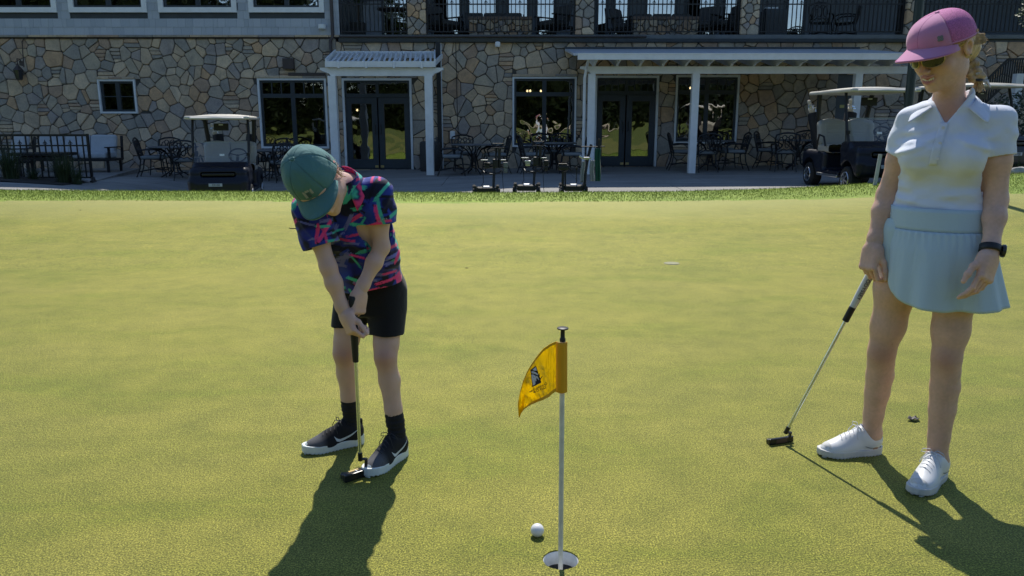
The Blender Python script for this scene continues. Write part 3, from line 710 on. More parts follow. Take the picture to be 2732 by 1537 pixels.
# railings between the columns
bal = MB(); bal.b2((-0.0115, -0.0115, 0), (0.0115, 0.0115, 1)); bal_me = bal.mesh('baluster'); bal_me.materials.append(M['black_metal'])
fin = MB(); fin.add([(0,0,0.11),(0.022,0,0.055),(0,0.012,0.05),(-0.022,0,0.055),(0,-0.012,0.05),(0,0,0.02)],[(0,1,2),(0,2,3),(0,3,4),(0,4,1),(5,2,1),(5,3,2),(5,4,3),(5,1,4)])
for s_ in (-1, 1): fin.tube([(s_*0.006, 0, 0.03), (s_*0.03, 0, 0.045), (s_*0.042, 0, 0.025), (s_*0.03, 0, 0.01), (s_*0.008, 0, 0.012)], 0.007, 5)
fin.b2((-0.009, -0.009, -0.02), (0.009, 0.009, 0.03)); fin_me = fin.mesh('finial'); fin_me.materials.append(M['black_metal'])
def railing(x0, x1, y, z0, H, mid, step, parent, name='railing', tall_every=4, bottom=0.09):
    """iron railing along x: top rail at z0+H, second rail at z0+mid; every 4th bar ends in a finial at the second rail"""
    r = MB(); 
    for zz, t in ((H, 0.045), (mid, 0.03), (bottom, 0.03)): r.b2((x0, y - 0.016, z0 + zz - t/2), (x1, y + 0.016, z0 + zz + t/2))
    for xx in (x0 + 0.02, x1 - 0.02): r.b2((xx - 0.022, y - 0.022, z0), (xx + 0.022, y + 0.022, z0 + H + 0.03))
    ro_ = r.build(name, M['black_metal'], parent); n = max(2, int((x1 - x0) / step))
    for k in range(1, n):
        xx = x0 + (x1 - x0)*k/n; ff = (k % tall_every == 2)
        b = bpy.data.objects.new('baluster', bal_me); COL.objects.link(b); b.parent = ro_; b.location = (xx, y, z0 + bottom); b.scale = (1, 1, (mid if ff else H) - bottom)
        if ff:
            f = bpy.data.objects.new('finial', fin_me); COL.objects.link(f); f.parent = ro_; f.location = (xx, y, z0 + mid + 0.02)
    return ro_
RW = [B(907, 50)[0], B(1089, 50)[0], B(1137, 50)[0], B(1535, 50)[0], B(1583, 50)[0], B(1974, 50)[0], B(2021, 50)[0], B(2411, 50)[0], B(2455, 50)[0], B(2800, 50)[0]]
zr_ = Z_DECK; mid_ = B(1300, 11)[1] - Z_DECK
for i in range(0, 10, 2): railing(RW[i] + 0.01, RW[i+1] - 0.01, 0.02, zr_, mid_ + 0.17, mid_, 0.112, club)

# recessed upper wall: tall glazed doors between dark posts, shingle at the left, stone bay at the right
UD = [(1150, 1232), (1246, 1328), (1352, 1412), (1428, 1484), (1590, 1622), (1634, 1680), (1720, 1806), (1826, 1914), (1928, 1972), (2096, 2150)]
def BU(px): return atY(px, 40, YU).x
holes = [[BU(a), BU(b), Z_DECK + 0.08, Z_DECK + 2.3] for a, b in UD] + [[BU(1018), BU(1098), Z_DECK + 0.28, Z_DECK + 2.2]]
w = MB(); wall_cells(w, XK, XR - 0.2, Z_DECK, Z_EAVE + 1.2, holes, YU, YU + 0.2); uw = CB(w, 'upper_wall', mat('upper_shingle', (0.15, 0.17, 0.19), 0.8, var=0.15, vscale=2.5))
s = MB(); s.b2((XK - 0.2, FY + 0.2, Z_DECK), (XK - 0.01, YU, Z_EAVE + 0.5)); CB(s, 'upper_return_wall', M['fascia'])
for h in holes:
    x0, x1, z0, z1 = h; f = MB(); t = 0.075
    f.b2((x0, YU - 0.03, z0), (x0 + t, YU + 0.08, z1)); f.b2((x1 - t, YU - 0.03, z0), (x1, YU + 0.08, z1)); f.b2((x0 + t, YU - 0.03, z1 - t), (x1 - t, YU + 0.08, z1)); f.b2((x0 + t, YU - 0.03, z0), (x1 - t, YU + 0.08, z0 + t))
    fo = CB(f, 'glazed_door', M['sash']); pane(fo, x0 + t, x1 - t, z0 + t, z1 - t, YU + 0.02, M['glass_up'])
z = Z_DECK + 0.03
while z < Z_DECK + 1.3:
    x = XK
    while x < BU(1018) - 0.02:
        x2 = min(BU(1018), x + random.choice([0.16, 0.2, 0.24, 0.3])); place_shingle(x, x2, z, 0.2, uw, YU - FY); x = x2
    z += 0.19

# ---- stones: the 300 that show largest one by one, the rest as one facing
XV0, XV1 = B(-40, 250)[0], B(2760, 250)[0]
POOL.sort(key=lambda t: -t[0]*(1.0 if XV0 < t[1][0] < XV1 else 0.01))
for k, (a, c, mb, y, par) in enumerate(POOL[:300]):
    o = mb.build('stone', M['stone'], par); o.location = (c[0], y, c[1])
rest = MB()
for (a, c, mb, y, par) in POOL[300:]: rest.add([(x + c[0], yy + y, z + c[1]) for x, yy, z in mb.v], mb.f)
fo = rest.build('stone_facing', M['stone_i'], club); fo['kind'] = 'stuff'

# ---- wall lantern and its conduit
lx, lz = B(62, 195); s = MB(); L0 = Vector((lx, FY - 0.2, lz))
s.lathe([(0.05, -0.2), (0.075, -0.19), (0.08, -0.17)], 6, L0); s.lathe([(0.135, 0.06), (0.13, 0.075), (0.05, 0.17), (0.025, 0.2), (0.03, 0.23)], 6, L0)
for k in range(6):
    a = k * math.pi / 3; s.bar(L0 + Vector((0.078*math.cos(a), 0.078*math.sin(a), -0.18)), L0 + Vector((0.125*math.cos(a), 0.125*math.sin(a), 0.065)), 0.014, 0.014)
s.tube([L0 + Vector((0, 0, 0.23)), L0 + Vector((0, 0.0, 0.29)), L0 + Vector((-0.03, 0.05, 0.36)), L0 + Vector((0, 0.13, 0.35)), L0 + Vector((0, 0.18, 0.25))], 0.013, 6)
s.box(L0 + Vector((0, 0.18, 0.2)), (0.1, 0.05, 0.22)); ln = CB(s, 'wall_lantern', M['brown_metal'])
s = MB(); s.lathe([(0.07, -0.17), (0.118, 0.055)], 6, L0); CB(s, 'lantern_glass', mat('lantern_glass', (0.05, 0.05, 0.05), 0.1), ln)
s = MB(); p0 = B(67, 180); p1 = B(62, 112); p2 = B(66, 101); p3 = B(560, 101)
s.tube([(p0[0], FY - 0.055, p0[1]), (p1[0], FY - 0.055, p1[1]), (p2[0] + 0.02, FY - 0.06, p2[1] - 0.02), (p2[0] + 0.15, FY - 0.07, Z_LEDGE - 0.055), (B(880, 100)[0], FY - 0.07, Z_LEDGE - 0.055)], 0.012, 6); CB(s, 'conduit', M['brown_metal'])

# ================================================================== pergola over the left doors
YP = 19.6
pg = thing('pergola', 'small white slatted pergola over the left glass doors', 'pergola', (B(1000, 200, YP)[0], YP, terr(-3.6, YP)))
def PB(mb, name, m, root, parent=None, smooth=False):
    l = root.location; mb.v = [(x - l.x, y - l.y, z - l.z) for x, y, z in mb.v]; return mb.build(name, m, parent or root, smooth)
def P_(px, py, Y): q = atY(px, py, Y); return q
zb0, zb1 = P_(1000, 203, YP).z, P_(1000, 181, YP).z
for px in (892, 1146):
    x = P_(px, 330, YP).x; b = MB(); b.bevbox((x, YP, (terr(x, YP) + zb0)/2), (0.19, 0.19, zb0 - terr(x, YP)), 0.006); PB(b, 'post', M['white_paint'], pg)
xa, xb = P_(855, 190, YP).x, P_(1183, 190, YP).x
b = MB(); h = zb1 - zb0
prof = [(xa + 0.0, zb1), (xb, zb1), (xb, zb1 - 0.05), (xb - 0.12, zb0 + 0.09), (xb - 0.22, zb0 + 0.055), (xb - 0.26, zb0), (xa + 0.26, zb0), (xa + 0.22, zb0 + 0.055), (xa + 0.12, zb0 + 0.09), (xa, zb1 - 0.05)]
b.prism(prof, lambda u, v: (u, YP - 0.06, v), lambda u, v: (u, YP + 0.08, v)); PB(b, 'beam', M['white_paint'], pg)
zf0, zf1 = zb1 + 0.004, P_(1000, 165, YP).z; xa, xb = P_(872, 175, YP).x, P_(1164, 175, YP).x
b = MB(); b.b2((xa, YP - 0.2, zf0), (xb, YP - 0.16, zf1)); PB(b, 'fascia', M['white_paint'], pg)
zl0, zl1 = P_(1000, 156, FY).z, P_(1000, 138, FY).z; xla, xlb = P_(898, 145, FY).x, P_(1161, 145, FY).x
b = MB(); b.b2((xla, FY - 0.12, zl0), (xlb, FY - 0.06, zl1)); PB(b, 'ledger', M['white_paint'], pg)
for k in range(6):
    x = xa + 0.05 + (xb - xa - 0.1)*k/5; b = MB(); 
    b.bar((x, YP - 0.16, zf0 + 0.06), (x*0.98, FY - 0.121, zl0 + 0.05), 0.045, 0.11); PB(b, 'rafter', M['white_paint'], pg)
for k in range(4):
    x = xa + (xb - xa)*(k + 0.5)/4 * 1.0; b = MB(); b.bevbox((x, YP - 0.235, zf0 + 0.05), (0.05, 0.06, 0.16), 0.012); PB(b, 'rafter_tail', M['white_paint'], pg)
ns = 20
for k in range(ns):
    t = (k + 0.5)/ns; x = xa + 0.06 + (xb - xa - 0.12)*t
    b = MB(); b.bar((x, YP - 0.15, zf1 - 0.05), (xla + 0.05 + (xlb - xla - 0.1)*t, FY - 0.125, zl1 - 0.03), 0.05, 0.03); PB(b, 'slat', M['white_paint'], pg)
for x, x2 in ((xa + 0.02, xla), (xb - 0.02, xlb)):
    b = MB(); b.bar((x, YP - 0.16, (zf0 + zf1)/2 + 0.03), (x2, FY - 0.121, (zl0 + zl1)/2 + 0.03), 0.04, 0.2); PB(b, 'end_rafter', M['white_paint'], pg)

# ================================================================== long patio cover on the right
YQ = 19.0
pc = thing('patio_cover', 'long white patio cover on posts along the right half of the facade', 'patio cover', (P_(1850, 400, YQ).x, YQ, terr(4.5, YQ)))
zb0, zb1 = P_(1900, 197, YQ).z, P_(1900, 177.5, YQ).z
for px in (1576, 1850, 2278, 2700):
    x = P_(px, 330, YQ).x; b = MB(); b.bevbox((x, YQ, (terr(x, YQ) + zb0)/2), (0.17, 0.17, zb0 - terr(x, YQ)), 0.006); PB(b, 'post', M['white_paint'], pc)
xa, xb = P_(1548, 188, YQ).x, P_(2440, 188, YQ).x
prof = [(xa, zb1), (xb, zb1), (xb, zb0), (xa + 0.26, zb0), (xa + 0.2, zb0 + 0.05), (xa + 0.1, zb0 + 0.09), (xa, zb1 - 0.05)]
b = MB(); b.prism(prof, lambda u, v: (u, YQ - 0.06, v), lambda u, v: (u, YQ + 0.08, v)); PB(b, 'beam', M['white_paint'], pc)
YQe = YQ - 0.55; zg0, zg1 = P_(1900, 160, YQe).z, P_(1900, 143, YQe).z; xga, xgb = P_(1541, 150, YQe).x, P_(2430, 150, YQe).x
b = MB(); b.b2((xga, YQe - 0.09, zg0), (xgb, YQe, zg1)); b.b2((xga, YQe - 0.1, zg1 - 0.02), (xgb, YQe - 0.09, zg1)); PB(b, 'gutter', M['white_paint'], pc)
zw = P_(1900, 133, FY - 0.05).z
b = MB(); b.prism([(YQe - 0.02, zg1 + 0.003), (FY - 0.06, zw + 0.02), (FY - 0.06, zw - 0.03), (YQe - 0.02, zg1 - 0.045)], lambda u, v: (xga - 0.1, u, v), lambda u, v: (xgb + 0.1, u, v)); PB(b, 'roof_sheet', mat('cover_roof', (0.6, 0.63, 0.65), 0.35, var=0.1), pc)
b = MB(); b.b2((xga - 0.1, FY - 0.09, zw + 0.023), (xgb + 0.1, FY - 0.06, zw + 0.07)); PB(b, 'flashing', M['gutter'], pc)
n = 15
for k in range(n):
    x = xa + 0.33 + (xb - xa - 0.4)*k/(n - 1); b = MB(); z1 = zg0 + 0.035
    b.prism([(YQe + 0.02, z1), (FY - 0.07, zw - 0.05), (FY - 0.07, zw - 0.16), (YQ + 0.1, zb1 + 0.003), (YQ - 0.08, zb1 + 0.003), (YQ - 0.2, zb1 + 0.05), (YQe + 0.02, z1 - 0.05)], lambda u, v: (x - 0.025, u, v), lambda u, v: (x + 0.025, u, v)); PB(b, 'rafter', M['white_paint'], pc)
# downpipe on the cover's left post
x = P_(1572, 330, YQ).x; b = MB(); b.tube([(x - 0.1, YQe + 0.05, zg0), (x - 0.1, YQ - 0.1, zb1 - 0.05), (x - 0.13, YQ, zb0 - 0.1), (x - 0.13, YQ, terr(x, YQ) + 0.02)], 0.035, 8); PB(b, 'downpipe', M['white_paint'], pc, smooth=True)

# pendant lamps inside
for (px, py, Y) in ((1407, 243, 23.0), (1414.5, 242.5, 23.2), (1443, 243, 23.0), (1842, 235, 23.0), (953, 294, 23.0)):
    q = atY(px, py, Y); b = MB(); b.lathe([(0.008, 0.035), (0.028, 0.012), (0.03, -0.012), (0.008, -0.035)], 8); 
    o = b.build('pendant_lamp', mat('lamp_glow', (1, 0.8, 0.5), 0.5, emit=((1, 0.72, 0.38), 5.0)), smooth=True); o.location = q
    c = MB(); c.tube([(0, 0, 0.035), (0, 0, Z_DECK - 0.36 - q.z)], 0.004, 5); c.build('cord', M['black_metal'], o)
    tag(o, {1407: 'glowing pendant lamp, leftmost in window of the middle stone wall', 1414.5: 'glowing pendant lamp, second of three in the middle window', 1443: 'glowing pendant lamp, rightmost of three in the middle window', 1842: 'glowing pendant lamp behind window under the long patio cover', 953: 'glowing pendant lamp seen through left door under small pergola'}[px], 'lamp', 'pendant lamps indoors')
# ================================================================== implicit modelling for bodies, clothes, shoes, cart shells
def V3(*a): return np.array(a if len(a) == 3 else a[0], dtype=np.float64)
def nrm(v): v = np.asarray(v, float); return v / max(1e-12, np.linalg.norm(v))
class SDF:
    def __init__(s, lo, hi, h):
        s.h = h; s.lo = np.floor(np.asarray(lo, float) / h) * h
        s.n = np.ceil((np.asarray(hi, float) - s.lo) / h).astype(int) + 1
        s.ax = [s.lo[i] + h * np.arange(s.n[i]) for i in range(3)]
        s.d = np.full(tuple(s.n), 0.5, dtype=np.float32)
    def sl(s, lo, hi):
        r = []
        for i in range(3):
            a = max(0, int(math.floor((lo[i] - s.lo[i]) / s.h))); b = min(int(s.n[i]), int(math.ceil((hi[i] - s.lo[i]) / s.h)) + 1); r.append(slice(a, max(a, b)))
        return tuple(r)
    def pts(s, k): return s.ax[0][k[0]][:, None, None], s.ax[1][k[1]][None, :, None], s.ax[2][k[2]][None, None, :]
    def op(s, f, lo, hi, k=0.0, mode='u', pad=None):
        pad = max(k, 0.02) + 0.012 if pad is None else pad
        q = s.sl(np.asarray(lo) - pad, np.asarray(hi) + pad)
        if any(x.stop <= x.start for x in q): return s
        b = f(*s.pts(q)).astype(np.float32); a = s.d[q]
        if mode == 's': a, b = -a, b          # subtract: -(min(-a, b)) with b distance of the tool
        if k > 0:
            t = np.maximum(k - np.abs(a - b), 0) / k; r = np.minimum(a, b) - t * t * k * 0.25
        else: r = np.minimum(a, b)
        s.d[q] = -r if mode == 's' else r
        return s
    def cone(s, a, b, ra, rb, k=0.01, mode='u', flat=None, ends=None):
        a = V3(a); b = V3(b); ba = b - a; L2 = max(1e-12, ba @ ba); R = max(ra, rb)
        def f(x, y, z):
            px, py, pz = x - a[0], y - a[1], z - a[2]; t = np.clip((px*ba[0] + py*ba[1] + pz*ba[2]) / L2, 0, 1)
            qx, qy, qz = px - t*ba[0], py - t*ba[1], pz - t*ba[2]; r = ra + (rb - ra)*t
            if flat is not None:
                n, sc_ = V3(flat[0]), flat[1]; dn = (qx*n[0] + qy*n[1] + qz*n[2]) * (1/sc_ - 1); qx, qy, qz = qx + n[0]*dn, qy + n[1]*dn, qz + n[2]*dn
            d = np.sqrt(qx*qx + qy*qy + qz*qz) - r
            return d * (min(1.0, flat[1]) if flat is not None else 1.0)
        return s.op(f, np.minimum(a, b) - R*1.3, np.maximum(a, b) + R*1.3, k, mode)
    def chain(s, P, R, k=0.012, flat=None, mode='u'):
        for i in range(len(P) - 1): s.cone(P[i], P[i+1], R[i], R[i+1], k, mode, flat)
        return s
    def ell(s, c, r, k=0.01, frame=None, mode='u'):
        c = V3(c); r = V3(r); F = np.eye(3) if frame is None else np.asarray(frame, float)   # rows: local axes
        def f(x, y, z):
            px, py, pz = x - c[0], y - c[1], z - c[2]
            l = [px*F[i][0] + py*F[i][1] + pz*F[i][2] for i in range(3)]
            k0 = np.sqrt(sum((l[i]/r[i])**2 for i in range(3))); k1 = np.sqrt(sum((l[i]/r[i]**2)**2 for i in range(3))) + 1e-9
            return k0*(k0 - 1)/k1
        R = r.max(); return s.op(f, c - R, c + R, k, mode)
    def rbox(s, c, hs, rad, k=0.01, frame=None, mode='u'):
        c = V3(c); hs = V3(hs); F = np.eye(3) if frame is None else np.asarray(frame, float)
        def f(x, y, z):
            px, py, pz = x - c[0], y - c[1], z - c[2]
            l = [np.abs(px*F[i][0] + py*F[i][1] + pz*F[i][2]) - (hs[i] - rad) for i in range(3)]
            o = np.sqrt(sum(np.maximum(q, 0)**2 for q in l)); return o + np.minimum(np.maximum(np.maximum(l[0], l[1]), l[2]), 0) - rad
        R = np.linalg.norm(hs); return s.op(f, c - R, c + R, k, mode)
    def loft(s, o, axis, u, st, k=0.01, mode='u', rnd=0.015, power=2.0):
        """elliptic loft: stations (t, cu, cv, a, b) along axis from o; u: first cross axis, v = axis x u"""
        o = V3(o); ax = nrm(axis); u = nrm(V3(u) - ax * (V3(u) @ ax)); v = np.cross(ax, u); st = np.asarray(st, float)
        T = np.linspace(st[0, 0], st[-1, 0], 200)
        def smooth(col):
            y = np.interp(T, st[:, 0], st[:, col]); kk = np.ones(13)/13; yp = np.pad(y, 6, mode='edge')
            return np.convolve(yp, kk, 'valid')
        tab = [smooth(i) for i in (1, 2, 3, 4)]
        pts = []
        for q in st:
            for su in (-1, 1):
                for sv in (-1, 1): pts.append(o + ax*q[0] + u*(q[1] + su*q[3]) + v*(q[2] + sv*q[4]))
        pts = np.array(pts); t0, t1 = st[0, 0], st[-1, 0]
        def f(x, y, z):
            px, py, pz = x - o[0], y - o[1], z - o[2]
            t = px*ax[0] + py*ax[1] + pz*ax[2]; lu = px*u[0] + py*u[1] + pz*u[2]; lv = px*v[0] + py*v[1] + pz*v[2]
            cu, cv, a, b = [np.interp(t, T, q) for q in tab]
            e = (np.abs((lu - cu)/a)**power + np.abs((lv - cv)/b)**power)**(1/power)
            d = (e - 1)*np.minimum(a, b)*0.9; e2 = np.maximum(t0 - t, t - t1)
            return np.where((d > -rnd) & (e2 > -rnd), np.sqrt(np.maximum(d + rnd, 0)**2 + np.maximum(e2 + rnd, 0)**2) - rnd, np.maximum(d, e2))
        return s.op(f, pts.min(0), pts.max(0), k, mode)
    def cut(s, p, n, box=None):
        """remove everything on the side n of the plane through p (inside the optional box)"""
        p = V3(p); n = nrm(n); q = s.sl(*box) if box is not None else (slice(None),)*3
        x, y, z = s.pts(q); s.d[q] = np.maximum(s.d[q], ((x-p[0])*n[0] + (y-p[1])*n[1] + (z-p[2])*n[2]).astype(np.float32)); return s
    def disp(s, f):
        """add displacement field f(x,y,z) near the surface"""
        idx = np.nonzero(np.abs(s.d) < 0.03)
        if len(idx[0]) == 0: return s
        s.d[idx] += f(s.ax[0][idx[0]], s.ax[1][idx[1]], s.ax[2][idx[2]]).astype(np.float32); return s
    def sample(s, p):
        q = (np.asarray(p, float) - s.lo)/s.h; i = np.clip(np.floor(q).astype(int), 0, s.n - 2); f = q - i; r = 0
        for dx in (0, 1):
            for dy in (0, 1):
                for dz in (0, 1):
                    r += s.d[i[0]+dx, i[1]+dy, i[2]+dz]*(f[0] if dx else 1-f[0])*(f[1] if dy else 1-f[1])*(f[2] if dz else 1-f[2])
        return float(r)
    def hit(s, p, d, maxd=0.5, lift=0.0):
        """march from p along d to the surface; returns the point, lifted back by lift"""
        p = V3(p); d = nrm(d); t = 0.0
        while t < maxd:
            v = s.sample(p + d*t)
            if v < 0.0006: break
            t += max(0.0008, min(v*0.7, 0.01))
        return Vector(p + d*(t - lift))
    def raw(s, smooth=1):
        d = s.d; ins = d < 0; nx, ny, nz = d.shape
        cnt = np.zeros((nx-1, ny-1, nz-1), np.uint8)
        for dx in (0, 1):
            for dy in (0, 1):
                for dz in (0, 1): cnt += ins[dx:nx-1+dx, dy:ny-1+dy, dz:nz-1+dz]
        act = (cnt > 0) & (cnt < 8); I = np.nonzero(act); n = len(I[0])
        idx = np.full(act.shape, -1, np.int32); idx[I] = np.arange(n)
        acc = np.zeros((n, 3)); wsum = np.zeros(n)
        C = {}
        for dx in (0, 1):
            for dy in (0, 1):
                for dz in (0, 1): C[dx, dy, dz] = d[I[0]+dx, I[1]+dy, I[2]+dz].astype(np.float64)
        E = [((0,a,b),(1,a,b)) for a in (0,1) for b in (0,1)] + [((a,0,b),(a,1,b)) for a in (0,1) for b in (0,1)] + [((a,b,0),(a,b,1)) for a in (0,1) for b in (0,1)]
        for p, q in E:
            a, b = C[p], C[q]; m = (a < 0) != (b < 0); t = np.where(m, a/np.where(m, a - b, 1), 0)
            for i in range(3): acc[:, i] += np.where(m, p[i] + (q[i]-p[i])*t, 0)
            wsum += m
        P = acc/np.maximum(wsum, 1)[:, None] + np.stack(I, 1); P = P*s.h + s.lo
        quads = []
        for axn in range(3):
            a = [slice(1, -1)]*3; a[axn] = slice(0, None); sh = [slice(None)]*3
            lo_ = [slice(1, -1)]*3; hi_ = [slice(1, -1)]*3; lo_[axn] = slice(0, -1); hi_[axn] = slice(1, None)
            A = ins[tuple(lo_)]; Bb = ins[tuple(hi_)]; J = np.nonzero(A != Bb); fl = A[J]
            base = [J[0].copy(), J[1].copy(), J[2].copy()]; o1, o2 = [i for i in range(3) if i != axn]
            base[o1] = base[o1] + 1; base[o2] = base[o2] + 1
            def cell(e1, e2):
                c = [base[0], base[1], base[2]]; c = [x.copy() for x in c]; c[o1] -= e1; c[o2] -= e2; return idx[c[0], c[1], c[2]]
            q = np.stack([cell(1, 1), cell(0, 1), cell(0, 0), cell(1, 0)], 1)
            if axn == 1: fl = ~fl
            q[~fl] = q[~fl][:, ::-1]; quads.append(q)
        Q = np.concatenate(quads); Q = Q[(Q >= 0).all(1)]
        for _ in range(smooth):
            S = np.zeros_like(P); W = np.zeros(n)
            for i in range(4):
                a, b = Q[:, i], Q[:, (i+1) % 4]
                for k in range(3): S[:, k] += np.bincount(a, P[b, k], n) + np.bincount(b, P[a, k], n)
                W += np.bincount(a, minlength=n) + np.bincount(b, minlength=n)
            P = P*0.45 + 0.55*S/np.maximum(W, 1)[:, None]
        return P, Q
    def mesh(s, name, off=(0, 0, 0), color=None, smooth=1, extra=()):
        P, Q = s.raw(smooth)
        for e in extra:
            p2, q2 = e.raw(1); Q = np.concatenate([Q, q2 + len(P)]); P = np.concatenate([P, p2])
        n = len(P); me = bpy.data.meshes.new(name); W_ = P - np.asarray(off, float)
        me.vertices.add(n); me.vertices.foreach_set('co', W_.astype(np.float32).ravel())
        m = len(Q); me.loops.add(m*4); me.loops.foreach_set('vertex_index', Q.astype(np.int32).ravel())
        me.polygons.add(m); me.polygons.foreach_set('loop_start', np.arange(0, m*4, 4, dtype=np.int32))
        try: me.polygons.foreach_set('loop_total', np.full(m, 4, dtype=np.int32))
        except Exception: pass
        me.update(calc_edges=True); me.validate(); me.shade_smooth()
        if color is not None:
            col = np.ones((n, 4), np.float32); col[:, :3] = color(P)
            at = me.color_attributes.new('col', 'FLOAT_COLOR', 'POINT'); at.data.foreach_set('color', col.ravel())
        return me
def vnoise(x, y, z, seed=0):
    """cheap smooth value noise, vectorised"""
    x = np.asarray(x, float) + seed*17.3; y = np.asarray(y, float) + seed*5.1; z = np.asarray(z, float) - seed*9.7
    xi, yi, zi = np.floor(x), np.floor(y), np.floor(z); fx, fy, fz = x-xi, y-yi, z-zi
    fx, fy, fz = [f*f*(3-2*f) for f in (fx, fy, fz)]
    def h(a, b, c):
        v = np.sin(a*127.1 + b*311.7 + c*74.7)*43758.5453; return v - np.floor(v)
    r = 0
    for dx in (0, 1):
        for dy in (0, 1):
            for dz in (0, 1): r = r + h(xi+dx, yi+dy, zi+dz)*(fx if dx else 1-fx)*(fy if dy else 1-fy)*(fz if dz else 1-fz)
    return r*2 - 1
def mix3(a, b, t): t = np.clip(t, 0, 1)[:, None]; return a*(1-t) + np.asarray(b)[None, :]*t
def bump_at(P, c, r): return np.exp(-np.sum((P - np.asarray(c)[None, :])**2, 1)/(r*r))
def attr_mat(name, rough=0.6, sub=0.0, bump=0.0, bscale=300.0, bdist=0.001, spec=0.4, sheen=0.0, bump2=0.0):
    m, g, p = newmat(name); a = g.new('ShaderNodeAttribute'); a.attribute_name = 'col'; g.link(a.outputs['Color'], p.inputs['Base Color'])
    p.inputs['Roughness'].default_value = rough; p.inputs['Specular IOR Level'].default_value = spec; tc = g.new('ShaderNodeTexCoord')
    if sub:
        p.inputs['Subsurface Weight'].default_value = sub; p.inputs['Subsurface Scale'].default_value = 0.012; p.inputs['Subsurface Radius'].default_value = (1.0, 0.3, 0.15)
    if sheen: p.inputs['Sheen Weight'].default_value = sheen
    nm = None
    if bump2: nm = g.bump(g.noise(tc.outputs['Object'], 14, 3, 0.5, 0.6).outputs[0], bump2, 0.02)
    if bump: nm = g.bump(g.noise(tc.outputs['Object'], bscale, 3, 0.6).outputs[0], bump, bdist, nm)
    if nm is not None: g.link(nm, p.inputs['Normal'])
    return m
M['skin'] = attr_mat('skin', 0.52, 0.12, 0.35, 160, 0.0012, 0.4, 0, 0.12)
def frame_rows(r, f, u): return np.array([nrm(r), nrm(f), nrm(u)])
class Head:
    def __init__(s, c, fwd, up, k=1.0):
        s.c = V3(c); s.f = nrm(fwd); u = V3(up); s.u = nrm(u - s.f*(u @ s.f)); s.r = np.cross(s.f, s.u); s.k = k
    def P(s, x, y, z): return s.c + (s.r*x + s.f*y + s.u*z)*s.k
    def rows(s): return np.array([s.r, s.f, s.u])
    def build(s, S, neck_base, neck_r=0.05, smile=True):
        k = s.k; R = s.rows(); P = s.P
        E = lambda c, r, kk=0.012, mode='u': S.ell(P(*c), V3(*r)*k, kk*k, R, mode)
        E((0, -0.012, 0.03), (0.074, 0.092, 0.086), 0)
        E((0, 0.026, -0.03), (0.061, 0.063, 0.088), 0.03)
        E((0, 0.046, -0.082), (0.043, 0.042, 0.034), 0.03)
        E((0, 0.08, -0.104), (0.018, 0.014, 0.014), 0.02)
        for q in (-1, 1):
            E((q*0.047, 0.0, -0.07), (0.016, 0.035, 0.03), 0.03)
            E((q*0.038, 0.058, -0.036), (0.023, 0.022, 0.022), 0.02)
            E((q*0.078, -0.012, -0.006), (0.008, 0.02, 0.032), 0.006)
            E((q*0.084, -0.014, 0.004), (0.007, 0.018, 0.022), 0.004)
            E((q*0.0855, -0.009, -0.004), (0.007, 0.009, 0.015), 0.004, 's')
            S.ell(P(q*0.032, 0.088, 0.004), V3(0.016, 0.012, 0.011)*k, 0.014*k, R, 's')
        E((0, 0.079, 0.026), (0.05, 0.018, 0.012), 0.015)
        S.cone(P(0, 0.085, 0.006), P(0, 0.113, -0.034), 0.0075*k, 0.0105*k, 0.014*k)
        for q in (-1, 1): S.ell(P(q*0.0125, 0.102, -0.038), V3(0.008, 0.011, 0.008)*k, 0.006*k, R)
        # lips
        co = 0.03 if smile else 0.024; cz = -0.058 if smile else -0.066
        for q in (-1, 1):
            if smile:
                S.chain([P(0, 0.098, -0.062), P(q*0.016, 0.094, -0.0605), P(q*co, 0.078, cz)], [0.0055*k, 0.005*k, 0.003*k], 0.006*k)
                S.chain([P(0, 0.0945, -0.081), P(q*0.015, 0.091, -0.077), P(q*co, 0.078, cz)], [0.0065*k, 0.006*k, 0.003*k], 0.006*k)
            else:
                S.chain([P(0, 0.097, -0.064), P(q*co, 0.083, cz)], [0.006*k, 0.003*k], 0.006*k); S.chain([P(0, 0.095, -0.074), P(q*co*0.9, 0.083, cz - 0.002)], [0.007*k, 0.003*k], 0.006*k)
        if smile:
            for q in (-1, 1): S.cone(P(0, 0.106, -0.0715), P(q*0.024, 0.091, -0.0635), 0.0068*k, 0.004*k, 0.002*k, 's')
        S.cone(P(0, -0.025, -0.05), neck_base, neck_r, neck_r*1.08, 0.035*k)
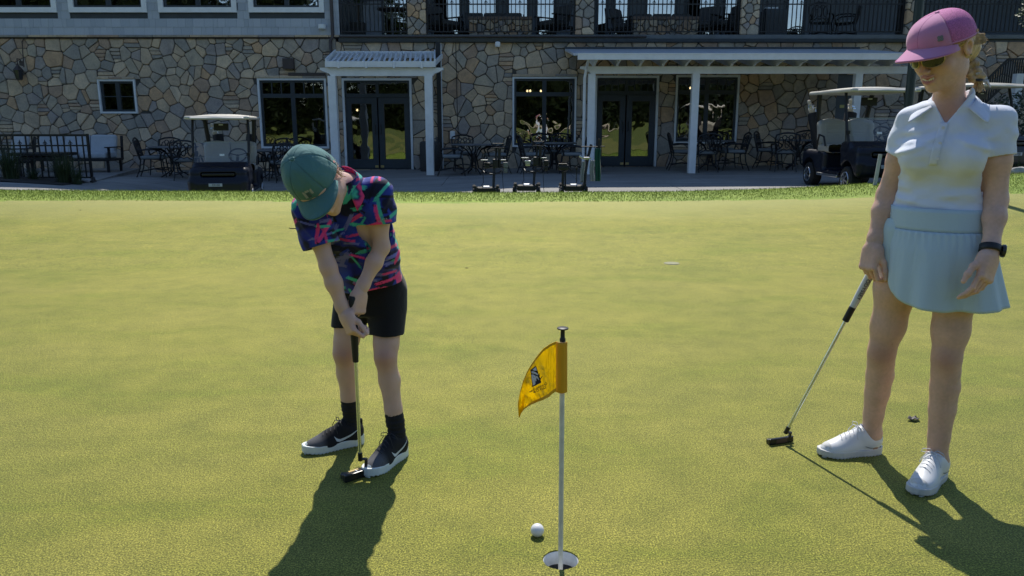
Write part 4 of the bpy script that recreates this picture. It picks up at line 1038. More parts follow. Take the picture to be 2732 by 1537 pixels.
def hand(S, wrist, d, n, s, k=1.0, curls=None, spread=0.04, thumb=None, rf=0.0078):
    """d: wrist->knuckles, n: back-of-hand normal, s: direction of the thumb side; returns finger tip points"""
    w = V3(wrist); d = nrm(d); n = V3(n); n = nrm(n - d*(n @ d)); t = V3(s); t = nrm(t - d*(t @ d) - n*(t @ n))
    R = np.array([t, d, n])
    S.cone(w - d*0.01*k, w + d*0.03*k, 0.024*k, 0.026*k, 0.02*k, flat=(n, 0.72))
    S.rbox(w + d*0.05*k + n*0.002*k, V3(0.037, 0.044, 0.0135)*k, 0.012*k, 0.022*k, R)
    S.ell(w + d*0.03*k + t*0.025*k - n*0.008*k, V3(0.018, 0.03, 0.015)*k, 0.015*k, R)
    offs = [0.029, 0.0098, -0.0098, -0.028]; L = [(0.042, 0.026, 0.02), (0.046, 0.029, 0.021), (0.043, 0.027, 0.021), (0.034, 0.021, 0.018)]
    base = [0.088, 0.092, 0.089, 0.081]; tips = []
    curls = curls or [(20, 25, 15)]*4
    for i in range(4):
        b = w + d*base[i]*k*0.97 + t*offs[i]*k; dirv = nrm(d + t*spread*(1.5 - i)); P = [b - d*0.016*k, b]; ang = 0; r0 = rf*(1.05 if i < 3 else 0.92)*k
        for j in range(3):
            ang += math.radians(curls[i][j]); v = dirv*math.cos(ang) - n*math.sin(ang); P.append(P[-1] + v*L[i][j]*k)
        S.chain(P, [r0*1.15, r0*1.12, r0*1.0, r0*0.94, r0*0.78], 0.0012*k); tips.append(P[-1])
        S.ell(b + n*0.004*k, V3(0.008, 0.009, 0.008)*k, 0.006*k, R); S.ell(P[2] + n*0.001*k, V3(0.0082, 0.0082, 0.0082)*k, 0.003*k, R)
    th = thumb or [(0.9, 0.9, -0.35), (0.35, 1.0, -0.35), (0.15, 1.0, -0.3)]
    P = [w + d*0.022*k + t*0.022*k - n*0.004*k]
    for (a, b, c), l in zip(th, (0.046, 0.033, 0.027)): P.append(P[-1] + nrm(t*a + d*b + n*c)*l*k)
    S.chain(P, [0.0145*k, 0.0108*k, 0.0098*k, 0.0078*k], 0.008*k); tips.append(P[-1])
    return tips
def grid_mesh(name, f, nu, nv, m, parent, off, wrapu=False, solid=0.0, sub=0, smooth=True, o=0.0):
    b = MB(); b.grid(lambda i, j: Vector(f(i/(nu if wrapu else nu-1), j/(nv-1))) - Vector(off), nu, nv, wrapu)
    ob = b.build(name, m, parent, False, solid, sub, o)
    if smooth: ob.data.shade_smooth()
    return ob
# ================================================================== PEOPLE
def to_np(v): return np.array([v[0], v[1], v[2]], float)
def DD(x, y, Y): return to_np(D(x, y, Y))
def fabric(name, col, rough=0.85, weave=700.0, fold=0.25, fscale=9.0, sheen=0.2, stretch=(1, 1, 1)):
    m, g, p = newmat(name); tc = g.new('ShaderNodeTexCoord'); p.inputs['Base Color'].default_value = c4(col); p.inputs['Roughness'].default_value = rough
    p.inputs['Specular IOR Level'].default_value = 0.25; p.inputs['Sheen Weight'].default_value = sheen
    mp = g.new('ShaderNodeMapping'); mp.inputs['Scale'].default_value = stretch; g.link(tc.outputs['Object'], mp.inputs[0])
    b1 = g.bump(g.noise(mp.outputs[0], fscale, 3, 0.5, 0.8).outputs[0], fold, 0.03)
    b2 = g.bump(g.noise(tc.outputs['Object'], weave, 2, 0.5).outputs[0], 0.25, 0.0006, b1); g.link(b2, p.inputs['Normal'])
    return m
# ---- shoes (local: x heel->toe, z up; length 1 unit = shoe length)
def shoe_sdf(L, W, thick=1.0):
    S = SDF((-0.02, -W - 0.01, -0.004), (L + 0.02, W + 0.01, 0.14), 0.0026); U = SDF((-0.02, -W - 0.01, -0.004), (L + 0.02, W + 0.01, 0.14), 0.0026)
    k = L / 0.26
    S.ell((0.045*k, 0, 0.05*k), V3(0.045, 0.035, 0.062)*k, 0); S.ell((0.105*k, 0, 0.046*k), V3(0.075, 0.036, 0.05)*k, 0.03); S.ell((0.185*k, 0.004, 0.026*k), V3(0.068, 0.041, 0.036)*k, 0.04)
    S.cone((0.042*k, 0, 0.06*k), (0.085*k, 0, 0.083*k), 0.039*k, 0.031*k, 0.02)
    S.cone((0.05*k, 0, 0.22*k), (0.052*k, 0, 0.105*k), 0.034*k, 0.031*k, 0.004, 's')
    S.cut((0, 0, 0.014), (0, 0, -1))
    # sole
    def outline(x, y, z):
        t = np.clip(x/L, 0, 1); w = W*np.interp(t, [0, 0.06, 0.2, 0.42, 0.7, 0.88, 0.96, 1.0], [0.45, 0.74, 0.82, 0.78, 0.99, 0.86, 0.6, 0.3])
        d2 = np.abs(y - 0.004*np.sin(math.pi*t)) - w; d = np.maximum(d2, np.abs(x - L/2) - L/2)
        top = 0.026*k*thick + 0.012*k*np.maximum(0, t - 0.75)*2 + 0.014*k*np.maximum(0, 0.25 - t)*3; bot = 0.012*k*np.maximum(0, t - 0.78)*3
        return np.maximum(d, np.maximum(z - top, bot - z))
    U.op(outline, (0, -W, 0), (L, W, 0.06), 0); U.disp(lambda x, y, z: np.where(z < 0.008, 0.0008*np.sign(np.sin(x*420)), 0.0))
    return S, U
def bow(mb, p, ax, lat, up, k, tails=True):
    p = Vector(p); ax = Vector(ax); lat = Vector(lat); up = Vector(up)
    for q in (-1, 1):
        mb.tube([p, p + lat*q*0.012*k + up*0.012*k, p + lat*q*0.034*k + up*0.008*k + ax*0.004, p + lat*q*0.04*k - up*0.006*k, p + lat*q*0.024*k - up*0.004*k, p], 0.0016, 5)
        if tails: mb.tube([p, p + lat*q*0.016*k + ax*0.014*k + up*0.002, p + lat*q*0.03*k + ax*0.022*k - up*0.022*k, p + lat*q*0.036*k + ax*0.02*k - up*0.04*k], 0.0016, 5)
def shoe(parent, base, heel, toe, L, W, mats, name='shoe', kind='golf', side=1):
    heel = Vector(heel); toe = Vector(toe); d = (toe - heel).normalized(); ang = math.atan2(d.y, d.x)
    S, U = shoe_sdf(L, W, mats.get('thick', 1.0)); k = L/0.26
    def colr(P):
        c = np.tile(np.asarray(mats['upper'], float), (len(P), 1))
        c = mix3(c, mats['toe'], np.clip((P[:, 0]/L - 0.62)*8, 0, 1)*np.clip((P[:, 2] - 0.012)*200, 0, 1)*mats.get('toemix', 0))
        return c
    o = link(name, S.mesh(name, (0, 0, 0), colr, 1), mats['mat'], parent)
    o.location = heel - Vector(base); o.rotation_euler = (0, 0, ang)
    so = link('sole', U.mesh('sole', (0, 0, 0), None, 1), mats['sole'], o)
    lc = MB()
    for i in range(5):
        x = (0.105 + 0.0165*i)*k; h0 = S.hit((x, 0, 0.13), (0, 0, -1), 0.14, -0.0005); y0 = 0.019*k
        a = S.hit((x - 0.006, -y0, 0.13), (0, 0, -1), 0.14, -0.001); b = S.hit((x + 0.006, y0, 0.13), (0, 0, -1), 0.14, -0.001)
        lc.tube([a + Vector((0, 0, 0.001)), h0 + Vector((0, 0, 0.0025)), b + Vector((0, 0, 0.001))], 0.0021, 5)
    h0 = S.hit((0.1*k, 0, 0.14), (0, 0, -1), 0.14, -0.002); bow(lc, h0 + Vector((0, 0, 0.003)), (1, 0, 0), (0, 1, 0), (0, 0, 1), k)
    lc.build('laces', mats['lace'], o, smooth=True)
    # collar lining
    rg = []
    for i in range(24):
        a = 2*math.pi*i/24; c = Vector((0.05*k + 0.036*k*math.cos(a), 0.031*k*math.sin(a), 0))
        rg.append(S.hit((c.x, c.y, 0.135), (0, 0, -1), 0.14, 0.0) + Vector((0, 0, 0.001)))
    cl = MB(); cl.tube(rg, 0.0042, 6, True); cl.build('collar', mats['collar'], o, smooth=True)
    if kind == 'golf':
        sp = MB()
        for i in range(9):
            for q in (-1, 1): sp.lathe([(0.004, 0.004), (0.0045, 0.0), (0.002, -0.0035)], 6, (L*(0.1 + 0.095*i), q*W*0.55*(0.7 if i in (3, 4) else 1), 0.003))
        sp.build('spikes', M['black_plastic'], o)
        st = MB(); pts = [S.hit((L*t, side*0.1, z), (0, -side, 0), 0.12, 0.0006) for t, z in ((0.06, 0.036), (0.16, 0.034), (0.26, 0.036), (0.33, 0.042))]; st.tube(pts, 0.0012, 5); st.build('seam_line', M['black_plastic'], o)
        tc_ = MB(); tc_.grid(lambda i, j: S.hit((L*(0.86 + 0.11*j/3), (i/8 - 0.5)*W*1.5*(1 - 0.35*j/3), 0.13), (0, 0, -1), 0.14, 0.0008), 9, 4); tc_.build('toe_cap', mats['sole'], o, smooth=True)
    else:
        # side swoosh, both sides
        cv = [(0.00, 0.30), (0.10, 0.06), (0.22, -0.04), (0.38, 0.02), (0.62, 0.22), (1.0, 0.62)]; lo_ = [(0.0, 0.30), (0.05, -0.12), (0.2, -0.26), (0.4, -0.17), (0.66, 0.1), (1.0, 0.62)]
        for sd in (-1, 1):
            sw = MB(); n = 14
            def pt(i, j):
                t = i/(n-1); xs_ = [c[0] for c in cv]; top = np.interp(t, xs_, [c[1] for c in cv]); lo2 = np.interp(t, [c[0] for c in lo_], [c[1] for c in lo_]); v = lo2 + (top - lo2)*j/2
                return S.hit((L*0.52 - t*L*0.42, sd*0.1, 0.05*k + v*0.05*k), (0, -sd, 0), 0.12, 0.0012)
            sw.grid(pt, n, 3); so2 = sw.build('swoosh', mats['logo'], o, smooth=True)
        tp = MB(); tp.bevbox((0.006, 0, 0.088*k), (0.01, 0.016, 0.036), 0.003); tp.build('pull_tab', mats['collar'], o)
        tb_ = MB(); tb_.grid(lambda i, j: S.hit((L*(0.93 + 0.055*j/3), (i/8 - 0.5)*W*0.72, 0.13), (0, 0, -1), 0.14, 0.0015), 9, 4); tb_.build('toe_bumper', mats['sole'], o, smooth=True)
    return o
# ---- caps
def cap(parent, base, H, crown, brimv, mats, a=0.09, b=0.112, h=0.118, z0=0.035, cy=-0.008, back=0.02, mesh_back=False, slump=0.0):
    off = Vector(base)
    def ringz(t): # base line, t angle from front
        return z0 - back*(1 - math.cos(t))*0.5
    def f(u, v):
        t = u*2*math.pi; e = v*math.pi/2; zb = ringz(t); front = max(0, math.cos(t))
        rr = math.cos(e)**(0.72 if True else 1); hh = math.sin(e)**0.92
        sm = 1 - 0.012*(abs(math.cos(3*t))**24)*math.cos(e)
        x = math.sin(t)*a*rr*sm; y = cy + math.cos(t)*b*rr*sm + front*crown*math.sin(e*1.0)*math.cos(e)*2*0.5
        z = zb + (h - (zb - z0))*hh - slump*math.exp(-((e - 0.9)/0.3)**2)*(0.5 + 0.5*math.sin(5*t + 1))
        return Vector(H.P(x, y, z))
    def fp(u0, u1):
        return lambda u, v: f(u0 + (u1 - u0)*u, v)
    root = empty('cap', (0, 0, 0), 0, parent)
    if mesh_back:
        front = grid_mesh('front_panel', fp(-0.16, 0.16), 26, 18, mats['front'], root, off, solid=0.003)
        rear = grid_mesh('mesh_panel', fp(0.16, 0.84), 60, 18, mats['mesh'], root, off, solid=0.002)
    else:
        for i in range(6): grid_mesh('panel', fp(i/6 + 1/12 - 1/6, i/6 + 1/12), 14, 18, mats['front'], root, off, solid=0.003)
    st = MB()
    for i in range(6 if not mesh_back else 3):
        u = (i/6 + 1/12) if not mesh_back else (0.16, 0.84, 0.0)[i]
        st.tube([f(u, v/14*0.97) + (f(u, v/14*0.97) - Vector(H.P(0, cy, z0))).normalized()*0.0006 - off for v in range(15)], 0.0016, 5)
    st.build('seam', mats['seam'], root)
    bt = MB(); pt = Vector(H.P(0, cy, z0 + h)) - off; R = Matrix((H.r, H.f, H.u)).transposed()
    bt.lathe([(0.001, 0.0055), (0.006, 0.005), (0.0085, 0.001), (0.0085, -0.003)], 12, pt, R); bt.build('button', mats['front'], root, smooth=True)
    bw, bl, curve, drop = brimv
    def br(u, v):
        s_ = u*2 - 1; t = s_*bw; x0 = math.sin(t)*a*0.995; y0 = cy + math.cos(t)*b*0.995
        out = bl*(max(0, 1 - abs(s_)**2.6))**0.55*v
        x = x0*(1 + 0.06*v); y = y0 + out; z = ringz(t) + 0.002 - drop*v*(max(0, 1 - abs(s_)**2.2)) - curve*(s_**2)*(0.35 + 0.65*v) + curve*0.12
        return Vector(H.P(x, y, z))
    bo = grid_mesh('brim', br, 33, 13, mats['brim'], root, off, solid=0.004)
    sb = MB(); sb.tube([br(i/30, 0.97) + Vector(H.u)*0.003 - off for i in range(1, 30)], 0.0012, 4); sb.build('brim_stitch', mats['seam'], root)
    bd = MB(); bd.tube([f(i/40, 0.02) - off for i in range(40)], 0.0028, 5, True); bd.build('sweatband', mats['front'], root)
    return root, f
def strip_on(S, pts, nrm_dir, lift, w_vec):
    return [S.hit(p, nrm_dir, 0.4, lift) for p in pts]
def text_mesh(txt, size, ext=0.0004):
    cu = bpy.data.curves.new('lettering', 'FONT'); cu.body = txt; cu.size = size; cu.extrude = ext; cu.align_x = 'CENTER'; cu.align_y = 'CENTER'; cu.resolution_u = 3
    o = bpy.data.objects.new('lettering', cu); COL.objects.link(o); dg = bpy.context.evaluated_depsgraph_get(); me = bpy.data.meshes.new_from_object(o.evaluated_get(dg))
    COL.objects.unlink(o); bpy.data.objects.remove(o); return me
def put_text(txt, size, m, parent, pos, xdir, ydir, mirror=False, name='lettering'):
    me = text_mesh(txt, size); me.materials.clear(); me.materials.append(m); x = Vector(xdir).normalized(); y = (Vector(ydir) - x*Vector(ydir).dot(x)).normalized(); z = x.cross(y)
    if mirror: x = -x
    o = bpy.data.objects.new(name, me); COL.objects.link(o); o.parent = parent
    o.matrix_local = Matrix(((x.x, y.x, z.x, pos[0]), (x.y, y.y, z.y, pos[1]), (x.z, y.z, z.z, pos[2]), (0, 0, 0, 1))); return o

# ------------------------------------------------------------------ the woman
def make_woman():
    base = Vector((1.46, 2.70, 0.0)); bo = to_np(base)
    W = thing('person', 'standing person in pink cap, sunglasses, white polo and pale blue golf skirt', 'person', base)
    yaw = math.radians(35); f = V3(-math.sin(yaw), -math.cos(yaw), 0); r = V3(-math.cos(yaw), math.sin(yaw), 0); up = V3(0, 0, 1)
    PC = DD(2352, 600, 2.70); NB = DD(2396, 262, 2.67)
    SR, SL = DD(2294, 308, 2.75), DD(2514, 304, 2.60)
    ER, WR = DD(2230, 490, 2.80), DD(2197, 618, 2.76); EL, WL = DD(2507, 505, 2.57), DD(2490, 640, 2.485)
    HR, HL = PC + r*0.085 - up*0.02, PC - r*0.085 - up*0.02
    KR, AR = DD(2219, 885, 2.80), DD(2192, 1085, 2.875); KL, AL = DD(2382, 900, 2.625), DD(2357, 1152, 2.655)
    H = Head(DD(2370, 121, 2.63), V3(-math.sin(math.radians(63))*0.9, -math.cos(math.radians(63))*0.9, -0.43), V3(0.0, 0, 1), 1.0)
    S = SDF(np.array([0.95, 2.40, 0.0]), np.array([1.95, 3.05, 1.72]), 0.0032)
    ax = NB - PC
    body = [(-0.13, 0, 0, 0.13, 0.09), (-0.03, 0, 0, 0.16, 0.108), (0.06, 0, 0, 0.148, 0.1), (0.15, 0, 0, 0.118, 0.085), (0.22, 0, 0.002, 0.116, 0.084), (0.3, 0, 0.006, 0.126, 0.09), (0.38, 0, 0, 0.132, 0.08), (0.44, 0, -0.005, 0.112, 0.062), (0.47, 0, 0, 0.07, 0.055)]
    S.loft(PC, ax, r, body, 0, rnd=0.03)
    for A, K, Hp, kf in ((AR, KR, HR, 1.0), (AL, KL, HL, 1.0)):
        th = Hp*0.5 + K*0.5; fk = nrm(f + V3(-0.3, 0, 0))
        S.chain([Hp, Hp*0.6 + K*0.4 + fk*0.01, Hp*0.25 + K*0.75, K + fk*0.004], [0.08084, 0.07144, 0.0564, 0.04794], 0.03)
        S.ell(K + fk*0.012, (0.033, 0.033, 0.045), 0.03)
        cm = K*0.72 + A*0.28 - fk*0.012; S.chain([K - fk*0.002, K*0.87 + A*0.13 - fk*0.006, cm, K*0.5 + A*0.5 - fk*0.009, K*0.22 + A*0.78 - fk*0.003, A], [0.04606, 0.04465, 0.04747, 0.04277, 0.03243, 0.02867], 0.012)
        S.cone(K*0.9 + A*0.1 + fk*0.012, A + fk*0.006, 0.032, 0.025, 0.03)
        for q in (-1, 1): S.ell(A + r*q*0.025 - up*0.005, (0.014, 0.014, 0.018), 0.012)
        S.cone(A, A - up*0.05, 0.034, 0.036, 0.02)
    for Sh, E, Wr in ((SR, ER, WR), (SL, EL, WL)):
        S.chain([Sh, Sh*0.5 + E*0.5, E], [0.04232, 0.03634, 0.03174], 0.03); S.chain([E, E*0.68 + Wr*0.32, Wr*0.85 + E*0.15, Wr], [0.03174, 0.03312, 0.02438, 0.023], 0.02)
    H.build(S, NB - up*0.05 + V3(0, 0.012, 0), 0.046)
    # hands
    HA, HB = SDF(WR - np.array([0.1, 0.12, 0.22]), WR + np.array([0.14, 0.1, 0.06]), 0.0018), SDF(WL - np.array([0.12, 0.14, 0.22]), WL + np.array([0.1, 0.1, 0.06]), 0.0018)
    for q_, E, Wr in ((HA, ER, WR), (HB, EL, WL)): q_.cone(Wr*0.86 + E*0.14, Wr, 0.0238, 0.0228, 0.0)
    hand(HA, WR, DD(2180, 690, 2.74) - WR, V3(-0.85, -0.35, 0.1), V3(0.35, -0.9, -0.1), 0.98, [(38, 55, 35), (50, 65, 45), (52, 68, 45), (55, 68, 45)], thumb=[(0.55, 1.0, -0.55), (0.2, 1.0, -0.35), (0.1, 1.0, -0.3)])
    hand(HB, WL, DD(2470, 722, 2.45) - WL, V3(0.45, -0.85, 0.1), V3(-0.85, -0.45, -0.1), 1.0, [(14, 24, 16), (22, 30, 20), (28, 34, 22), (32, 36, 22)], thumb=[(0.75, 1.0, -0.25), (0.3, 1.0, -0.2), (0.1, 1.0, -0.25)])
    def skin(P):
        c = np.tile(np.array([0.68, 0.43, 0.325]), (len(P), 1))
        nz = vnoise(P[:, 0]*25, P[:, 1]*25, P[:, 2]*25, 3)*0.09 + vnoise(P[:, 0]*140, P[:, 1]*140, P[:, 2]*140, 5)*0.07; c = c*(1 + nz[:, None])
        for K in (KR, KL): c = mix3(c, (0.5, 0.25, 0.17), bump_at(P, K + f*0.045, 0.045)*0.7)
        c = mix3(c, (0.56, 0.27, 0.2), (bump_at(P, H.P(0.038, 0.07, -0.03), 0.03) + bump_at(P, H.P(-0.038, 0.07, -0.03), 0.03) + bump_at(P, H.P(0, 0.115, -0.03), 0.018))*0.45)
        L = (P - H.c) @ H.rows().T / H.k
        lip = np.exp(-(((L[:, 0])/0.026)**2 + ((L[:, 2] + 0.0705 - 0.5*(L[:, 0]/0.03)**2*0.02)/0.0145)**2)**2)*(L[:, 1] > 0.07)
        c = mix3(c, (0.42, 0.13, 0.115), lip*0.9)
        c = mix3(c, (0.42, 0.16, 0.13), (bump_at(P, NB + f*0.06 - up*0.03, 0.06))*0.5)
        sp = vnoise(P[:, 0]*60, P[:, 1]*60, P[:, 2]*60, 9); c = mix3(c, (0.25, 0.13, 0.08), np.clip((sp - 0.88)*9, 0, 0.4)*(P[:, 2] < 0.8))
        return c
    link('body', S.mesh('body', bo, skin, 1, (HA, HB)), M['skin'], W)
    # teeth
    t = MB()
    for i in range(-3, 4):
        xx = i*0.0058; t.bevbox(Vector(H.P(xx, 0.093 - 13*xx*xx, -0.0685 + 7*xx*xx)) - base, (0.0058*H.k, 0.006, 0.009), 0.0015, Matrix((H.r, H.f, H.u)).transposed())
    t.build('teeth', mat('teeth', (0.75, 0.72, 0.66), 0.3), W)
    # sunglasses
    g = MB(); R_ = Matrix((H.r, H.f, H.u)).transposed()
    for q in (-1, 1):
        def lens(i, j): 
            a = 2*math.pi*i/20; rr = j/5; sx = (abs(math.cos(a))**0.75)*math.copysign(1, math.cos(a)); sz = (abs(math.sin(a))**0.75)*math.copysign(1, math.sin(a))
            x = q*0.033 + sx*0.0275*rr; z = -0.001 + sz*0.021*rr*(1.0 + 0.1*sx*q); y = 0.113 - 9*(x*x) - 0.004*(1 - rr*rr)*-1
            return Vector(H.P(x, y, z)) - base
        lm = MB(); lm.grid(lens, 20, 6, True); lm.build('lens', mat('dark_lens', (0.02, 0.018, 0.012), 0.06, spec=0.8), None).parent = None
    ob = [o for o in COL.objects if o.name.startswith('lens') and o.parent is None]
    fr_ = MB()
    for q in (-1, 1):
        rim = []
        for i in range(24):
            a = 2*math.pi*i/24; sx = (abs(math.cos(a))**0.75)*math.copysign(1, math.cos(a)); sz = (abs(math.sin(a))**0.75)*math.copysign(1, math.sin(a))
            x = q*0.033 + sx*0.0285; z = -0.001 + sz*0.022*(1.0 + 0.1*sx*q); rim.append(Vector(H.P(x, 0.1128 - 9*x*x, z)) - base)
        fr_.tube(rim, 0.0014, 5, True)
        fr_.tube([Vector(H.P(q*0.0615, 0.078, 0.008)) - base, Vector(H.P(q*0.076, 0.06, 0.009)) - base, Vector(H.P(q*0.081, -0.005, 0.012)) - base], 0.0016, 5)
    fr_.tube([Vector(H.P(-0.006, 0.1125, 0.006)) - base, Vector(H.P(0, 0.114, 0.008)) - base, Vector(H.P(0.006, 0.1125, 0.006)) - base], 0.0016, 5)
    fo = fr_.build('sunglasses', M['brass'], W, smooth=True)
    for o in ob: o.parent = fo
    # earring
    e = MB(); e.lathe([(0.001, 0.004), (0.004, 0.0), (0.001, -0.004)], 8, Vector(H.P(-0.087, -0.008, -0.034)) - base); e.build('earring', M['brass'], W, smooth=True)
    # hair: a mass under the cap with strands, and the braid
    def hair_col(): return mat('hair', (0.46, 0.32, 0.17), 0.45, var=0.5, vscale=60, bump=0.4, bscale=200, bdist=0.002)
    hm = hair_col()
    hs = SDF(H.c - 0.2, H.c + 0.2, 0.0035)
    hs.ell(H.P(0, -0.035, 0.0), V3(0.083, 0.086, 0.08)*H.k, 0, H.rows()); hs.ell(H.P(0, -0.075, -0.035), V3(0.05, 0.035, 0.045)*H.k, 0.03, H.rows())
    hs.ell(H.P(-0.04, 0.075, -0.04), V3(0.08, 0.08, 0.12)*H.k, 0.01, H.rows(), 's'); hs.ell(H.P(0.04, 0.075, -0.04), V3(0.08, 0.08, 0.12)*H.k, 0.01, H.rows(), 's')
    hs.ell(H.P(-0.092, -0.004, -0.022), V3(0.026, 0.017, 0.03)*H.k, 0.01, H.rows(), 's')
    for q in (-1, 1): hs.ell(H.P(q*0.052, -0.016, 0.026), V3(0.034, 0.058, 0.026)*H.k, 0.02, H.rows())
    hs.ell(H.P(0, -0.092, -0.03), V3(0.058, 0.042, 0.058)*H.k, 0.03, H.rows())
    hs.disp(lambda x, y, z: vnoise(x*110, y*110, z*30, 2)*0.0016)
    hair = link('hair', hs.mesh('hair', bo, None, 1), hm, W)
    st = MB(); rd = random.Random(5)
    bstart = V3(H.P(-0.005, -0.105, -0.05)); bt = [DD(2436, 158, 2.66), DD(2448, 182, 2.645), DD(2460, 199, 2.635)]
    for i in range(320):
        q = rd.choice((-1, -1, 1)); z = rd.uniform(-0.02, 0.035); x0 = q*(0.081 + rd.uniform(-0.003, 0.003)); y0 = rd.uniform(-0.02, 0.035) if z > 0.012 else rd.uniform(-0.05, -0.025)
        p = [V3(H.P(x0, y0, z + 0.01)), V3(H.P(x0*1.02, y0 - 0.05, z - 0.008)), V3(H.P(q*0.055, -0.1, z*0.6 - 0.022)), bstart + V3(rd.gauss(0, 0.007), rd.gauss(0, 0.007), rd.gauss(0, 0.01))]
        st.tube([Vector(a) - base for a in p], 0.0007, 4)
    for i in range(70):                       # flyaways
        p = V3(H.P(rd.uniform(-0.08, 0.02), -0.1 + rd.uniform(-0.01, 0.02), rd.uniform(-0.08, -0.02))); d_ = V3(rd.uniform(-0.2, 1), rd.uniform(-0.5, 0.3), rd.uniform(-0.4, 0.7))
        st.tube([Vector(p) - base, Vector(p + d_*0.014 + V3(0, 0, 0.002)) - base, Vector(p + d_*0.026 + V3(0.004, 0, -0.01)) - base], 0.0004, 3)
    st.build('strand', hm, hair)
    bs = SDF(bt[0] - 0.12, bt[2] + 0.12, 0.003)
    path = [bstart, bt[0], bt[1], bt[2]]; nB = 9
    def along(t):
        t = t*(len(path) - 1); i = min(len(path) - 2, int(t)); return path[i]*(1 - (t - i)) + path[i+1]*(t - i)
    for i in range(nB):
        c = along(i/(nB - 1)); sd = (1 if i % 2 else -1); bs.ell(c + V3(sd*0.011, sd*-0.005, 0), V3(0.022, 0.02, 0.016)*(1 - 0.25*i/nB), 0.004)
    bs.disp(lambda x, y, z: vnoise(x*160, y*160, z*90, 4)*0.0025)
    link('braid', bs.mesh('braid', bo, None, 1), hm, hair)
    tl = MB(); e0 = bt[2]; 
    for i in range(46):
        a = V3(rd.gauss(0, 0.005), rd.gauss(0, 0.005), rd.gauss(0, 0.003)); b = V3(rd.gauss(0.012, 0.009), rd.gauss(0.002, 0.008), rd.gauss(-0.034, 0.005))
        tl.tube([Vector(e0 + a) - base, Vector(e0 + a + b*0.5 + V3(0.003, 0, 0)) - base, Vector(e0 + a + b) - base], 0.0014, 4)
    tl.build('braid_tail', hm, hair)
    bw_ = MB(); bw_.tube([Vector(e0 + V3(0.012*math.cos(t), 0.012*math.sin(t), 0.004*math.sin(t))) - base for t in np.linspace(0, 6.28, 12)[:-1]], 0.005, 6, True)
    bw_.build('hair_tie', M['black_plastic'], hair)
    rb = MB()
    for (dx, dz, l) in ((0.03, 0.002, 1), (0.045, -0.028, 1), (-0.012, 0.024, 0.7)):
        p0 = Vector(e0); p1 = p0 + Vector((dx*0.55, -0.008, dz*0.5 + 0.006)); p2 = p0 + Vector((dx, -0.004, dz)); wv = Vector((-dz, 0, dx)).normalized()*0.008
        rb.add([p0 - base, p1 + wv - base, p2 - base, p1 - wv - base, p1 + Vector((0, -0.004, 0)) - base], [(0, 1, 4), (1, 2, 4), (2, 3, 4), (3, 0, 4)])
    rb.build('ribbon', fabric('ribbon', (0.5, 0.5, 0.55), 0.6), hair, solid=0.001)
    # ---- polo
    T = SDF(np.array([0.98, 2.36, 0.88]), np.array([1.95, 3.02, 1.45]), 0.0032)
    shirt = [(0.075, 0.004, 0, 0.158, 0.113), (0.1, 0, 0, 0.153, 0.11), (0.15, 0, 0, 0.136, 0.1), (0.2, 0, 0.0, 0.132, 0.097), (0.27, 0, 0.008, 0.141, 0.104), (0.33, 0, 0.008, 0.147, 0.102), (0.39, 0, 0, 0.148, 0.09), (0.435, 0, -0.005, 0.128, 0.07), (0.465, 0, 0, 0.085, 0.058)]
    T.loft(PC, ax, r, shirt, 0, rnd=0.012); an = nrm(ax)
    for q in (-1, 1): T.ell(PC + an*0.285 + r*q*0.068 + f*0.083, (0.06, 0.056, 0.06), 0.035)
    T.ell(PC + an*0.30 + f*0.075, (0.07, 0.045, 0.055), 0.03)
    for Sh, E, q in ((SR, ER, 1), (SL, EL, -1)):
        d = nrm(E - Sh); e = Sh + d*0.125
        T.cone(PC + an*0.42 + r*q*0.08, Sh + up*0.002, 0.043, 0.045, 0.03); T.chain([Sh + up*0.004, Sh + d*0.05, e + d*0.02], [0.047, 0.051, 0.053], 0.02)
        out = nrm(r*q*0.5 + d)
        T.cut(e, d, (e - 0.075, e + 0.075 + 0.03*d)) if False else None
    T.cone(NB - up*0.02 + V3(0, 0.004, 0), NB + up*0.03, 0.062, 0.06, 0.02)
    # folds: drag lines from the bust to the armpit and waist
    def folds(x, y, z):
        P = np.stack([x, y, z], 1); t = (P - PC) @ an; lr = (P - PC) @ r; ff = (P - PC) @ f
        w = 0.0
        for (t0, sl, amp, wd, s0, s1) in ((0.345, -0.25, 0.006, 0.012, -0.02, 0.16), (0.315, -0.35, 0.007, 0.011, 0.03, 0.17), (0.375, -0.15, 0.005, 0.012, 0.02, 0.15), (0.34, 0.35, 0.006, 0.012, -0.17, -0.03), (0.365, 0.3, 0.004, 0.011, -0.16, -0.05), (0.13, 0.1, 0.004, 0.012, -0.16, 0.16), (0.165, -0.12, 0.003, 0.014, -0.14, 0.1)):
            line = t - (t0 + sl*(lr - (s0 + s1)/2)); env = np.clip((lr - s0)*25, 0, 1)*np.clip((s1 - lr)*25, 0, 1)*(ff > 0)
            w = w + amp*np.exp(-(line/wd)**2)*env - 0.5*amp*np.exp(-((line - wd*1.9)/wd)**2)*env
        w = w*1.25 + 0.005*vnoise(x*11, y*11, z*20, 1) + 0.003*vnoise(x*30, y*30, z*44, 6)
        return -w
    T.disp(folds)
    # openings
    for Sh, E, q in ((SR, ER, 1), (SL, EL, -1)):
        d = nrm(E - Sh); e = Sh + d*0.118; nn = nrm(d + r*q*0.12)
        lo = e - 0.09; hi = e + 0.09; k = T.sl(lo, hi); x, y, z = T.pts(k); lat = ((x - PC[0])*r[0] + (y - PC[1])*r[1])*q
        pl = ((x - e[0])*nn[0] + (y - e[1])*nn[1] + (z - e[2])*nn[2]); armd = np.sqrt((x - e[0] - 0)**2 + (y - e[1])**2 + (z - e[2])**2)
        T.d[k] = np.where(armd < 0.082, np.maximum(T.d[k], pl), T.d[k]); T.cone(e - d*0.012, e + d*0.1, 0.0475, 0.05, 0, 's')
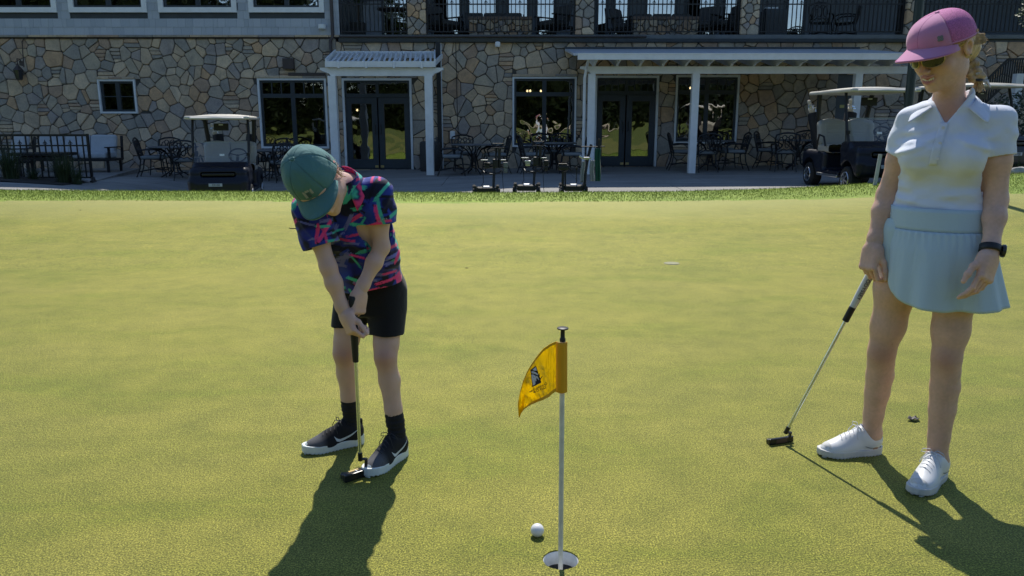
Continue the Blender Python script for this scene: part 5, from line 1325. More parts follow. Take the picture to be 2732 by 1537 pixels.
    vt = NB + f*0.045 - up*0.005; T.cone(NB + up*0.06, NB + up*0.014, 0.056, 0.042, 0.004, 's')
    kk = T.sl(NB - 0.2, NB + 0.2); x, y, z = T.pts(kk); tt = (x-NB[0])*an[0] + (y-NB[1])*an[1] + (z-NB[2])*an[2]; l_ = (x-NB[0])*r[0] + (y-NB[1])*r[1] - 0.006; ff_ = (x-NB[0])*f[0] + (y-NB[1])*f[1]
    wedge = np.maximum((np.abs(l_) - (tt + 0.062)*0.62)*0.85, 0.02 - ff_); T.d[kk] = np.maximum(T.d[kk], -wedge)
    shirt_m = fabric('white_pique_shaded', (0.72, 0.765, 0.87), 0.85, 900, 0.12, 16)  # white cloth, with the blue cast of shade put into its colour
    so = link('polo_shirt', T.mesh('polo_shirt', bo, None, 1), shirt_m, W)
    # placket with buttons
    pl = MB(); n = 16; lr0 = 0.008
    def pk(i, j):
        z = 0.402 - 0.14*j/(n-1); p = PC + an*z + r*(lr0 - 0.013 + 0.026*i/4 + 0.012*(j/(n-1))) + f*0.3
        return T.hit(p, -f, 0.4, 0.0022) - base
    pl.grid(pk, 5, n); po = pl.build('placket', shirt_m, so, smooth=True, solid=0.0015)
    for zz in (0.385, 0.335, 0.285):
        b = MB(); p = T.hit(PC + an*zz + r*lr0 + f*0.3, -f, 0.4, 0.004) - base; b.lathe([(0.0055, -0.001), (0.0055, 0.001), (0.002, 0.0012)], 10, p, Vector(f).to_track_quat('Z', 'Y').to_matrix()); b.build('button', mat('button', (0.7, 0.7, 0.72), 0.3), so)
    # collar: stand and two leaves
    def col(u, v):
        t = (u*2 - 1)*math.radians(132); c = abs(u*2 - 1); fr0 = 1 - c                      # t=0 back of neck
        dirv = -f*math.cos(t) + r*math.sin(t)*1.0
        rad = 0.064 + 0.006*c; top = NB + up*(0.042 - 0.055*c**2) + f*(0.012*c)
        e = top + dirv*rad; wid = 0.052 + 0.034*max(0, (c - 0.55)/0.45)**1.5
        outw = dirv*0.8 + (r*math.copysign(1, math.sin(t))*0.55*max(0, (c - 0.6)/0.4))
        return e + nrm(outw - up*0.9)*wid*v - up*0.004*math.sin(v*math.pi) + dirv*0.006*math.sin(v*math.pi)
    grid_mesh('collar', col, 49, 7, shirt_m, so, base, solid=0.003)
    # necklace
    nk = MB(); 
    for q in range(2):
        pass
    # ---- waistband, skirt, under-shorts
    sk_m = fabric('skirt_blue', (0.5, 0.63, 0.71), 0.7, 500, 0.16, 7, 0.15, (3, 3, 0.7))
    zt, zb = 1.005, 0.925
    def ell_at(z, ph):
        # half axes over height; ph from front, positive to her right
        zz = [1.02, 0.985, 0.925, 0.86, 0.78, 0.70, 0.64]; a = np.interp(z, zz[::-1], [0.15, 0.153, 0.161, 0.176, 0.194, 0.213, 0.228][::-1]); b = np.interp(z, zz[::-1], [0.118, 0.122, 0.132, 0.15, 0.163, 0.172, 0.178][::-1])
        c = PC + an*(z - PC[2]) ; c[2] = z
        shift = np.interp(z, [0.64, 0.9, 1.0], [0.03, 0.012, 0.0])
        rt = 0.9 if math.sin(ph) > 0 and z < 0.93 else 1.0
        return c - r*shift + f*(math.cos(ph)*b) + r*(math.sin(ph)*a*(1 - 0.1*max(0, math.sin(ph))*np.interp(z, [0.64, 0.93], [1, 0])))
    grid_mesh('waistband', lambda u, v: ell_at(zt - (zt - zb)*v, 2*math.pi*u)*1.0 + (f*0) , 56, 6, sk_m, W, base, True, 0.004)
    HZ = ([-262, -200, -150, -90, -45, -10, 20, 40, 52, 60, 64], [0.735, 0.7, 0.684, 0.678, 0.664, 0.658, 0.67, 0.703, 0.745, 0.795, 0.84])
    def skirt(u, v):
        phd = 64 - 324*u; ph = math.radians(phd); hz = float(np.interp(phd, *HZ)); z = zb + 0.003 - (zb - hz)*v
        p = ell_at(z, ph); o_ = f*math.cos(ph) + r*math.sin(ph)
        w = (0.014*math.sin(5.3*ph + 0.8) + 0.009*math.sin(9*ph + 2.0) + 0.004*math.sin(17*ph))*v**1.3 + 0.0022*math.sin(46*ph)*max(0, 1 - v*4)
        return p + o_*(w + 0.004 + (0.006 if phd < -250 else 0))
    sk = grid_mesh('skirt', skirt, 181, 28, sk_m, W, base, False, 0.0022)
    U = SDF(np.array([1.1, 2.4, 0.68]), np.array([1.8, 3.0, 0.96]), 0.004)
    for Hp, K in ((HR, KR), (HL, KL)):
        d = nrm(K - Hp); U.cone(Hp + up*0.04, Hp + d*0.15, 0.094, 0.089, 0.03); e = Hp + d*0.135; U.cut(e, d, (e - 0.1, e + 0.1))
    link('under_shorts', U.mesh('under_shorts', bo, None, 1), fabric('short_blue', (0.5, 0.63, 0.68), 0.7, 500, 0.1), sk)
    # ---- cap
    pink = fabric('cap_pink', (0.56, 0.235, 0.4), 0.9, 900, 0.05, 20, 0.3)
    mp, g, p = newmat('cap_mesh'); p.inputs['Base Color'].default_value = (0.5, 0.13, 0.32, 1); p.inputs['Roughness'].default_value = 0.8
    tc = g.new('ShaderNodeTexCoord'); vo = g.new('ShaderNodeTexVoronoi'); vo.inputs['Scale'].default_value = 520; g.link(tc.outputs['Object'], vo.inputs['Vector'])
    rr = g.ramp(vo.outputs['Distance'], [(0.25, (0.16, 0.04, 0.1)), (0.5, (0.6, 0.17, 0.4))]); g.link(rr.outputs[0], p.inputs['Base Color']); g.link(g.bump(vo.outputs['Distance'], 0.5, 0.002), p.inputs['Normal'])
    seam = mat('cap_seam', (0.42, 0.15, 0.28), 0.9)
    cr, fcap = cap(W, base, H, 0.012, (1.15, 0.075, 0.03, 0.012), {'front': pink, 'mesh': mp, 'brim': pink, 'seam': seam}, 0.092, 0.115, 0.079, 0.036, -0.006, 0.03, True)
    cl = MB()
    pc = fcap(-0.115, 0.2); o_ = (pc - Vector(H.P(0, 0, 0.03))).normalized(); t_ = Vector(H.u); t_ = (t_ - o_*t_.dot(o_)).normalized(); s_ = o_.cross(t_)
    for k in range(4):
        a = math.pi/4 + k*math.pi/2; cc = pc + (t_*math.sin(a) + s_*math.cos(a))*0.0055 + o_*0.0022 - base; cl.lathe([(0.005, -0.0015), (0.005, 0.0012), (0.003, 0.0018)], 10, cc, Matrix((s_, t_, o_)).transposed())
    cl.build('clover_badge', mat('badge', (0.16, 0.17, 0.18), 0.5), cr)
    # ---- watch
    w = MB(); d = Vector(nrm(WL - EL)); c0 = Vector(WL - nrm(WL - EL)*0.018) - base; xv = Vector(V3(0.55, -0.83, 0)); xv = (xv - d*xv.dot(d)).normalized(); yv = d.cross(xv)
    w.grid(lambda i, j: c0 + (xv*math.cos(2*math.pi*i/24) + yv*math.sin(2*math.pi*i/24)*1.1)*0.0315 + d*(j - 1.5)*0.0075, 24, 4, True); wo_ = w.build('watch', M['black_plastic'], W, smooth=True, solid=0.004)
    fc = MB(); xd = (Vector((0.95, -0.3, 0.1)) - d*Vector((0.95, -0.3, 0.1)).dot(d)).normalized(); fc.lathe([(0.021, -0.004), (0.0215, 0.004), (0.0195, 0.0065), (0.012, 0.0068)], 24, c0 + xd*0.036, xd.to_track_quat('Z', 'Y').to_matrix()); fc.build('watch_case', mat('watch_case', (0.025, 0.025, 0.028), 0.25), wo_, smooth=True)
    # ---- shoes
    wm = attr_mat('white_leather', 0.45, 0, 0.15, 200, 0.001, 0.5)
    mats = dict(upper=(0.74, 0.75, 0.76), toe=(0.74, 0.75, 0.76), mat=wm, sole=mat('white_sole', (0.62, 0.61, 0.58), 0.6, var=0.08), lace=fabric('lace', (0.6, 0.6, 0.62)), collar=mat('blue_lining', (0.12, 0.15, 0.25), 0.9))
    shoe(W, base, (AR[0] + 0.045, AR[1] + 0.012, 0), (AR[0] - 0.21, AR[1] - 0.025, 0), 0.262, 0.047, mats, side=1)
    a = Vector((AL[0], AL[1], 0)); dt = Vector((-0.72, -0.69, 0)).normalized(); shoe(W, base, a - dt*0.05, a + dt*0.2, 0.262, 0.047, mats, side=1)
    for A in (AR, AL):
        pass
    return W, H, WR
woman, WH, W_wrist = make_woman()
# ------------------------------------------------------------------ the boy
def make_boy():
    base = Vector((-0.6, 2.85, 0.0)); bo = to_np(base)
    W = thing('person', 'bent over person in teal cap, brush stroke print shirt and black shorts, putting', 'person', base)
    up = V3(0, 0, 1); f = V3(0.05, -1, 0); f = nrm(f); r = V3(-1, -0.05, 0)
    PC = DD(934, 722, 2.93); NB = DD(866, 466, 2.66)
    SL, SR = DD(948, 486, 2.70), DD(778, 524, 2.63)
    EL, WL = DD(960, 622, 2.70), DD(905, 735, 2.635); ER, WR = DD(826, 672, 2.60), DD(866, 788, 2.60)
    HL, HR = PC - r*0.065 - up*0.03, PC + r*0.065 - up*0.03
    KR, AR = DD(866, 888, 2.90), DD(884, 1044, 2.965); KL, AL = DD(970, 898, 2.84), DD(998, 1086, 2.835)
    GT, GB_ = DD(889, 778, 2.615), DD(897, 901, 2.645)           # grip ends
    H = Head(DD(790, 450, 2.535), V3(0.27, -0.62, -0.735), V3(-0.36, -0.74, 0.57), 0.97)
    S = SDF(np.array([-1.05, 2.35, 0.0]), np.array([-0.2, 3.15, 1.35]), 0.003)
    ax = NB - PC; L = np.linalg.norm(ax); an = nrm(ax)
    S.loft(PC, ax, r, [(-0.1, 0, 0, 0.09, 0.07), (0, 0, 0, 0.098, 0.075), (0.12, 0, 0, 0.09, 0.068), (0.28, 0, 0, 0.11, 0.078), (L - 0.08, 0, 0, 0.12, 0.07), (L, 0, 0, 0.07, 0.05)], 0, rnd=0.03)
    for A, K, Hp in ((AR, KR, HR), (AL, KL, HL)):
        S.chain([Hp, Hp*0.5 + K*0.5, Hp*0.2 + K*0.8, K], [0.06204, 0.05452, 0.04512, 0.03995], 0.025); S.ell(K + f*0.014, (0.028, 0.028, 0.036), 0.025)
        S.chain([K, K*0.68 + A*0.32 - f*0.012, K*0.3 + A*0.7 - f*0.003, A], [0.03807, 0.03901, 0.03102, 0.02632], 0.02); S.cone(K + f*0.01, A + f*0.004, 0.029, 0.021, 0.02); S.cone(A, A - up*0.04, 0.028, 0.03, 0.01)
    for Sh, E, Wr in ((SR, ER, WR), (SL, EL, WL)):
        S.chain([Sh, Sh*0.5 + E*0.5, E], [0.0372, 0.03162, 0.02697], 0.025); S.chain([E, E*0.66 + Wr*0.34, Wr*0.85 + E*0.15, Wr], [0.02697, 0.02744, 0.02046, 0.01907], 0.02)
    H.build(S, NB + V3(0.01, 0.02, -0.01), 0.045, False)
    gd = nrm(GB_ - GT)
    HA = SDF(np.minimum(WL, WR) - np.array([0.1, 0.12, 0.2]), np.maximum(WL, WR) + np.array([0.1, 0.12, 0.06]), 0.0018)
    for E, Wr in ((ER, WR), (EL, WL)): HA.cone(Wr*0.86 + E*0.14, Wr, 0.02, 0.0188, 0.0)
    hand(HA, WL, DD(899, 800, 2.61) - WL, V3(0.8, -0.6, 0), V3(-0.6, -0.8, 0), 0.82, [(48, 75, 50), (52, 80, 50), (55, 80, 50), (58, 80, 50)], 0.0, thumb=[(0.35, 1.0, -0.55), (0.05, 1.0, -0.2), (0.0, 1.0, -0.1)], rf=0.0082)
    hand(HA, WR, DD(894, 852, 2.575) - WR, V3(-0.78, -0.62, -0.1), V3(0.62, -0.78, 0.1), 0.82, [(30, 68, 55), (45, 75, 50), (50, 78, 50), (52, 78, 50)], 0.0, thumb=[(0.35, 1.0, -0.6), (0.05, 1.0, -0.25), (0.0, 1.0, -0.15)], rf=0.0082)
    def skin(P):
        c = np.tile(np.array([0.68, 0.44, 0.345]), (len(P), 1)); c = c*(1 + (vnoise(P[:, 0]*40, P[:, 1]*40, P[:, 2]*40, 3)*0.05)[:, None])
        for K in (KR, KL): c = mix3(c, (0.52, 0.255, 0.18), bump_at(P, K + f*0.035, 0.045)*0.8)
        for w in (WR, WL): c = mix3(c, (0.56, 0.29, 0.22), bump_at(P, w + (GB_ - GT)*0.6, 0.05)*0.5)
        c = mix3(c, (0.62, 0.2, 0.15), bump_at(P, H.P(-0.082, -0.012, 0.0), 0.035)*0.8)
        return c
    link('body', S.mesh('body', bo, skin, 1, (HA,)), M['skin'], W)
    for q in (-1, 1):
        e = MB(); e.lathe([(0.001, 0.011), (0.008, 0.008), (0.011, 0), (0.008, -0.008), (0.001, -0.011)], 10, Vector(H.P(q*0.032, 0.076, 0.004)) - base); e.build('eye', mat('eye', (0.6, 0.6, 0.58), 0.2), W, smooth=True)
    # hair at the nape and round the ear
    hm = mat('sandy_hair', (0.34, 0.22, 0.1), 0.5, var=0.4, vscale=80, bump=0.4, bscale=250)
    hs = SDF(H.c - 0.16, H.c + 0.16, 0.0035); hs.ell(H.P(0, -0.028, 0.0), V3(0.078, 0.08, 0.075)*H.k, 0, H.rows()); hs.ell(H.P(0, 0.085, -0.04), V3(0.12, 0.09, 0.14)*H.k, 0.01, H.rows(), 's')
    for q in (-1, 1): hs.ell(H.P(q*0.088, -0.006, -0.012), V3(0.03, 0.022, 0.035)*H.k, 0.008, H.rows(), 's')
    hs.disp(lambda x, y, z: vnoise(x*120, y*120, z*120, 2)*0.003); hair = link('hair', hs.mesh('hair', bo, None, 1), hm, W)
    st = MB(); rd = random.Random(3)
    for i in range(160):
        q = rd.choice((-1, -1, 1)); a = rd.uniform(-0.07, 0.01); p = V3(H.P(q*0.079*math.sqrt(max(0.1, 1 - (a/0.1)**2)), a, rd.uniform(-0.045, 0.03))); d_ = (p - H.c)*0.06 - H.u*0.02*rd.uniform(0.4, 1.2) + V3(rd.gauss(0, .004), rd.gauss(0, .004), rd.gauss(0, .004))
        st.tube([Vector(p) - base, Vector(p + d_*0.6) - base, Vector(p + d_) - base], 0.0009, 3)
    st.build('strand', hm, hair)
    # ---- shirt
    T = SDF(np.array([-1.05, 2.35, 0.5]), np.array([-0.2, 3.15, 1.25]), 0.003)
    T.loft(PC, ax, r, [(-0.1, 0.0, 0.02, 0.13, 0.125), (0.02, 0, 0.02, 0.13, 0.122), (0.12, 0, 0.02, 0.129, 0.112), (0.24, 0, 0.012, 0.13, 0.1), (0.33, 0, 0.005, 0.136, 0.094), (L - 0.09, 0, -0.005, 0.138, 0.08), (L - 0.03, 0, -0.004, 0.105, 0.066), (L, 0, 0, 0.07, 0.055)], 0, rnd=0.01)
    for Sh, E, q in ((SR, ER, 1), (SL, EL, -1)):
        d = nrm(E - Sh); l_ = 0.135 if q > 0 else 0.105; e = Sh + d*l_
        T.cone(PC + an*(L - 0.07) + r*q*0.075, Sh, 0.052, 0.054, 0.03); T.chain([Sh, Sh + d*0.06, e + d*0.012], [0.054, 0.059, 0.06], 0.018)
    T.cone(NB - an*0.02, NB + an*0.035, 0.058, 0.054, 0.02)
    def folds(x, y, z):
        P = np.stack([x, y, z], 1); t = (P - PC) @ an; lr = (P - PC) @ r
        w = 0.006*np.sin(lr*48 + 2.0*vnoise(x*7, y*7, z*4, 3))*np.clip(1 - t/0.32, 0, 1) + 0.005*vnoise(x*11, y*11, z*16, 1) + 0.0025*vnoise(x*30, y*30, z*30, 7)
        for (t0, sl, a_, wd) in ((0.3, 0.9, 0.006, 0.014), (0.24, 0.7, 0.005, 0.014), (0.36, -0.8, 0.005, 0.013), (0.2, -0.5, 0.004, 0.014)): w = w + a_*np.exp(-((t - t0 - sl*lr)/wd)**2)
        return -w
    T.disp(folds)
    for Sh, E, q in ((SR, ER, 1), (SL, EL, -1)):
        d = nrm(E - Sh); l_ = 0.135 if q > 0 else 0.105; e = Sh + d*l_; k = T.sl(e - 0.085, e + 0.085); x, y, z = T.pts(k)
        pl = ((x - e[0])*d[0] + (y - e[1])*d[1] + (z - e[2])*d[2]); ad = np.sqrt((x - e[0])**2 + (y - e[1])**2 + (z - e[2])**2); T.d[k] = np.where(ad < 0.084, np.maximum(T.d[k], pl), T.d[k]); T.cone(e - d*0.012, e + d*0.1, 0.051, 0.053, 0, 's')
    T.cone(NB + an*0.06, NB - an*0.01, 0.054, 0.048, 0.004, 's')
    # hem: open skirt of the shirt, lower at his right front
    hc = V3(-0.62, 2.9, 0.672); T.cut(hc, V3(0.15, 0.0, -1)); T.loft(PC, ax, r, [(-0.12, 0, 0.02, 0.122, 0.117), (0.02, 0, 0.02, 0.122, 0.115)], 0, 's', rnd=0.004)
    # brush strokes: short curved strokes scattered over the cloth
    rd = np.random.default_rng(21); cols = {'p': (0.75, 0.05, 0.2), 't': (0.06, 0.46, 0.35), 'l': (0.16, 0.16, 0.42), 'b': (0.02, 0.045, 0.33), 'k': (0.004, 0.005, 0.02)}
    def pattern(P):
        c = np.tile(np.array([0.016, 0.024, 0.24]), (len(P), 1)); n1 = vnoise(P[:, 0]*22, P[:, 1]*22, P[:, 2]*30, 8); c = mix3(c, (0.006, 0.007, 0.03), np.clip(n1*3, 0, 1)); c = mix3(c, (0.02, 0.045, 0.3), np.clip(-n1*2.5 - 0.3, 0, 1))
        ids = rd.integers(0, len(P), 400); seq = 'kb'*30 + 'lb'*30 + 'ptplt'*38
        for s_ in range(min(len(seq), 400)):
            p0 = P[ids[s_]]; th = rd.choice([rd.uniform(-0.5, 0.4), rd.uniform(0.6, 1.3), rd.uniform(1.3, 2.0)], p=[0.5, 0.25, 0.25]); ln = rd.uniform(0.035, 0.08); wd = rd.uniform(0.0035, 0.008); bend = rd.uniform(-0.14, 0.14)
            dv = nrm(r*-math.cos(th) + an*math.sin(th)); pv = nrm(np.cross(dv, f)); dv = nrm(dv)
            q = P - p0; near = np.abs(q).max(1) < 0.09
            if not near.any(): continue
            q = q[near]; a = q @ dv; b = q @ pv + bend*a*a/ln; dep = np.abs(q @ np.cross(dv, pv))
            fr = vnoise(a*90, b*420, s_ + a*0, s_ % 7); edge = wd*(1 + 0.14*fr) - np.abs(b); endl = ln*0.5*(1 + 0.35*vnoise(b*350, a*0, a*0 + s_, 2)) - np.abs(a)
            m_ = np.clip(edge*900 + 0.5, 0, 1)*np.clip(endl*500 + 0.5, 0, 1)*(dep < 0.045); m_ = m_*np.where((fr > 0.55) & (np.abs(a) > ln*0.15), 0.15, 1)
            cc = np.array(cols[seq[s_]])*rd.uniform(0.8, 1.15); idx = np.nonzero(near)[0]; c[idx] = c[idx]*(1 - m_[:, None]) + cc[None, :]*m_[:, None]
        return c
    sm = attr_mat('print_jersey', 0.75, 0, 0.2, 700, 0.0006, 0.25, 0.15, 0.15); so = link('shirt', T.mesh('shirt', bo, pattern, 1), sm, W)
    navy = fabric('collar_print', (0.02, 0.03, 0.16), 0.8)
    def col(u, v):
        t = (u*2 - 1)*math.radians(150); c = abs(u*2 - 1); g = nrm(np.cross(r, an)); 
        fw = nrm(np.cross(an, r)); dirv = -fw*math.cos(t) + r*math.sin(t); top = NB + an*(0.045 - 0.045*c*c) + fw*0.008*c
        e = top + dirv*(0.05 + 0.004*c); return e + nrm(dirv*0.7 - an*1.0)*(0.036 + 0.022*max(0, (c - 0.5)/0.5)**1.5)*v
    cm = []
    cb = MB(); cb.grid(lambda i, j: Vector(col(i/40, j/5)) - base, 41, 6); me = cb.mesh('collar'); P = np.array([v.co[:] for v in me.vertices]) + bo; at = me.color_attributes.new('col', 'FLOAT_COLOR', 'POINT')
    cc = np.ones((len(P), 4), np.float32); n_ = vnoise(P[:, 0]*45, P[:, 1]*45, P[:, 2]*45, 3); cc[:, :3] = np.where((n_ > 0.25)[:, None], np.array(cols['p'])[None], np.where((n_ < -0.3)[:, None], np.array(cols['t'])[None], np.array([0.012, 0.02, 0.12])[None])); at.data.foreach_set('color', cc.ravel())
    co = link('collar', me, sm, so); me.shade_smooth(); md = co.modifiers.new('s', 'SOLIDIFY'); md.thickness = 0.003
    e = SL + nrm(EL - SL)*0.088; dd = nrm(EL - SL); xd = nrm(np.cross(dd, f)); 
    p = T.hit(e + f*0.2 - r*0.02, -f, 0.3, 0.003); bdg = MB(); R3 = Matrix((Vector(-r), Vector(nrm(np.cross(f, -r))), Vector(f))).transposed()
    put_text('YATTA', 0.011, mat('print_grey', (0.4, 0.42, 0.42), 0.6), so, p - base + Vector(f)*0.0, -r + up*0.35, up + r*0.3, name='sleeve_lettering')
    # ---- shorts
    U = SDF(np.array([-1.0, 2.6, 0.4]), np.array([-0.25, 3.2, 0.92]), 0.0035)
    U.loft(PC, V3(0, 0, 1), r, [(-0.1, 0, 0, 0.118, 0.1), (-0.02, 0, 0, 0.124, 0.105), (0.06, 0, -0.0, 0.118, 0.1), (0.13, 0, 0, 0.112, 0.095)], 0)
    for Hp, K, ez in ((HR, KR, DD(868, 822, 2.9)[2]), (HL, KL, DD(968, 843, 2.86)[2])):
        d = nrm(K - Hp); t = (Hp[2] - ez)/max(0.01, -d[2]); e = Hp + d*t; U.cone(Hp + up*0.02, e + d*0.03, 0.075, 0.0655, 0.025); U.cut(e, V3(0, 0, -1) + d*0.4, (e - 0.08, e + 0.08)); U.cone(e - d*0.01, e + d*0.1, 0.0575, 0.06, 0, 's')
    U.disp(lambda x, y, z: -0.004*vnoise(x*18, y*18, z*8, 2))
    sh = link('shorts', U.mesh('shorts', bo, None, 1), fabric('black_shorts', (0.009, 0.009, 0.011), 0.8, 500, 0.2), W)
    # ---- socks and shoes
    sock = mat('black_sock', (0.014, 0.014, 0.016), 0.95, var=0.4, vscale=90, bump=0.6, bscale=160, bdist=0.002)
    for K, A, yt in ((KR, AR, DD(873, 1003, 2.95)[2]), (KL, AL, DD(988, 1036, 2.835)[2])):
        k = SDF(A - 0.09, A + np.array([0.09, 0.09, 0.2]), 0.003); d = nrm(K - A); t = (yt - A[2])/d[2]; e = A + d*t; k.chain([A - up*0.04, A, A + d*t*0.5, e + d*0.02], [0.034, 0.0325, 0.0345, 0.037], 0.01); k.disp(lambda x, y, z: 0.0012*np.sin(z*320)); k.cut(e, V3(0, 0, 1)); link('sock', k.mesh('sock', bo, None, 1), sock, W)
    m, g, p = newmat('knit_upper'); a = g.new('ShaderNodeAttribute'); a.attribute_name = 'col'; tc = g.new('ShaderNodeTexCoord'); wv = g.new('ShaderNodeTexWave'); wv.inputs['Scale'].default_value = 90; wv.inputs['Distortion'].default_value = 2.0; g.link(tc.outputs['Object'], wv.inputs['Vector'])
    g.link(g.mix(0.6, a.outputs['Color'], g.ramp(wv.outputs['Fac'], [(0.3, (0.25,)*3), (0.7, (1.5,)*3)]).outputs[0], 'MULTIPLY'), p.inputs['Base Color']); p.inputs['Roughness'].default_value = 0.9
    mats = dict(thick=1.3, upper=(0.012, 0.012, 0.014), toe=(0.11, 0.11, 0.115), toemix=1.0, mat=m, sole=mat('pale_sole', (0.74, 0.78, 0.74), 0.6, var=0.08), lace=M['black_plastic'], collar=mat('black_knit', (0.012, 0.012, 0.014), 0.9), logo=mat('white_logo', (0.62, 0.66, 0.68), 0.5))
    a = Vector((AR[0], AR[1], 0)); dt = Vector((-0.83, -0.46, 0)).normalized(); shoe(W, base, a - dt*0.045, a + dt*0.2, 0.25, 0.043, mats, kind='run')
    a = Vector((AL[0], AL[1], 0)); dt = Vector((-0.45, -0.89, 0)).normalized(); shoe(W, base, a - dt*0.045, a + dt*0.2, 0.25, 0.043, mats, kind='run')
    # ---- cap
    teal = fabric('cap_teal', (0.085, 0.2, 0.19), 0.85, 700, 0.2, 24, 0.15)
    cr, fc = cap(W, base, H, 0.006, (1.0, 0.078, 0.022, 0.008), {'front': teal, 'brim': teal, 'seam': mat('teal_seam', (0.06, 0.145, 0.14), 0.9)}, 0.089, 0.104, 0.1, 0.02, -0.008, 0.045, False, 0.006)
    # front badge: rounded block of pale bars
    pc = fc(0.0, 0.22); o_ = (pc - Vector(H.P(0, 0, 0.02))).normalized(); t_ = Vector(H.u); t_ = (t_ - o_*t_.dot(o_)).normalized(); s_ = t_.cross(o_)
    gm = mat('badge_grey', (0.32, 0.33, 0.3), 0.7)
    for (x, y, w_, h_) in ((-0.0135, -0.002, 0.008, 0.026), (-0.004, 0.0075, 0.009, 0.0075), (0.0115, 0.0015, 0.008, 0.019), (0.0035, 0.0075, 0.005, 0.0075), (-0.0025, -0.007, 0.011, 0.018)):
        b = MB(); c = pc + s_*x + t_*y + o_*(0.0022 - (x*x + y*y)*4.5) - base; b.bevbox(c, (w_, h_, 0.0016), 0.0007, Matrix((s_, t_, o_)).transposed()); b.build('badge', gm if (x, y) != (-0.0025, -0.007) else mat('badge_dark', (0.05, 0.09, 0.085), 0.8), cr)
    em = MB(); pc = fc(0.72, 0.22); o_ = (pc - Vector(H.P(0, 0, 0.02))).normalized(); t_ = Vector(H.f); t_ = (t_ - o_*t_.dot(o_)).normalized(); s_ = o_.cross(t_)
    for i in range(5): em.tube([pc + t_*(-0.02 + 0.04*k/8) + s_*(0.011*(i - 2)/2*math.sin(math.pi*(k + 1.2)/10.4)) + o_*0.0012 - base for k in range(9)], 0.0009, 4)
    em.build('side_emblem', mat('emblem_navy', (0.03, 0.06, 0.1), 0.8), cr)
    return W, GT, GB_
boy, GT, GB_ = make_boy()

# ================================================================== PUTTERS
def ortho(d, hint):
    d = Vector(d).normalized(); h = Vector(hint); x = (h - d*h.dot(d)).normalized(); return x, d.cross(x)
def putter(name, label, top, hosel, headdir, facen, gl, gm, style):
    top = Vector(top); hosel = Vector(hosel); base = Vector((hosel.x, hosel.y, 0)); d = (hosel - top).normalized()
    P = thing(name, label, 'golf club', base); x, y = ortho(d, (0, -1, 0)); gb = top + d*gl
    g = MB(); prof = [(0.0105, 0), (0.0145, 0.006), (0.0155, 0.03), (0.0145, gl*0.5), (0.0115, gl*0.9), (0.0105, gl)]
    R = Matrix((x, y, d)).transposed(); g.lathe(prof, 16, top - base, R); go = g.build('grip', gm, P, smooth=True)
    s = MB(); s.tube([gb - base, hosel - base], 0.0062, 12); so = s.build('shaft', M['chrome'], P, smooth=True)
    rg = MB(); L = (hosel - gb).length; n = int(L/0.045)
    hd = Vector(headdir).normalized(); fn = Vector(facen).normalized(); z = Vector((0, 0, 1))
    blk = mat('putter_black', (0.012, 0.012, 0.014), 0.3, var=0.2)
    hs = MB(); hs.tube([hosel - base - d*0.012, hosel - base + d*0.02], 0.0088, 10); a = hosel + d*0.015; b = a + hd*-0.022 + fn*0.004 + d*0.004; hs.tube([a - base, b - base, Vector((b.x + hd.x*0.004, b.y, 0.026)) - base], 0.0068, 8); hs.build('hosel', blk, P, smooth=True)
    c = Vector((b.x, b.y, 0)) + hd*(0.038 if style == 'mallet' else 0.04) - fn*0.006; R2 = Matrix((hd, fn, z)).transposed()
    h = MB()
    if style == 'mallet':
        h.bevbox(c - base + z*0.0155, (0.108, 0.022, 0.027), 0.003, R2)                # face block
        h.prism([(-0.05, 0.0), (0.05, 0.0), (0.046, -0.03), (0.03, -0.05), (0.018, -0.032), (-0.018, -0.032), (-0.03, -0.05), (-0.046, -0.03)], lambda u, v: c - base + hd*u + fn*(v - 0.0112) + z*0.003, lambda u, v: c - base + hd*u + fn*(v - 0.0112) + z*(0.018 + v*0.12))
        ho = h.build('head', blk, P); q = MB(); q.b2((-0.02, -0.03, 0), (0.02, -0.012, 0.006)); q.v = [tuple(c - base + hd*u + fn*v + z*(w + 0.0175)) for u, v, w in q.v]; q.build('sole_insert', M['brass'], ho)
        al = MB(); al.v = []; al.b2((-0.0012, -0.012, 0), (0.0012, 0.008, 0.001)); al.v = [tuple(c - base + hd*u + fn*v + z*(w + 0.0292)) for u, v, w in al.v]; al.build('alignment_line', M['white_paint'], ho)
    else:
        h.bevbox(c - base + z*0.0145, (0.115, 0.012, 0.025), 0.003, R2); h.bevbox(c - base + z*0.007 - fn*0.0165, (0.108, 0.022, 0.012), 0.003, R2); h.bevbox(c - base + z*0.011 - fn*0.013 + hd*0.045, (0.02, 0.025, 0.017), 0.004, R2); h.bevbox(c - base + z*0.011 - fn*0.013 - hd*0.045, (0.02, 0.025, 0.017), 0.004, R2)
        ho = h.build('head', blk, P); q = MB(); q.bevbox(c - base + z*0.0145 + fn*0.0062, (0.052, 0.0016, 0.017), 0.0006, R2); q.build('face_insert', mat('insert_brown', (0.09, 0.05, 0.035), 0.5), ho)
    return P, go, x, y, d
bgm = mat('black_grip', (0.008, 0.008, 0.01), 0.55, bump=0.3, bscale=300)
BP, go, gx, gy, gd_ = putter('putter', 'black putter with steel shaft held by the person in the teal cap', Vector(GT) - (Vector(GB_) - Vector(GT)).normalized()*0.05, D(906, 1146, 2.655), (-0.75, -0.66, 0), (0.66, -0.75, 0), 0.245, bgm, 'mallet')
tm = mat('grip_print', (0.5, 0.52, 0.54), 0.6)
gp = Vector(GT) - BP.location
cc = gp + gd_*0.155; put_text('nakashi', 0.013, tm, go, cc + gx*0.0127, gd_, -gy, name='grip_lettering')
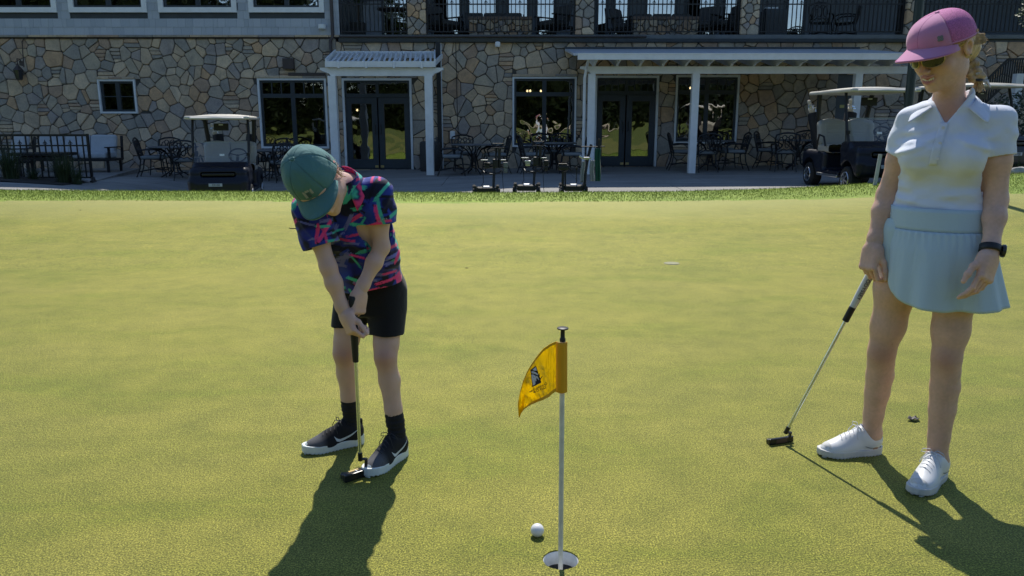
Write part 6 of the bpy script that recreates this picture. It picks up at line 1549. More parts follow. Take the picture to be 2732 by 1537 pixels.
rp = MB(); rp.tube([gp + gd_*0.17 + (gx*math.cos(t) + gy*math.sin(t))*0.0118 for t in np.linspace(0, 2*math.pi, 17)[:-1]], 0.0008, 4, True); rp.build('grip_ring', tm, go)
lo_ = MB(); lo_.tube([gp + gd_*(0.045 + 0.022*math.sin(t)) + gx*0.0152 + gy*0.0055*math.cos(t) for t in np.linspace(0, 2*math.pi, 20)[:-1]], 0.0006, 4, True); lo_.build('grip_emblem', tm, go)
# white and black two-tone grip for the other putter
m, g, p = newmat('two_tone_grip'); tc = g.new('ShaderNodeTexCoord'); p.inputs['Roughness'].default_value = 0.6; p.inputs['Base Color'].default_value = (0.62, 0.63, 0.62, 1)
WPt, WPh = D(2213, 645, 2.80), D(1981, 1080, 2.965)
WP, go2, gx2, gy2, gd2 = putter('putter', 'putter with white grip leaning in the hand of the person in the pink cap', WPt, WPh, (-0.95, -0.3, 0), (0.25, -0.97, 0), 0.275, m, 'blade')
gp2 = WPt - WP.location
e2 = MB(); e2.tube([gp2 + gd2*0.215, gp2 + gd2*0.278], 0.0125, 14); e2.tube([gp2 - gd2*0.003, gp2 + gd2*0.008], 0.0146, 14); e2.build('grip_tip', bgm, go2, smooth=True)
bk = MB(); bk.grid(lambda i, j: gp2 + gd2*(0.03 + 0.21*j/12) + (gx2*math.cos(math.pi*0.85*i/10 + 0.75) - gy2*math.sin(math.pi*0.85*i/10 + 0.75))*(np.interp(0.03 + 0.21*j/12, [0.03, 0.1375, 0.2475], [0.0155, 0.0145, 0.0115]) + 0.0006), 11, 13); bk.build('grip_back', bgm, go2, smooth=True)
put_text('ODYSSEY', 0.021, bgm, go2, gp2 + gd2*0.135 + gx2*0.0156 + gy2*0.003, gd2, -gy2, name='grip_lettering')

# ================================================================== FLAG, HOLE, BALL
FLG = thing('practice_flagstick', 'short white practice flagstick with a yellow flag standing in the hole', 'flagstick', (HOLE.x, HOLE.y, -0.09))
FB = FLG.location
zt_ = atY(1501, 905, HOLE.y - 0.005).z; lean = Vector((0.004, 0.0, 1.0))
top = Vector((atY(1501, 905, HOLE.y).x, HOLE.y, zt_))
b0 = Vector((HOLE.x, HOLE.y, -0.088)); ax_ = (top - b0)
stm = mat('stick_white', (0.68, 0.67, 0.6), 0.55, var=0.16, vscale=30)
s = MB(); s.tube([b0 - FB, top - FB], 0.0072, 16); s.build('pole', stm, FLG, smooth=True)
s = MB(); kt = Vector((atY(1501, 877, HOLE.y).x, HOLE.y, atY(1501, 877, HOLE.y).z)); s.lathe([(0.0085, -0.008), (0.0085, 0.0), (0.0065, 0.003), (0.006, 0.024), (0.0075, 0.026), (0.016, 0.0285), (0.0165, 0.0315), (0.014, 0.033)], 20, top - FB); s.build('lifting_knob', M['black_plastic'], FLG, smooth=True)
fcol = (0.95, 0.7, 0.02)
m, g, p = newmat('flag_nylon'); tc = g.new('ShaderNodeTexCoord'); p.inputs['Base Color'].default_value = (*fcol, 1); p.inputs['Roughness'].default_value = 0.42; p.inputs['Specular IOR Level'].default_value = 0.5
tl = g.new('ShaderNodeBsdfTranslucent'); tl.inputs[0].default_value = (1.0, 0.78, 0.015, 1); mx = g.new('ShaderNodeMixShader'); mx.inputs[0].default_value = 0.6; g.link(p.outputs[0], mx.inputs[1]); g.link(tl.outputs[0], mx.inputs[2]); g.link(mx.outputs[0], g.n['Material Output'].inputs[0])
mp = g.new('ShaderNodeMapping'); mp.inputs['Rotation'].default_value = (0, 0.6, 0); mp.inputs['Scale'].default_value = (14, 14, 5); g.link(tc.outputs['Object'], mp.inputs[0]); bmp = g.bump(g.noise(mp.outputs[0], 1.6, 3, 0.55, 0.9).outputs[0], 1.0, 0.03); g.link(bmp, p.inputs['Normal']); g.link(bmp, tl.inputs['Normal'])
YF = HOLE.y
def fpx(x, y, Y): return atY(1370 + x/6.3, 900 + y/6.3, Y)
TOP = [(715, 68), (620, 110), (500, 190), (400, 310), (300, 450), (225, 580), (160, 740), (110, 920), (72, 1120), (90, 1360)]
BOT = [(715, 908), (655, 945), (600, 1000), (500, 1050), (400, 1085), (310, 1125), (240, 1165), (180, 1210), (130, 1270), (95, 1358)]
def flag(u, v):
    t = u*9; i = min(8, int(t)); q = t - i
    a = np.array(TOP[i])*(1-q) + np.array(TOP[i+1])*q; b = np.array(BOT[i])*(1-q) + np.array(BOT[i+1])*q; p = a*(1-v) + b*v
    wob = 0.012*math.sin(u*7 + v*2.2 + 0.5)*u**0.7 + 0.009*math.sin(u*13 - v*6)*u + 0.005*math.sin(u*24 + v*9)*u + 0.004*math.sin(v*9 + u*3)*u
    return atY(1370 + p[0]/6.3, 900 + p[1]/6.3, YF - 0.012 - 0.05*u + wob)
flg = grid_mesh('flag', flag, 46, 30, m, FLG, FB, solid=0.0006)
def hem(u, v):
    w = 0.0; return atY(1370 + (715 + 185*u)/6.3, 900 + (64 + 846*v + 6*math.sin(u*3.1))/6.3, YF) + Vector((0, -0.0095*math.sin(math.pi*min(1, max(0, u)))-0.0045, 0))
slv = grid_mesh('flag_sleeve', hem, 12, 24, mat('flag_sleeve', (0.7, 0.34, 0.01), 0.5, bump=0.15, bscale=60), flg, FB, solid=0.0015)
hb = MB(); hb.grid(lambda i, j: flag(i/40, 0.93 + 0.07*j/3) + Vector((0, -0.0016, 0)) - FB, 41, 4); hb.grid(lambda i, j: flag(i/40, 0.05*j/3) + Vector((0, -0.0016, 0)) - FB, 41, 4); hb.build('flag_hem', mat('flag_hem', (0.75, 0.38, 0.01), 0.5), flg, smooth=True)
# printed emblem: dark framed panel with white leaf strokes, mirrored lettering below (seen from the back of the flag)
def inv_flag(px, py):
    best = None
    for i in range(0, 61):
        for j in range(0, 41):
            u, v = i/60, j/40; t = u*9; k = min(8, int(t)); q = t - k; a = np.array(TOP[k])*(1-q) + np.array(TOP[k+1])*q; b = np.array(BOT[k])*(1-q) + np.array(BOT[k+1])*q; p_ = a*(1-v) + b*v; d = (p_[0]-px)**2 + (p_[1]-py)**2
            if best is None or d < best[0]: best = (d, u, v)
    return best[1], best[2]
ink = mat('flag_ink', (0.012, 0.012, 0.02), 0.7); wht = mat('flag_white', (0.6, 0.6, 0.68), 0.6)
def fl_at(px, py, lift):
    # depth of the cloth at that spot, offset towards the viewer
    u, v = inv_flag(px, py); y = flag(u, v).y; return atY(1370 + px/6.3, 900 + py/6.3, y - lift)
def patch(poly, lift, m_, name):
    b = MB(); b.add([fl_at(x, y, lift) - FB for x, y in poly], [tuple(range(len(poly)))]); return b.build(name, m_, flg)
patch([(283, 548), (378, 478), (470, 760), (318, 838)], 0.0035, ink, 'emblem_panel')
for poly in ([(300, 625), (345, 628), (380, 680), (400, 760), (330, 815), (308, 700)], [(360, 640), (410, 660), (440, 740), (412, 756), (395, 700)], [(318, 545), (372, 500), (395, 560), (350, 560)], [(300, 570), (360, 580), (405, 610), (415, 640), (350, 610), (305, 600)]): patch(poly, 0.005, wht, 'emblem_leaf')
for poly in ([(330, 650), (362, 700), (378, 760), (366, 764), (350, 705)], [(345, 700), (395, 705), (420, 742), (405, 745), (385, 718)], [(425, 650), (440, 600), (446, 606), (440, 660), (450, 690), (482, 648), (486, 654), (455, 715), (440, 720)]): patch(poly, 0.0062, ink, 'emblem_stroke')
for txt, sz, (xa, ya), (xb, yb) in (('Crannhollow', 0.0108, (560, 775), (270, 915)), ('Golf Club', 0.0105, (535, 845), (330, 925))):
    n = len(txt)
    for i, ch in enumerate(txt):
        if ch == ' ': continue
        t = (i + 0.5)/n; px, py = xa + (xb-xa)*t, ya + (yb-ya)*t; p0 = fl_at(px, py, 0.004); p1 = fl_at(px + (xb-xa)/n, py + (yb-ya)/n, 0.004); xd = (p1 - p0).normalized(); nv = Vector((0, -1, 0)); yd = Vector((0.25, 0, 1))
        me = text_mesh(ch, sz); me.materials.clear(); me.materials.append(ink); yd = (yd - xd*yd.dot(xd)).normalized(); zd = xd.cross(yd)
        o = bpy.data.objects.new('lettering', me); COL.objects.link(o); o.parent = flg; q = p0 - FB; o.matrix_local = Matrix(((xd.x, yd.x, zd.x, q.x), (xd.y, yd.y, zd.y, q.y), (xd.z, yd.z, zd.z, q.z), (0, 0, 0, 1)))
cup = MB(); N = 40
prof = [(HOLE_R*0.985, -0.004), (HOLE_R*0.97, -0.004), (HOLE_R*0.955, -0.006), (HOLE_R*0.95, -0.046), (0.012, -0.05), (0.012, -0.09), (0.0085, -0.11)]
cv = []; cf = []
for r_, z_ in prof:
    for k in range(N): cv.append((HOLE.x + r_*math.cos(2*math.pi*k/N), HOLE.y + r_*math.sin(2*math.pi*k/N), z_))
for i in range(len(prof) - 1):
    for k in range(N): cf.append((i*N+k, i*N+(k+1) % N, (i+1)*N+(k+1) % N, (i+1)*N+k))
cup.add([(x - HOLE.x, y - HOLE.y, z + 0.12) for x, y, z in cv], cf); cup.mi = [1 if i//N >= 3 else 0 for i in range(len(cf))]; co = cup.build('hole_cup', mat('cup_white', (0.85, 0.86, 0.84), 0.5, var=0.1, vscale=40), None, smooth=True); co.data.materials.append(mat('cup_floor', (0.02, 0.02, 0.02), 0.8)); co.location = (HOLE.x, HOLE.y, -0.12)
tag(co, 'white cup liner sunk in the near putting hole', 'golf hole')
bp = onG(1433.5, 1430); bb_ = MB(); R_ = 0.02135
ob = bmesh.new(); bmesh.ops.create_icosphere(ob, subdivisions=5, radius=R_)
gold = math.pi*(3 - math.sqrt(5)); dm = np.array([(math.sqrt(1 - (1 - 2*(i + .5)/320)**2)*math.cos(gold*i), math.sqrt(1 - (1 - 2*(i + .5)/320)**2)*math.sin(gold*i), 1 - 2*(i + .5)/320) for i in range(320)])
for v in ob.verts:
    n = np.array(v.co)/R_; c = (dm @ n).max(); a = math.acos(min(1, c)); v.co *= 1 - 0.022*max(0, 1 - (a/0.088)**2)
me = bpy.data.meshes.new('golf_ball'); ob.to_mesh(me); ob.free(); me.shade_smooth()
bo_ = link('golf_ball', me, mat('ball_white', (0.8, 0.8, 0.79), 0.3)); bo_.location = (bp.x, bp.y, R_ - 0.001); tag(bo_, 'white dimpled golf ball just left of the hole', 'golf ball')
# ================================================================== GOLF CARTS
M['cart_body'] = mat('cart_navy', (0.006, 0.008, 0.018), 0.42, var=0.1, coat=0.1, spec=0.3)
M['cart_black'] = mat('cart_black', (0.008, 0.008, 0.009), 0.5)
M['cart_roof'] = mat('cart_cream', (0.6, 0.57, 0.5), 0.45, var=0.06, vscale=3)
M['cart_seat'] = mat('cart_seat_vinyl', (0.33, 0.32, 0.28), 0.55, var=0.06, bump=0.2, bscale=200)
M['alloy'] = mat('alloy', (0.55, 0.56, 0.58), 0.3, metal=1.0)
M['cover_cream'] = fabric('cream_headcover', (0.62, 0.55, 0.43), 0.9)
def make_cart(label, plate):
    C = thing('golf_cart', label, 'golf cart', (0, 0, 0), 0, 'golf carts on the terrace')
    S = SDF((-0.7, -1.3, 0.1), (0.7, 1.3, 1.05), 0.013)
    S.rbox((0, -0.82, 0.6), (0.56, 0.36, 0.2), 0.12, 0); S.rbox((0, -0.98, 0.44), (0.57, 0.24, 0.16), 0.1, 0.08); S.rbox((0, -0.62, 0.78), (0.53, 0.2, 0.1), 0.07, 0.1)
    S.rbox((0, -1.16, 0.42), (0.44, 0.07, 0.1), 0.05, 0.05)
    S.rbox((0, -0.12, 0.3), (0.57, 0.55, 0.05), 0.03, 0.04); S.rbox((0, 0.62, 0.5), (0.57, 0.5, 0.2), 0.09, 0.06); S.rbox((0, 1.0, 0.46), (0.5, 0.16, 0.16), 0.06, 0.06)
    S.rbox((0, -1.12, 0.66), (0.32, 0.12, 0.045), 0.03, 0.02, mode='s')               # grille recess
    for sx in (-1, 1):
        for y in (-0.8, 0.78): S.cone((sx*0.75, y, 0.25), (sx*0.42, y, 0.25), 0.3, 0.3, 0.03, 's')
    link('body', S.mesh('body', (0, 0, 0), None, 1), M['cart_body'], C)
    for sx in (-1, 1):
        b = MB(); b.bevbox((sx*0.56, -0.1, 0.27), (0.07, 0.85, 0.05), 0.012); b.build('side_step', M['alloy'], C)
    b = MB(); b.bevbox((0, -1.15, 0.665), (0.6, 0.06, 0.05), 0.015); b.build('grille', M['cart_black'], C)
    for sx in (-1, 1):
        b = MB(); b.bevbox((sx*0.4, -1.14, 0.6), (0.14, 0.06, 0.06), 0.02); b.build('headlight', mat('lamp_glass', (0.12, 0.13, 0.15), 0.1), C)
    # seats
    S = SDF((-0.65, 0.0, 0.6), (0.65, 0.85, 1.35), 0.012)
    S.rbox((0, 0.24, 0.735), (0.54, 0.27, 0.075), 0.05, 0); S.disp(lambda x, y, z: 0.006*np.sin(x*60)*(np.abs(x) < 0.5))
    link('seat', S.mesh('seat', (0, 0, 0), None, 1), M['cart_seat'], C)
    for sx in (-1, 1):
        S = SDF((-0.35, -0.2, -0.35), (0.35, 0.2, 0.35), 0.01); S.rbox((0, 0, 0), (0.262, 0.065, 0.235), 0.06, 0); S.ell((0, 0, 0.16), (0.25, 0.062, 0.12), 0.05); S.rbox((sx*0.2, -0.045, -0.02), (0.06, 0.05, 0.2), 0.045, 0.04)
        S.disp(lambda x, y, z: 0.005*np.exp(-(np.sin(z*55)/0.25)**2)*(np.abs(x) < 0.15)*(y < 0)); o = link('seat_back', S.mesh('seat_back', (0, 0, 0), None, 1), M['cart_seat'], C); o.location = (sx*0.265, 0.56, 1.0); o.rotation_euler = (math.radians(-9), 0, 0)
        b = MB(); b.tube([(sx*0.55, 0.5, 0.78), (sx*0.58, 0.35, 0.98), (sx*0.58, 0.15, 0.95), (sx*0.57, 0.08, 0.78)], 0.018, 8); b.build('arm_rest', M['cart_black'], C, smooth=True)
    # roof
    S = SDF((-0.75, -0.95, 1.6), (0.75, 1.05, 1.92), 0.013); S.rbox((0, 0.04, 1.735), (0.61, 0.88, 0.036), 0.034, 0); S.ell((0, 0.0, 1.74), (0.6, 0.85, 0.075), 0.03); S.rbox((0, -0.82, 1.715), (0.5, 0.06, 0.025), 0.02, 0.03)
    S.cut((0, 0, 1.705), (0, 0, -1)); link('roof', S.mesh('roof', (0, 0, 0), None, 1), M['cart_roof'], C)
    for sx in (-1, 1):
        b = MB(); b.tube([(sx*0.5, -0.72, 0.8), (sx*0.525, -0.62, 1.1), (sx*0.53, -0.52, 1.5), (sx*0.52, -0.46, 1.71)], 0.026, 8); b.build('front_strut', M['cart_black'], C, smooth=True)
        b = MB(); b.tube([(sx*0.42, 0.72, 0.7), (sx*0.46, 0.74, 1.2), (sx*0.5, 0.66, 1.71)], 0.045, 8); b.build('rear_strut', M['cart_black'], C, smooth=True)
    # windscreen, lower half
    def wp(x, t): return Vector((x, -0.735 + 0.12*t, 0.84 + 0.43*t))
    b = MB(); b.add([wp(-0.5, 0), wp(0.5, 0), wp(0.5, 1), wp(-0.5, 1)], [(0, 1, 2, 3)]); ws = link('windscreen', b.mesh('windscreen', False), M['windscreen'], C)
    b = MB(); b.bar(wp(-0.5, 1), wp(0.5, 1), 0.012, 0.012); b.bar(wp(-0.5, 0), wp(0.5, 0), 0.014, 0.02); b.bar(wp(-0.5, 0.33), wp(0.5, 0.33), 0.006, 0.006); b.build('windscreen_edge', mat('clear_edge', (0.3, 0.33, 0.34), 0.3), ws)
    for sx in (-1, 1):
        b = MB(); b.bevbox(wp(sx*0.52, 0.45), (0.05, 0.05, 0.06), 0.01); b.build('clip', M['cart_black'], ws)
    b = MB(); p = wp(0.02, 0.42) + Vector((0, -0.006, 0)); b.box(p, (0.09, 0.004, 0.04), Matrix.Rotation(math.radians(-15), 3, 'X')); b.build('sticker', M['white_paint'], ws)
    # dash screen, steering wheel
    b = MB(); b.bevbox((-0.02, -0.3, 1.56), (0.28, 0.05, 0.14), 0.01); sc_ = b.build('overhead_screen', M['cart_black'], C); b = MB(); b.b2((-0.06, -0.329, 1.595), (0.02, -0.3255, 1.61)); b.build('screen_badge', M['trim'], sc_)
    b = MB(); R = Matrix.Rotation(math.radians(48), 3, 'X'); c = Vector((0.27, -0.36, 1.0))
    b.tube([c + R @ Vector((0.17*math.cos(t), 0.17*math.sin(t), 0)) for t in np.linspace(0, 2*math.pi, 25)[:-1]], 0.016, 7, True)
    for t in (0.3, 2.84, 4.71): b.bar(c, c + R @ Vector((0.165*math.cos(t), 0.165*math.sin(t), 0)), 0.05, 0.015)
    b.tube([c, c + Vector((0, -0.25, -0.2))], 0.025, 8); b.build('steering_wheel', M['cart_black'], C, smooth=True)
    # wheels
    for sx in (-1, 1):
        for y in (-0.8, 0.78):
            R = Matrix.Rotation(math.radians(90), 3, 'Y'); b = MB(); cx = sx*0.47; prof = [(0.13, -0.1), (0.2, -0.1), (0.226, -0.075), (0.232, 0), (0.226, 0.075), (0.2, 0.1), (0.13, 0.1)]
            b.lathe(prof, 28, (cx, y, 0.232), R); w = b.build('tyre', M['rubber'], C, smooth=True)
            r = MB(); x2 = sx*0.572; r.tube([(x2, y + 0.128*math.cos(t), 0.232 + 0.128*math.sin(t)) for t in np.linspace(0, 2*math.pi, 25)[:-1]], 0.011, 6, True)
            for k in range(6):
                a = k*math.pi/3 + 0.3; r.bar((x2 + sx*0.004, y, 0.232), (x2, y + 0.125*math.cos(a), 0.232 + 0.125*math.sin(a)), 0.03, 0.034, (sx, 0, 0))
            r.lathe([(0.035, -0.012), (0.03, 0.012)], 12, (x2 + sx*0.008, y, 0.232), R); r.build('rim', M['alloy'], w, smooth=True)
    # rear bag well
    b = MB(); b.bevbox((0, 1.05, 0.62), (0.95, 0.3, 0.16), 0.03); b.build('bag_well', M['cart_black'], C)
    # number plate
    b = MB(); b.bevbox((-0.05, -1.237, 0.47), (0.25, 0.012, 0.06), 0.005); pl = b.build('number_plate', mat('plate', (0.4, 0.44, 0.5), 0.4), C)
    put_text(plate, 0.055, M['cart_black'], pl, (-0.04, -1.2445, 0.47), (1, 0, 0), (0, 0, 1))
    return C
def golf_bag(label, cart, sx, lean=0.0):
    g = thing('golf_bag', label, 'golf bag', (0, 0, 0), 0, 'golf bags strapped on carts')
    b = MB(); b.lathe([(0.11, 0), (0.125, 0.03), (0.12, 0.4), (0.13, 0.78), (0.125, 0.8)], 16); b.build('bag', mat('bag_black', (0.012, 0.012, 0.014), 0.7, var=0.2), g, smooth=True)
    b = MB(); b.bevbox((0, 0.13, 0.3), (0.16, 0.1, 0.3), 0.04); b.build('pocket', mat('bag_pocket', (0.02, 0.02, 0.024), 0.7), g)
    for k, (x, y, dx) in enumerate(((-0.03, -0.03, -0.05), (0.05, 0.02, 0.05))):
        S = SDF((-0.12, -0.12, 0.75), (0.12, 0.12, 1.16), 0.008); S.chain([(x, y, 0.8), (x + dx*0.6, y, 0.95), (x + dx, y - 0.02, 1.06)], [0.055, 0.032, 0.038], 0.02); S.ell((x + dx*0.5 + 0.0, y - 0.01, 0.86), (0.06, 0.05, 0.05), 0.03); S.disp(lambda X, Y, Z: 0.003*np.sin(Z*150))
        if k == 0: link('head_cover', S.mesh('head_cover', (0, 0, 0), None, 1), M['cover_cream'], g)
    b = MB(); rd = random.Random(int(sx*10) + 7)
    for k in range(6):
        a = rd.uniform(0, 6.28); q = Vector((0.07*math.cos(a), 0.07*math.sin(a), 0.78)); t = q + Vector((rd.uniform(-0.05, 0.05), rd.uniform(-0.03, 0.03), rd.uniform(0.1, 0.2))); b.tube([q, t], 0.007, 6); b.bevbox(t, (0.07, 0.02, 0.03), 0.006)
    b.build('iron', M['chrome'], g)
    # stand on the cart's bag well
    cm = cart.matrix_basis if False else Matrix.LocRotScale(cart.location, cart.rotation_euler, cart.scale)
    g.matrix_basis = cm @ Matrix.Translation((sx*0.25, 1.06, 0.7)) @ Matrix.Rotation(math.radians(lean), 4, 'Y') @ Matrix.Rotation(math.radians(-10), 4, 'X') @ Matrix.Scale(0.88, 4)
    return g
cA = make_cart('dark golf cart facing us on the left, in front of the patio tables', 'E4150'); cA.location = (atY(604, 400, 16.1).x, 16.1, -0.325)
cA.rotation_euler = (0, 0, math.radians(11)); cA.scale = (1.0,)*3
cB = copy_tree(cA); cB['label'] = 'dark golf cart turned sideways on the right, behind the white stake'
for o in COL.objects:
    if o.parent == cB and o.name.startswith('number_plate'):
        for q in list(COL.objects):
            if q.parent == o: COL.objects.unlink(q)
        put_text('E4140', 0.055, M['cart_black'], o, (-0.04, -1.2445, 0.47), (1, 0, 0), (0, 0, 1))
cB.location = (6.68, 15.1, 0.05); cB.rotation_euler = (0, 0, math.radians(2)); cB.scale = (1.06,)*3
cC = copy_tree(cA); cC['label'] = 'golf cart mostly hidden behind the person in pink cap, only its roof showing'; cC.location = (9.55, 16.6, 0.22); cC.rotation_euler = (0, 0, math.radians(20)); cC.scale = (1.05,)*3
golf_bag('black golf bag with cream head cover, left rear of the left cart', cA, -1, -8); golf_bag('black golf bag with cream head cover, right rear of the left cart', cA, 1, 10)
golf_bag('black golf bag with cream head cover, left rear of the right cart', cB, -1, -10); golf_bag('black golf bag with cream head cover, right rear of the right cart', cB, 1, 10)

# ================================================================== PATIO SETS
def make_chair():
    c = thing('patio_chair', 'black cast metal patio chair', 'chair', (0, 0, 0), 0, 'cast metal chairs round the patio tables'); m = M['black_metal']
    for sx in (-1, 1):
        b = MB(); b.tube([(sx*0.25, -0.25, 0.43), (sx*0.255, -0.27, 0.25), (sx*0.275, -0.31, 0.0)], [0.018, 0.015, 0.013], 6); b.build('leg', m, c, smooth=True)
        b = MB(); b.tube([(sx*0.22, 0.24, 0.43), (sx*0.225, 0.27, 0.22), (sx*0.25, 0.36, 0.0)], [0.018, 0.015, 0.013], 6); b.build('leg', m, c, smooth=True)
        b = MB(); b.tube([(sx*0.25, 0.27, 0.64), (sx*0.285, 0.1, 0.665), (sx*0.29, -0.15, 0.66), (sx*0.285, -0.25, 0.6), (sx*0.27, -0.22, 0.52), (sx*0.25, -0.2, 0.43)], 0.021, 6); b.build('arm', m, c, smooth=True)
    b = MB(); b.tube([(-0.25, -0.25, 0.43), (0.25, -0.25, 0.43), (0.24, 0.24, 0.43), (-0.24, 0.24, 0.43)], 0.018, 6, True); b.tube([(-0.26, -0.28, 0.16), (0, 0, 0.19), (0.23, 0.3, 0.14)], 0.014, 6); b.tube([(0.26, -0.28, 0.16), (0, 0, 0.19), (-0.23, 0.3, 0.14)], 0.014, 6); b.build('seat_frame', m, c, smooth=True)
    S = SDF((-0.3, -0.32, 0.4), (0.3, 0.3, 0.56), 0.012); S.rbox((0, -0.01, 0.475), (0.245, 0.255, 0.04), 0.035, 0); link('cushion', S.mesh('cushion', (0, 0, 0), None, 1), M['cushion'], c)
    b = MB(); bk = lambda x, z: (x, 0.25 + (z - 0.43)*0.24, z)
    b.tube([bk(-0.24, 0.43), bk(-0.265, 0.6), bk(-0.285, 0.8), bk(-0.27, 0.88), bk(-0.12, 0.925), bk(0, 0.935), bk(0.12, 0.925), bk(0.27, 0.88), bk(0.285, 0.8), bk(0.265, 0.6), bk(0.24, 0.43)], 0.021, 6); b.build('back_frame', m, c, smooth=True)
    b = MB()
    for x in (-0.15, 0, 0.15): b.tube([bk(x + 0.055*math.cos(t), 0.7 + 0.13*math.sin(t)) for t in np.linspace(0, 2*math.pi, 15)[:-1]], 0.0125, 5, True)
    for x in (-0.075, 0.075): b.tube([bk(x + 0.05*math.cos(t), 0.82 + 0.055*math.sin(t)) for t in np.linspace(0, 2*math.pi, 11)[:-1]], 0.0125, 5, True)
    for sx in (-1, 1): b.tube([bk(sx*0.25, 0.5), bk(sx*0.16, 0.56), bk(sx*0.2, 0.66), bk(sx*0.25, 0.62)], 0.0125, 5); b.tube([bk(sx*0.2, 0.47), bk(sx*0.07, 0.55), bk(0, 0.52)], 0.0125, 5)
    b.build('back_scroll', m, c, smooth=True); return c
def make_table():
    t = thing('patio_table', 'round patio table', 'table', (0, 0, 0), 0, 'round patio tables'); m = M['black_metal']
    b = MB(); b.lathe([(0.55, 0.71), (0.575, 0.715), (0.58, 0.73), (0.57, 0.742), (0.05, 0.744)], 32); b.build('table_top', mat('table_slate', (0.13, 0.135, 0.14), 0.55, var=0.2, vscale=12), t, smooth=True)
    for k in range(4):
        a = k*math.pi/2 + 0.5; d = Vector((math.cos(a), math.sin(a), 0)); b = MB(); b.tube([d*0.4 + Vector((0, 0, 0.71)), d*0.2 + Vector((0, 0, 0.6)), d*0.07 + Vector((0, 0, 0.4)), d*0.12 + Vector((0, 0, 0.15)), d*0.36 + Vector((0, 0, 0.012))], 0.018, 6); b.build('leg', m, t, smooth=True)
    b = MB(); b.lathe([(0.06, 0.3), (0.075, 0.42), (0.06, 0.5)], 12); b.build('pedestal', m, t, smooth=True); return t
chair0 = make_chair(); table0 = make_table(); used = {'c': False, 't': False}
def put(kind, px, Y, rz, label):
    src = chair0 if kind == 'c' else table0; o = src if not used[kind] else copy_tree(src); used[kind] = True
    x = atY(px, 420, Y).x; o.location = (x, Y, terr(x, Y) + 0.002); o.rotation_euler = (0, 0, math.radians(rz)); o['label'] = label; return o
# chair rotation 0: seat opens towards -y (faces us)
put('t', 465, 19.2, 20, 'round patio table just left of the left golf cart')
put('c', 408, 19.0, -75 + 180, 'black patio chair left of the table beside the left golf cart'); put('c', 440, 20.0, 0, 'black patio chair behind the table left of the golf cart'); put('c', 492, 18.6, -160, 'black patio chair between the left golf cart and its table')
put('t', 728, 19.4, 0, 'round patio table between left golf cart and small pergola')
put('c', 690, 19.6, 80, 'black patio chair just right of the left golf cart'); put('c', 752, 19.0, -150, 'black patio chair nearest the teal cap, under the left window'); put('c', 745, 20.4, -10, 'black patio chair tucked under the wide left window')
put('t', 1265, 19.6, 0, 'round patio table right of the small pergola')
put('c', 1206, 19.3, 95, 'black patio chair beside the pergola post, left of its table'); put('c', 1238, 20.5, 10, 'black patio chair against the wall behind the table right of pergola'); put('c', 1322, 19.6, -80, 'black patio chair behind the leftmost push cart')
put('t', 1478, 19.7, 0, 'round patio table under the middle stone wall window')
put('c', 1422, 19.4, 100, 'black patio chair left of the table under the middle window'); put('c', 1452, 20.6, 8, 'black patio chair on the left, backing on the middle window'); put('c', 1496, 20.6, -8, 'black patio chair on the right, backing on the middle window'); put('c', 1527, 19.3, -95, 'black patio chair right of the table under the middle window')
put('t', 1893, 20.0, 0, 'round patio table under the window of the long patio cover')
put('c', 1820, 20.0, 85, 'black patio chair left of the middle patio cover post'); put('c', 1876, 19.4, -170, 'black patio chair just right of the middle patio cover post'); put('c', 1925, 20.9, 5, 'black patio chair against the window under the patio cover'); put('c', 1955, 19.8, -90, 'black patio chair at the right end of the patio cover table')
put('t', 2128, 19.8, 0, 'round patio table behind the rear of the right golf cart')
put('c', 2052, 20.3, 60, 'black patio chair by the stone wall, left of right cart'); put('c', 2092, 19.3, 170, 'black patio chair turned away from us, left of right cart'); put('c', 2150, 20.7, -20, 'black patio chair partly hidden behind the right golf cart seat')

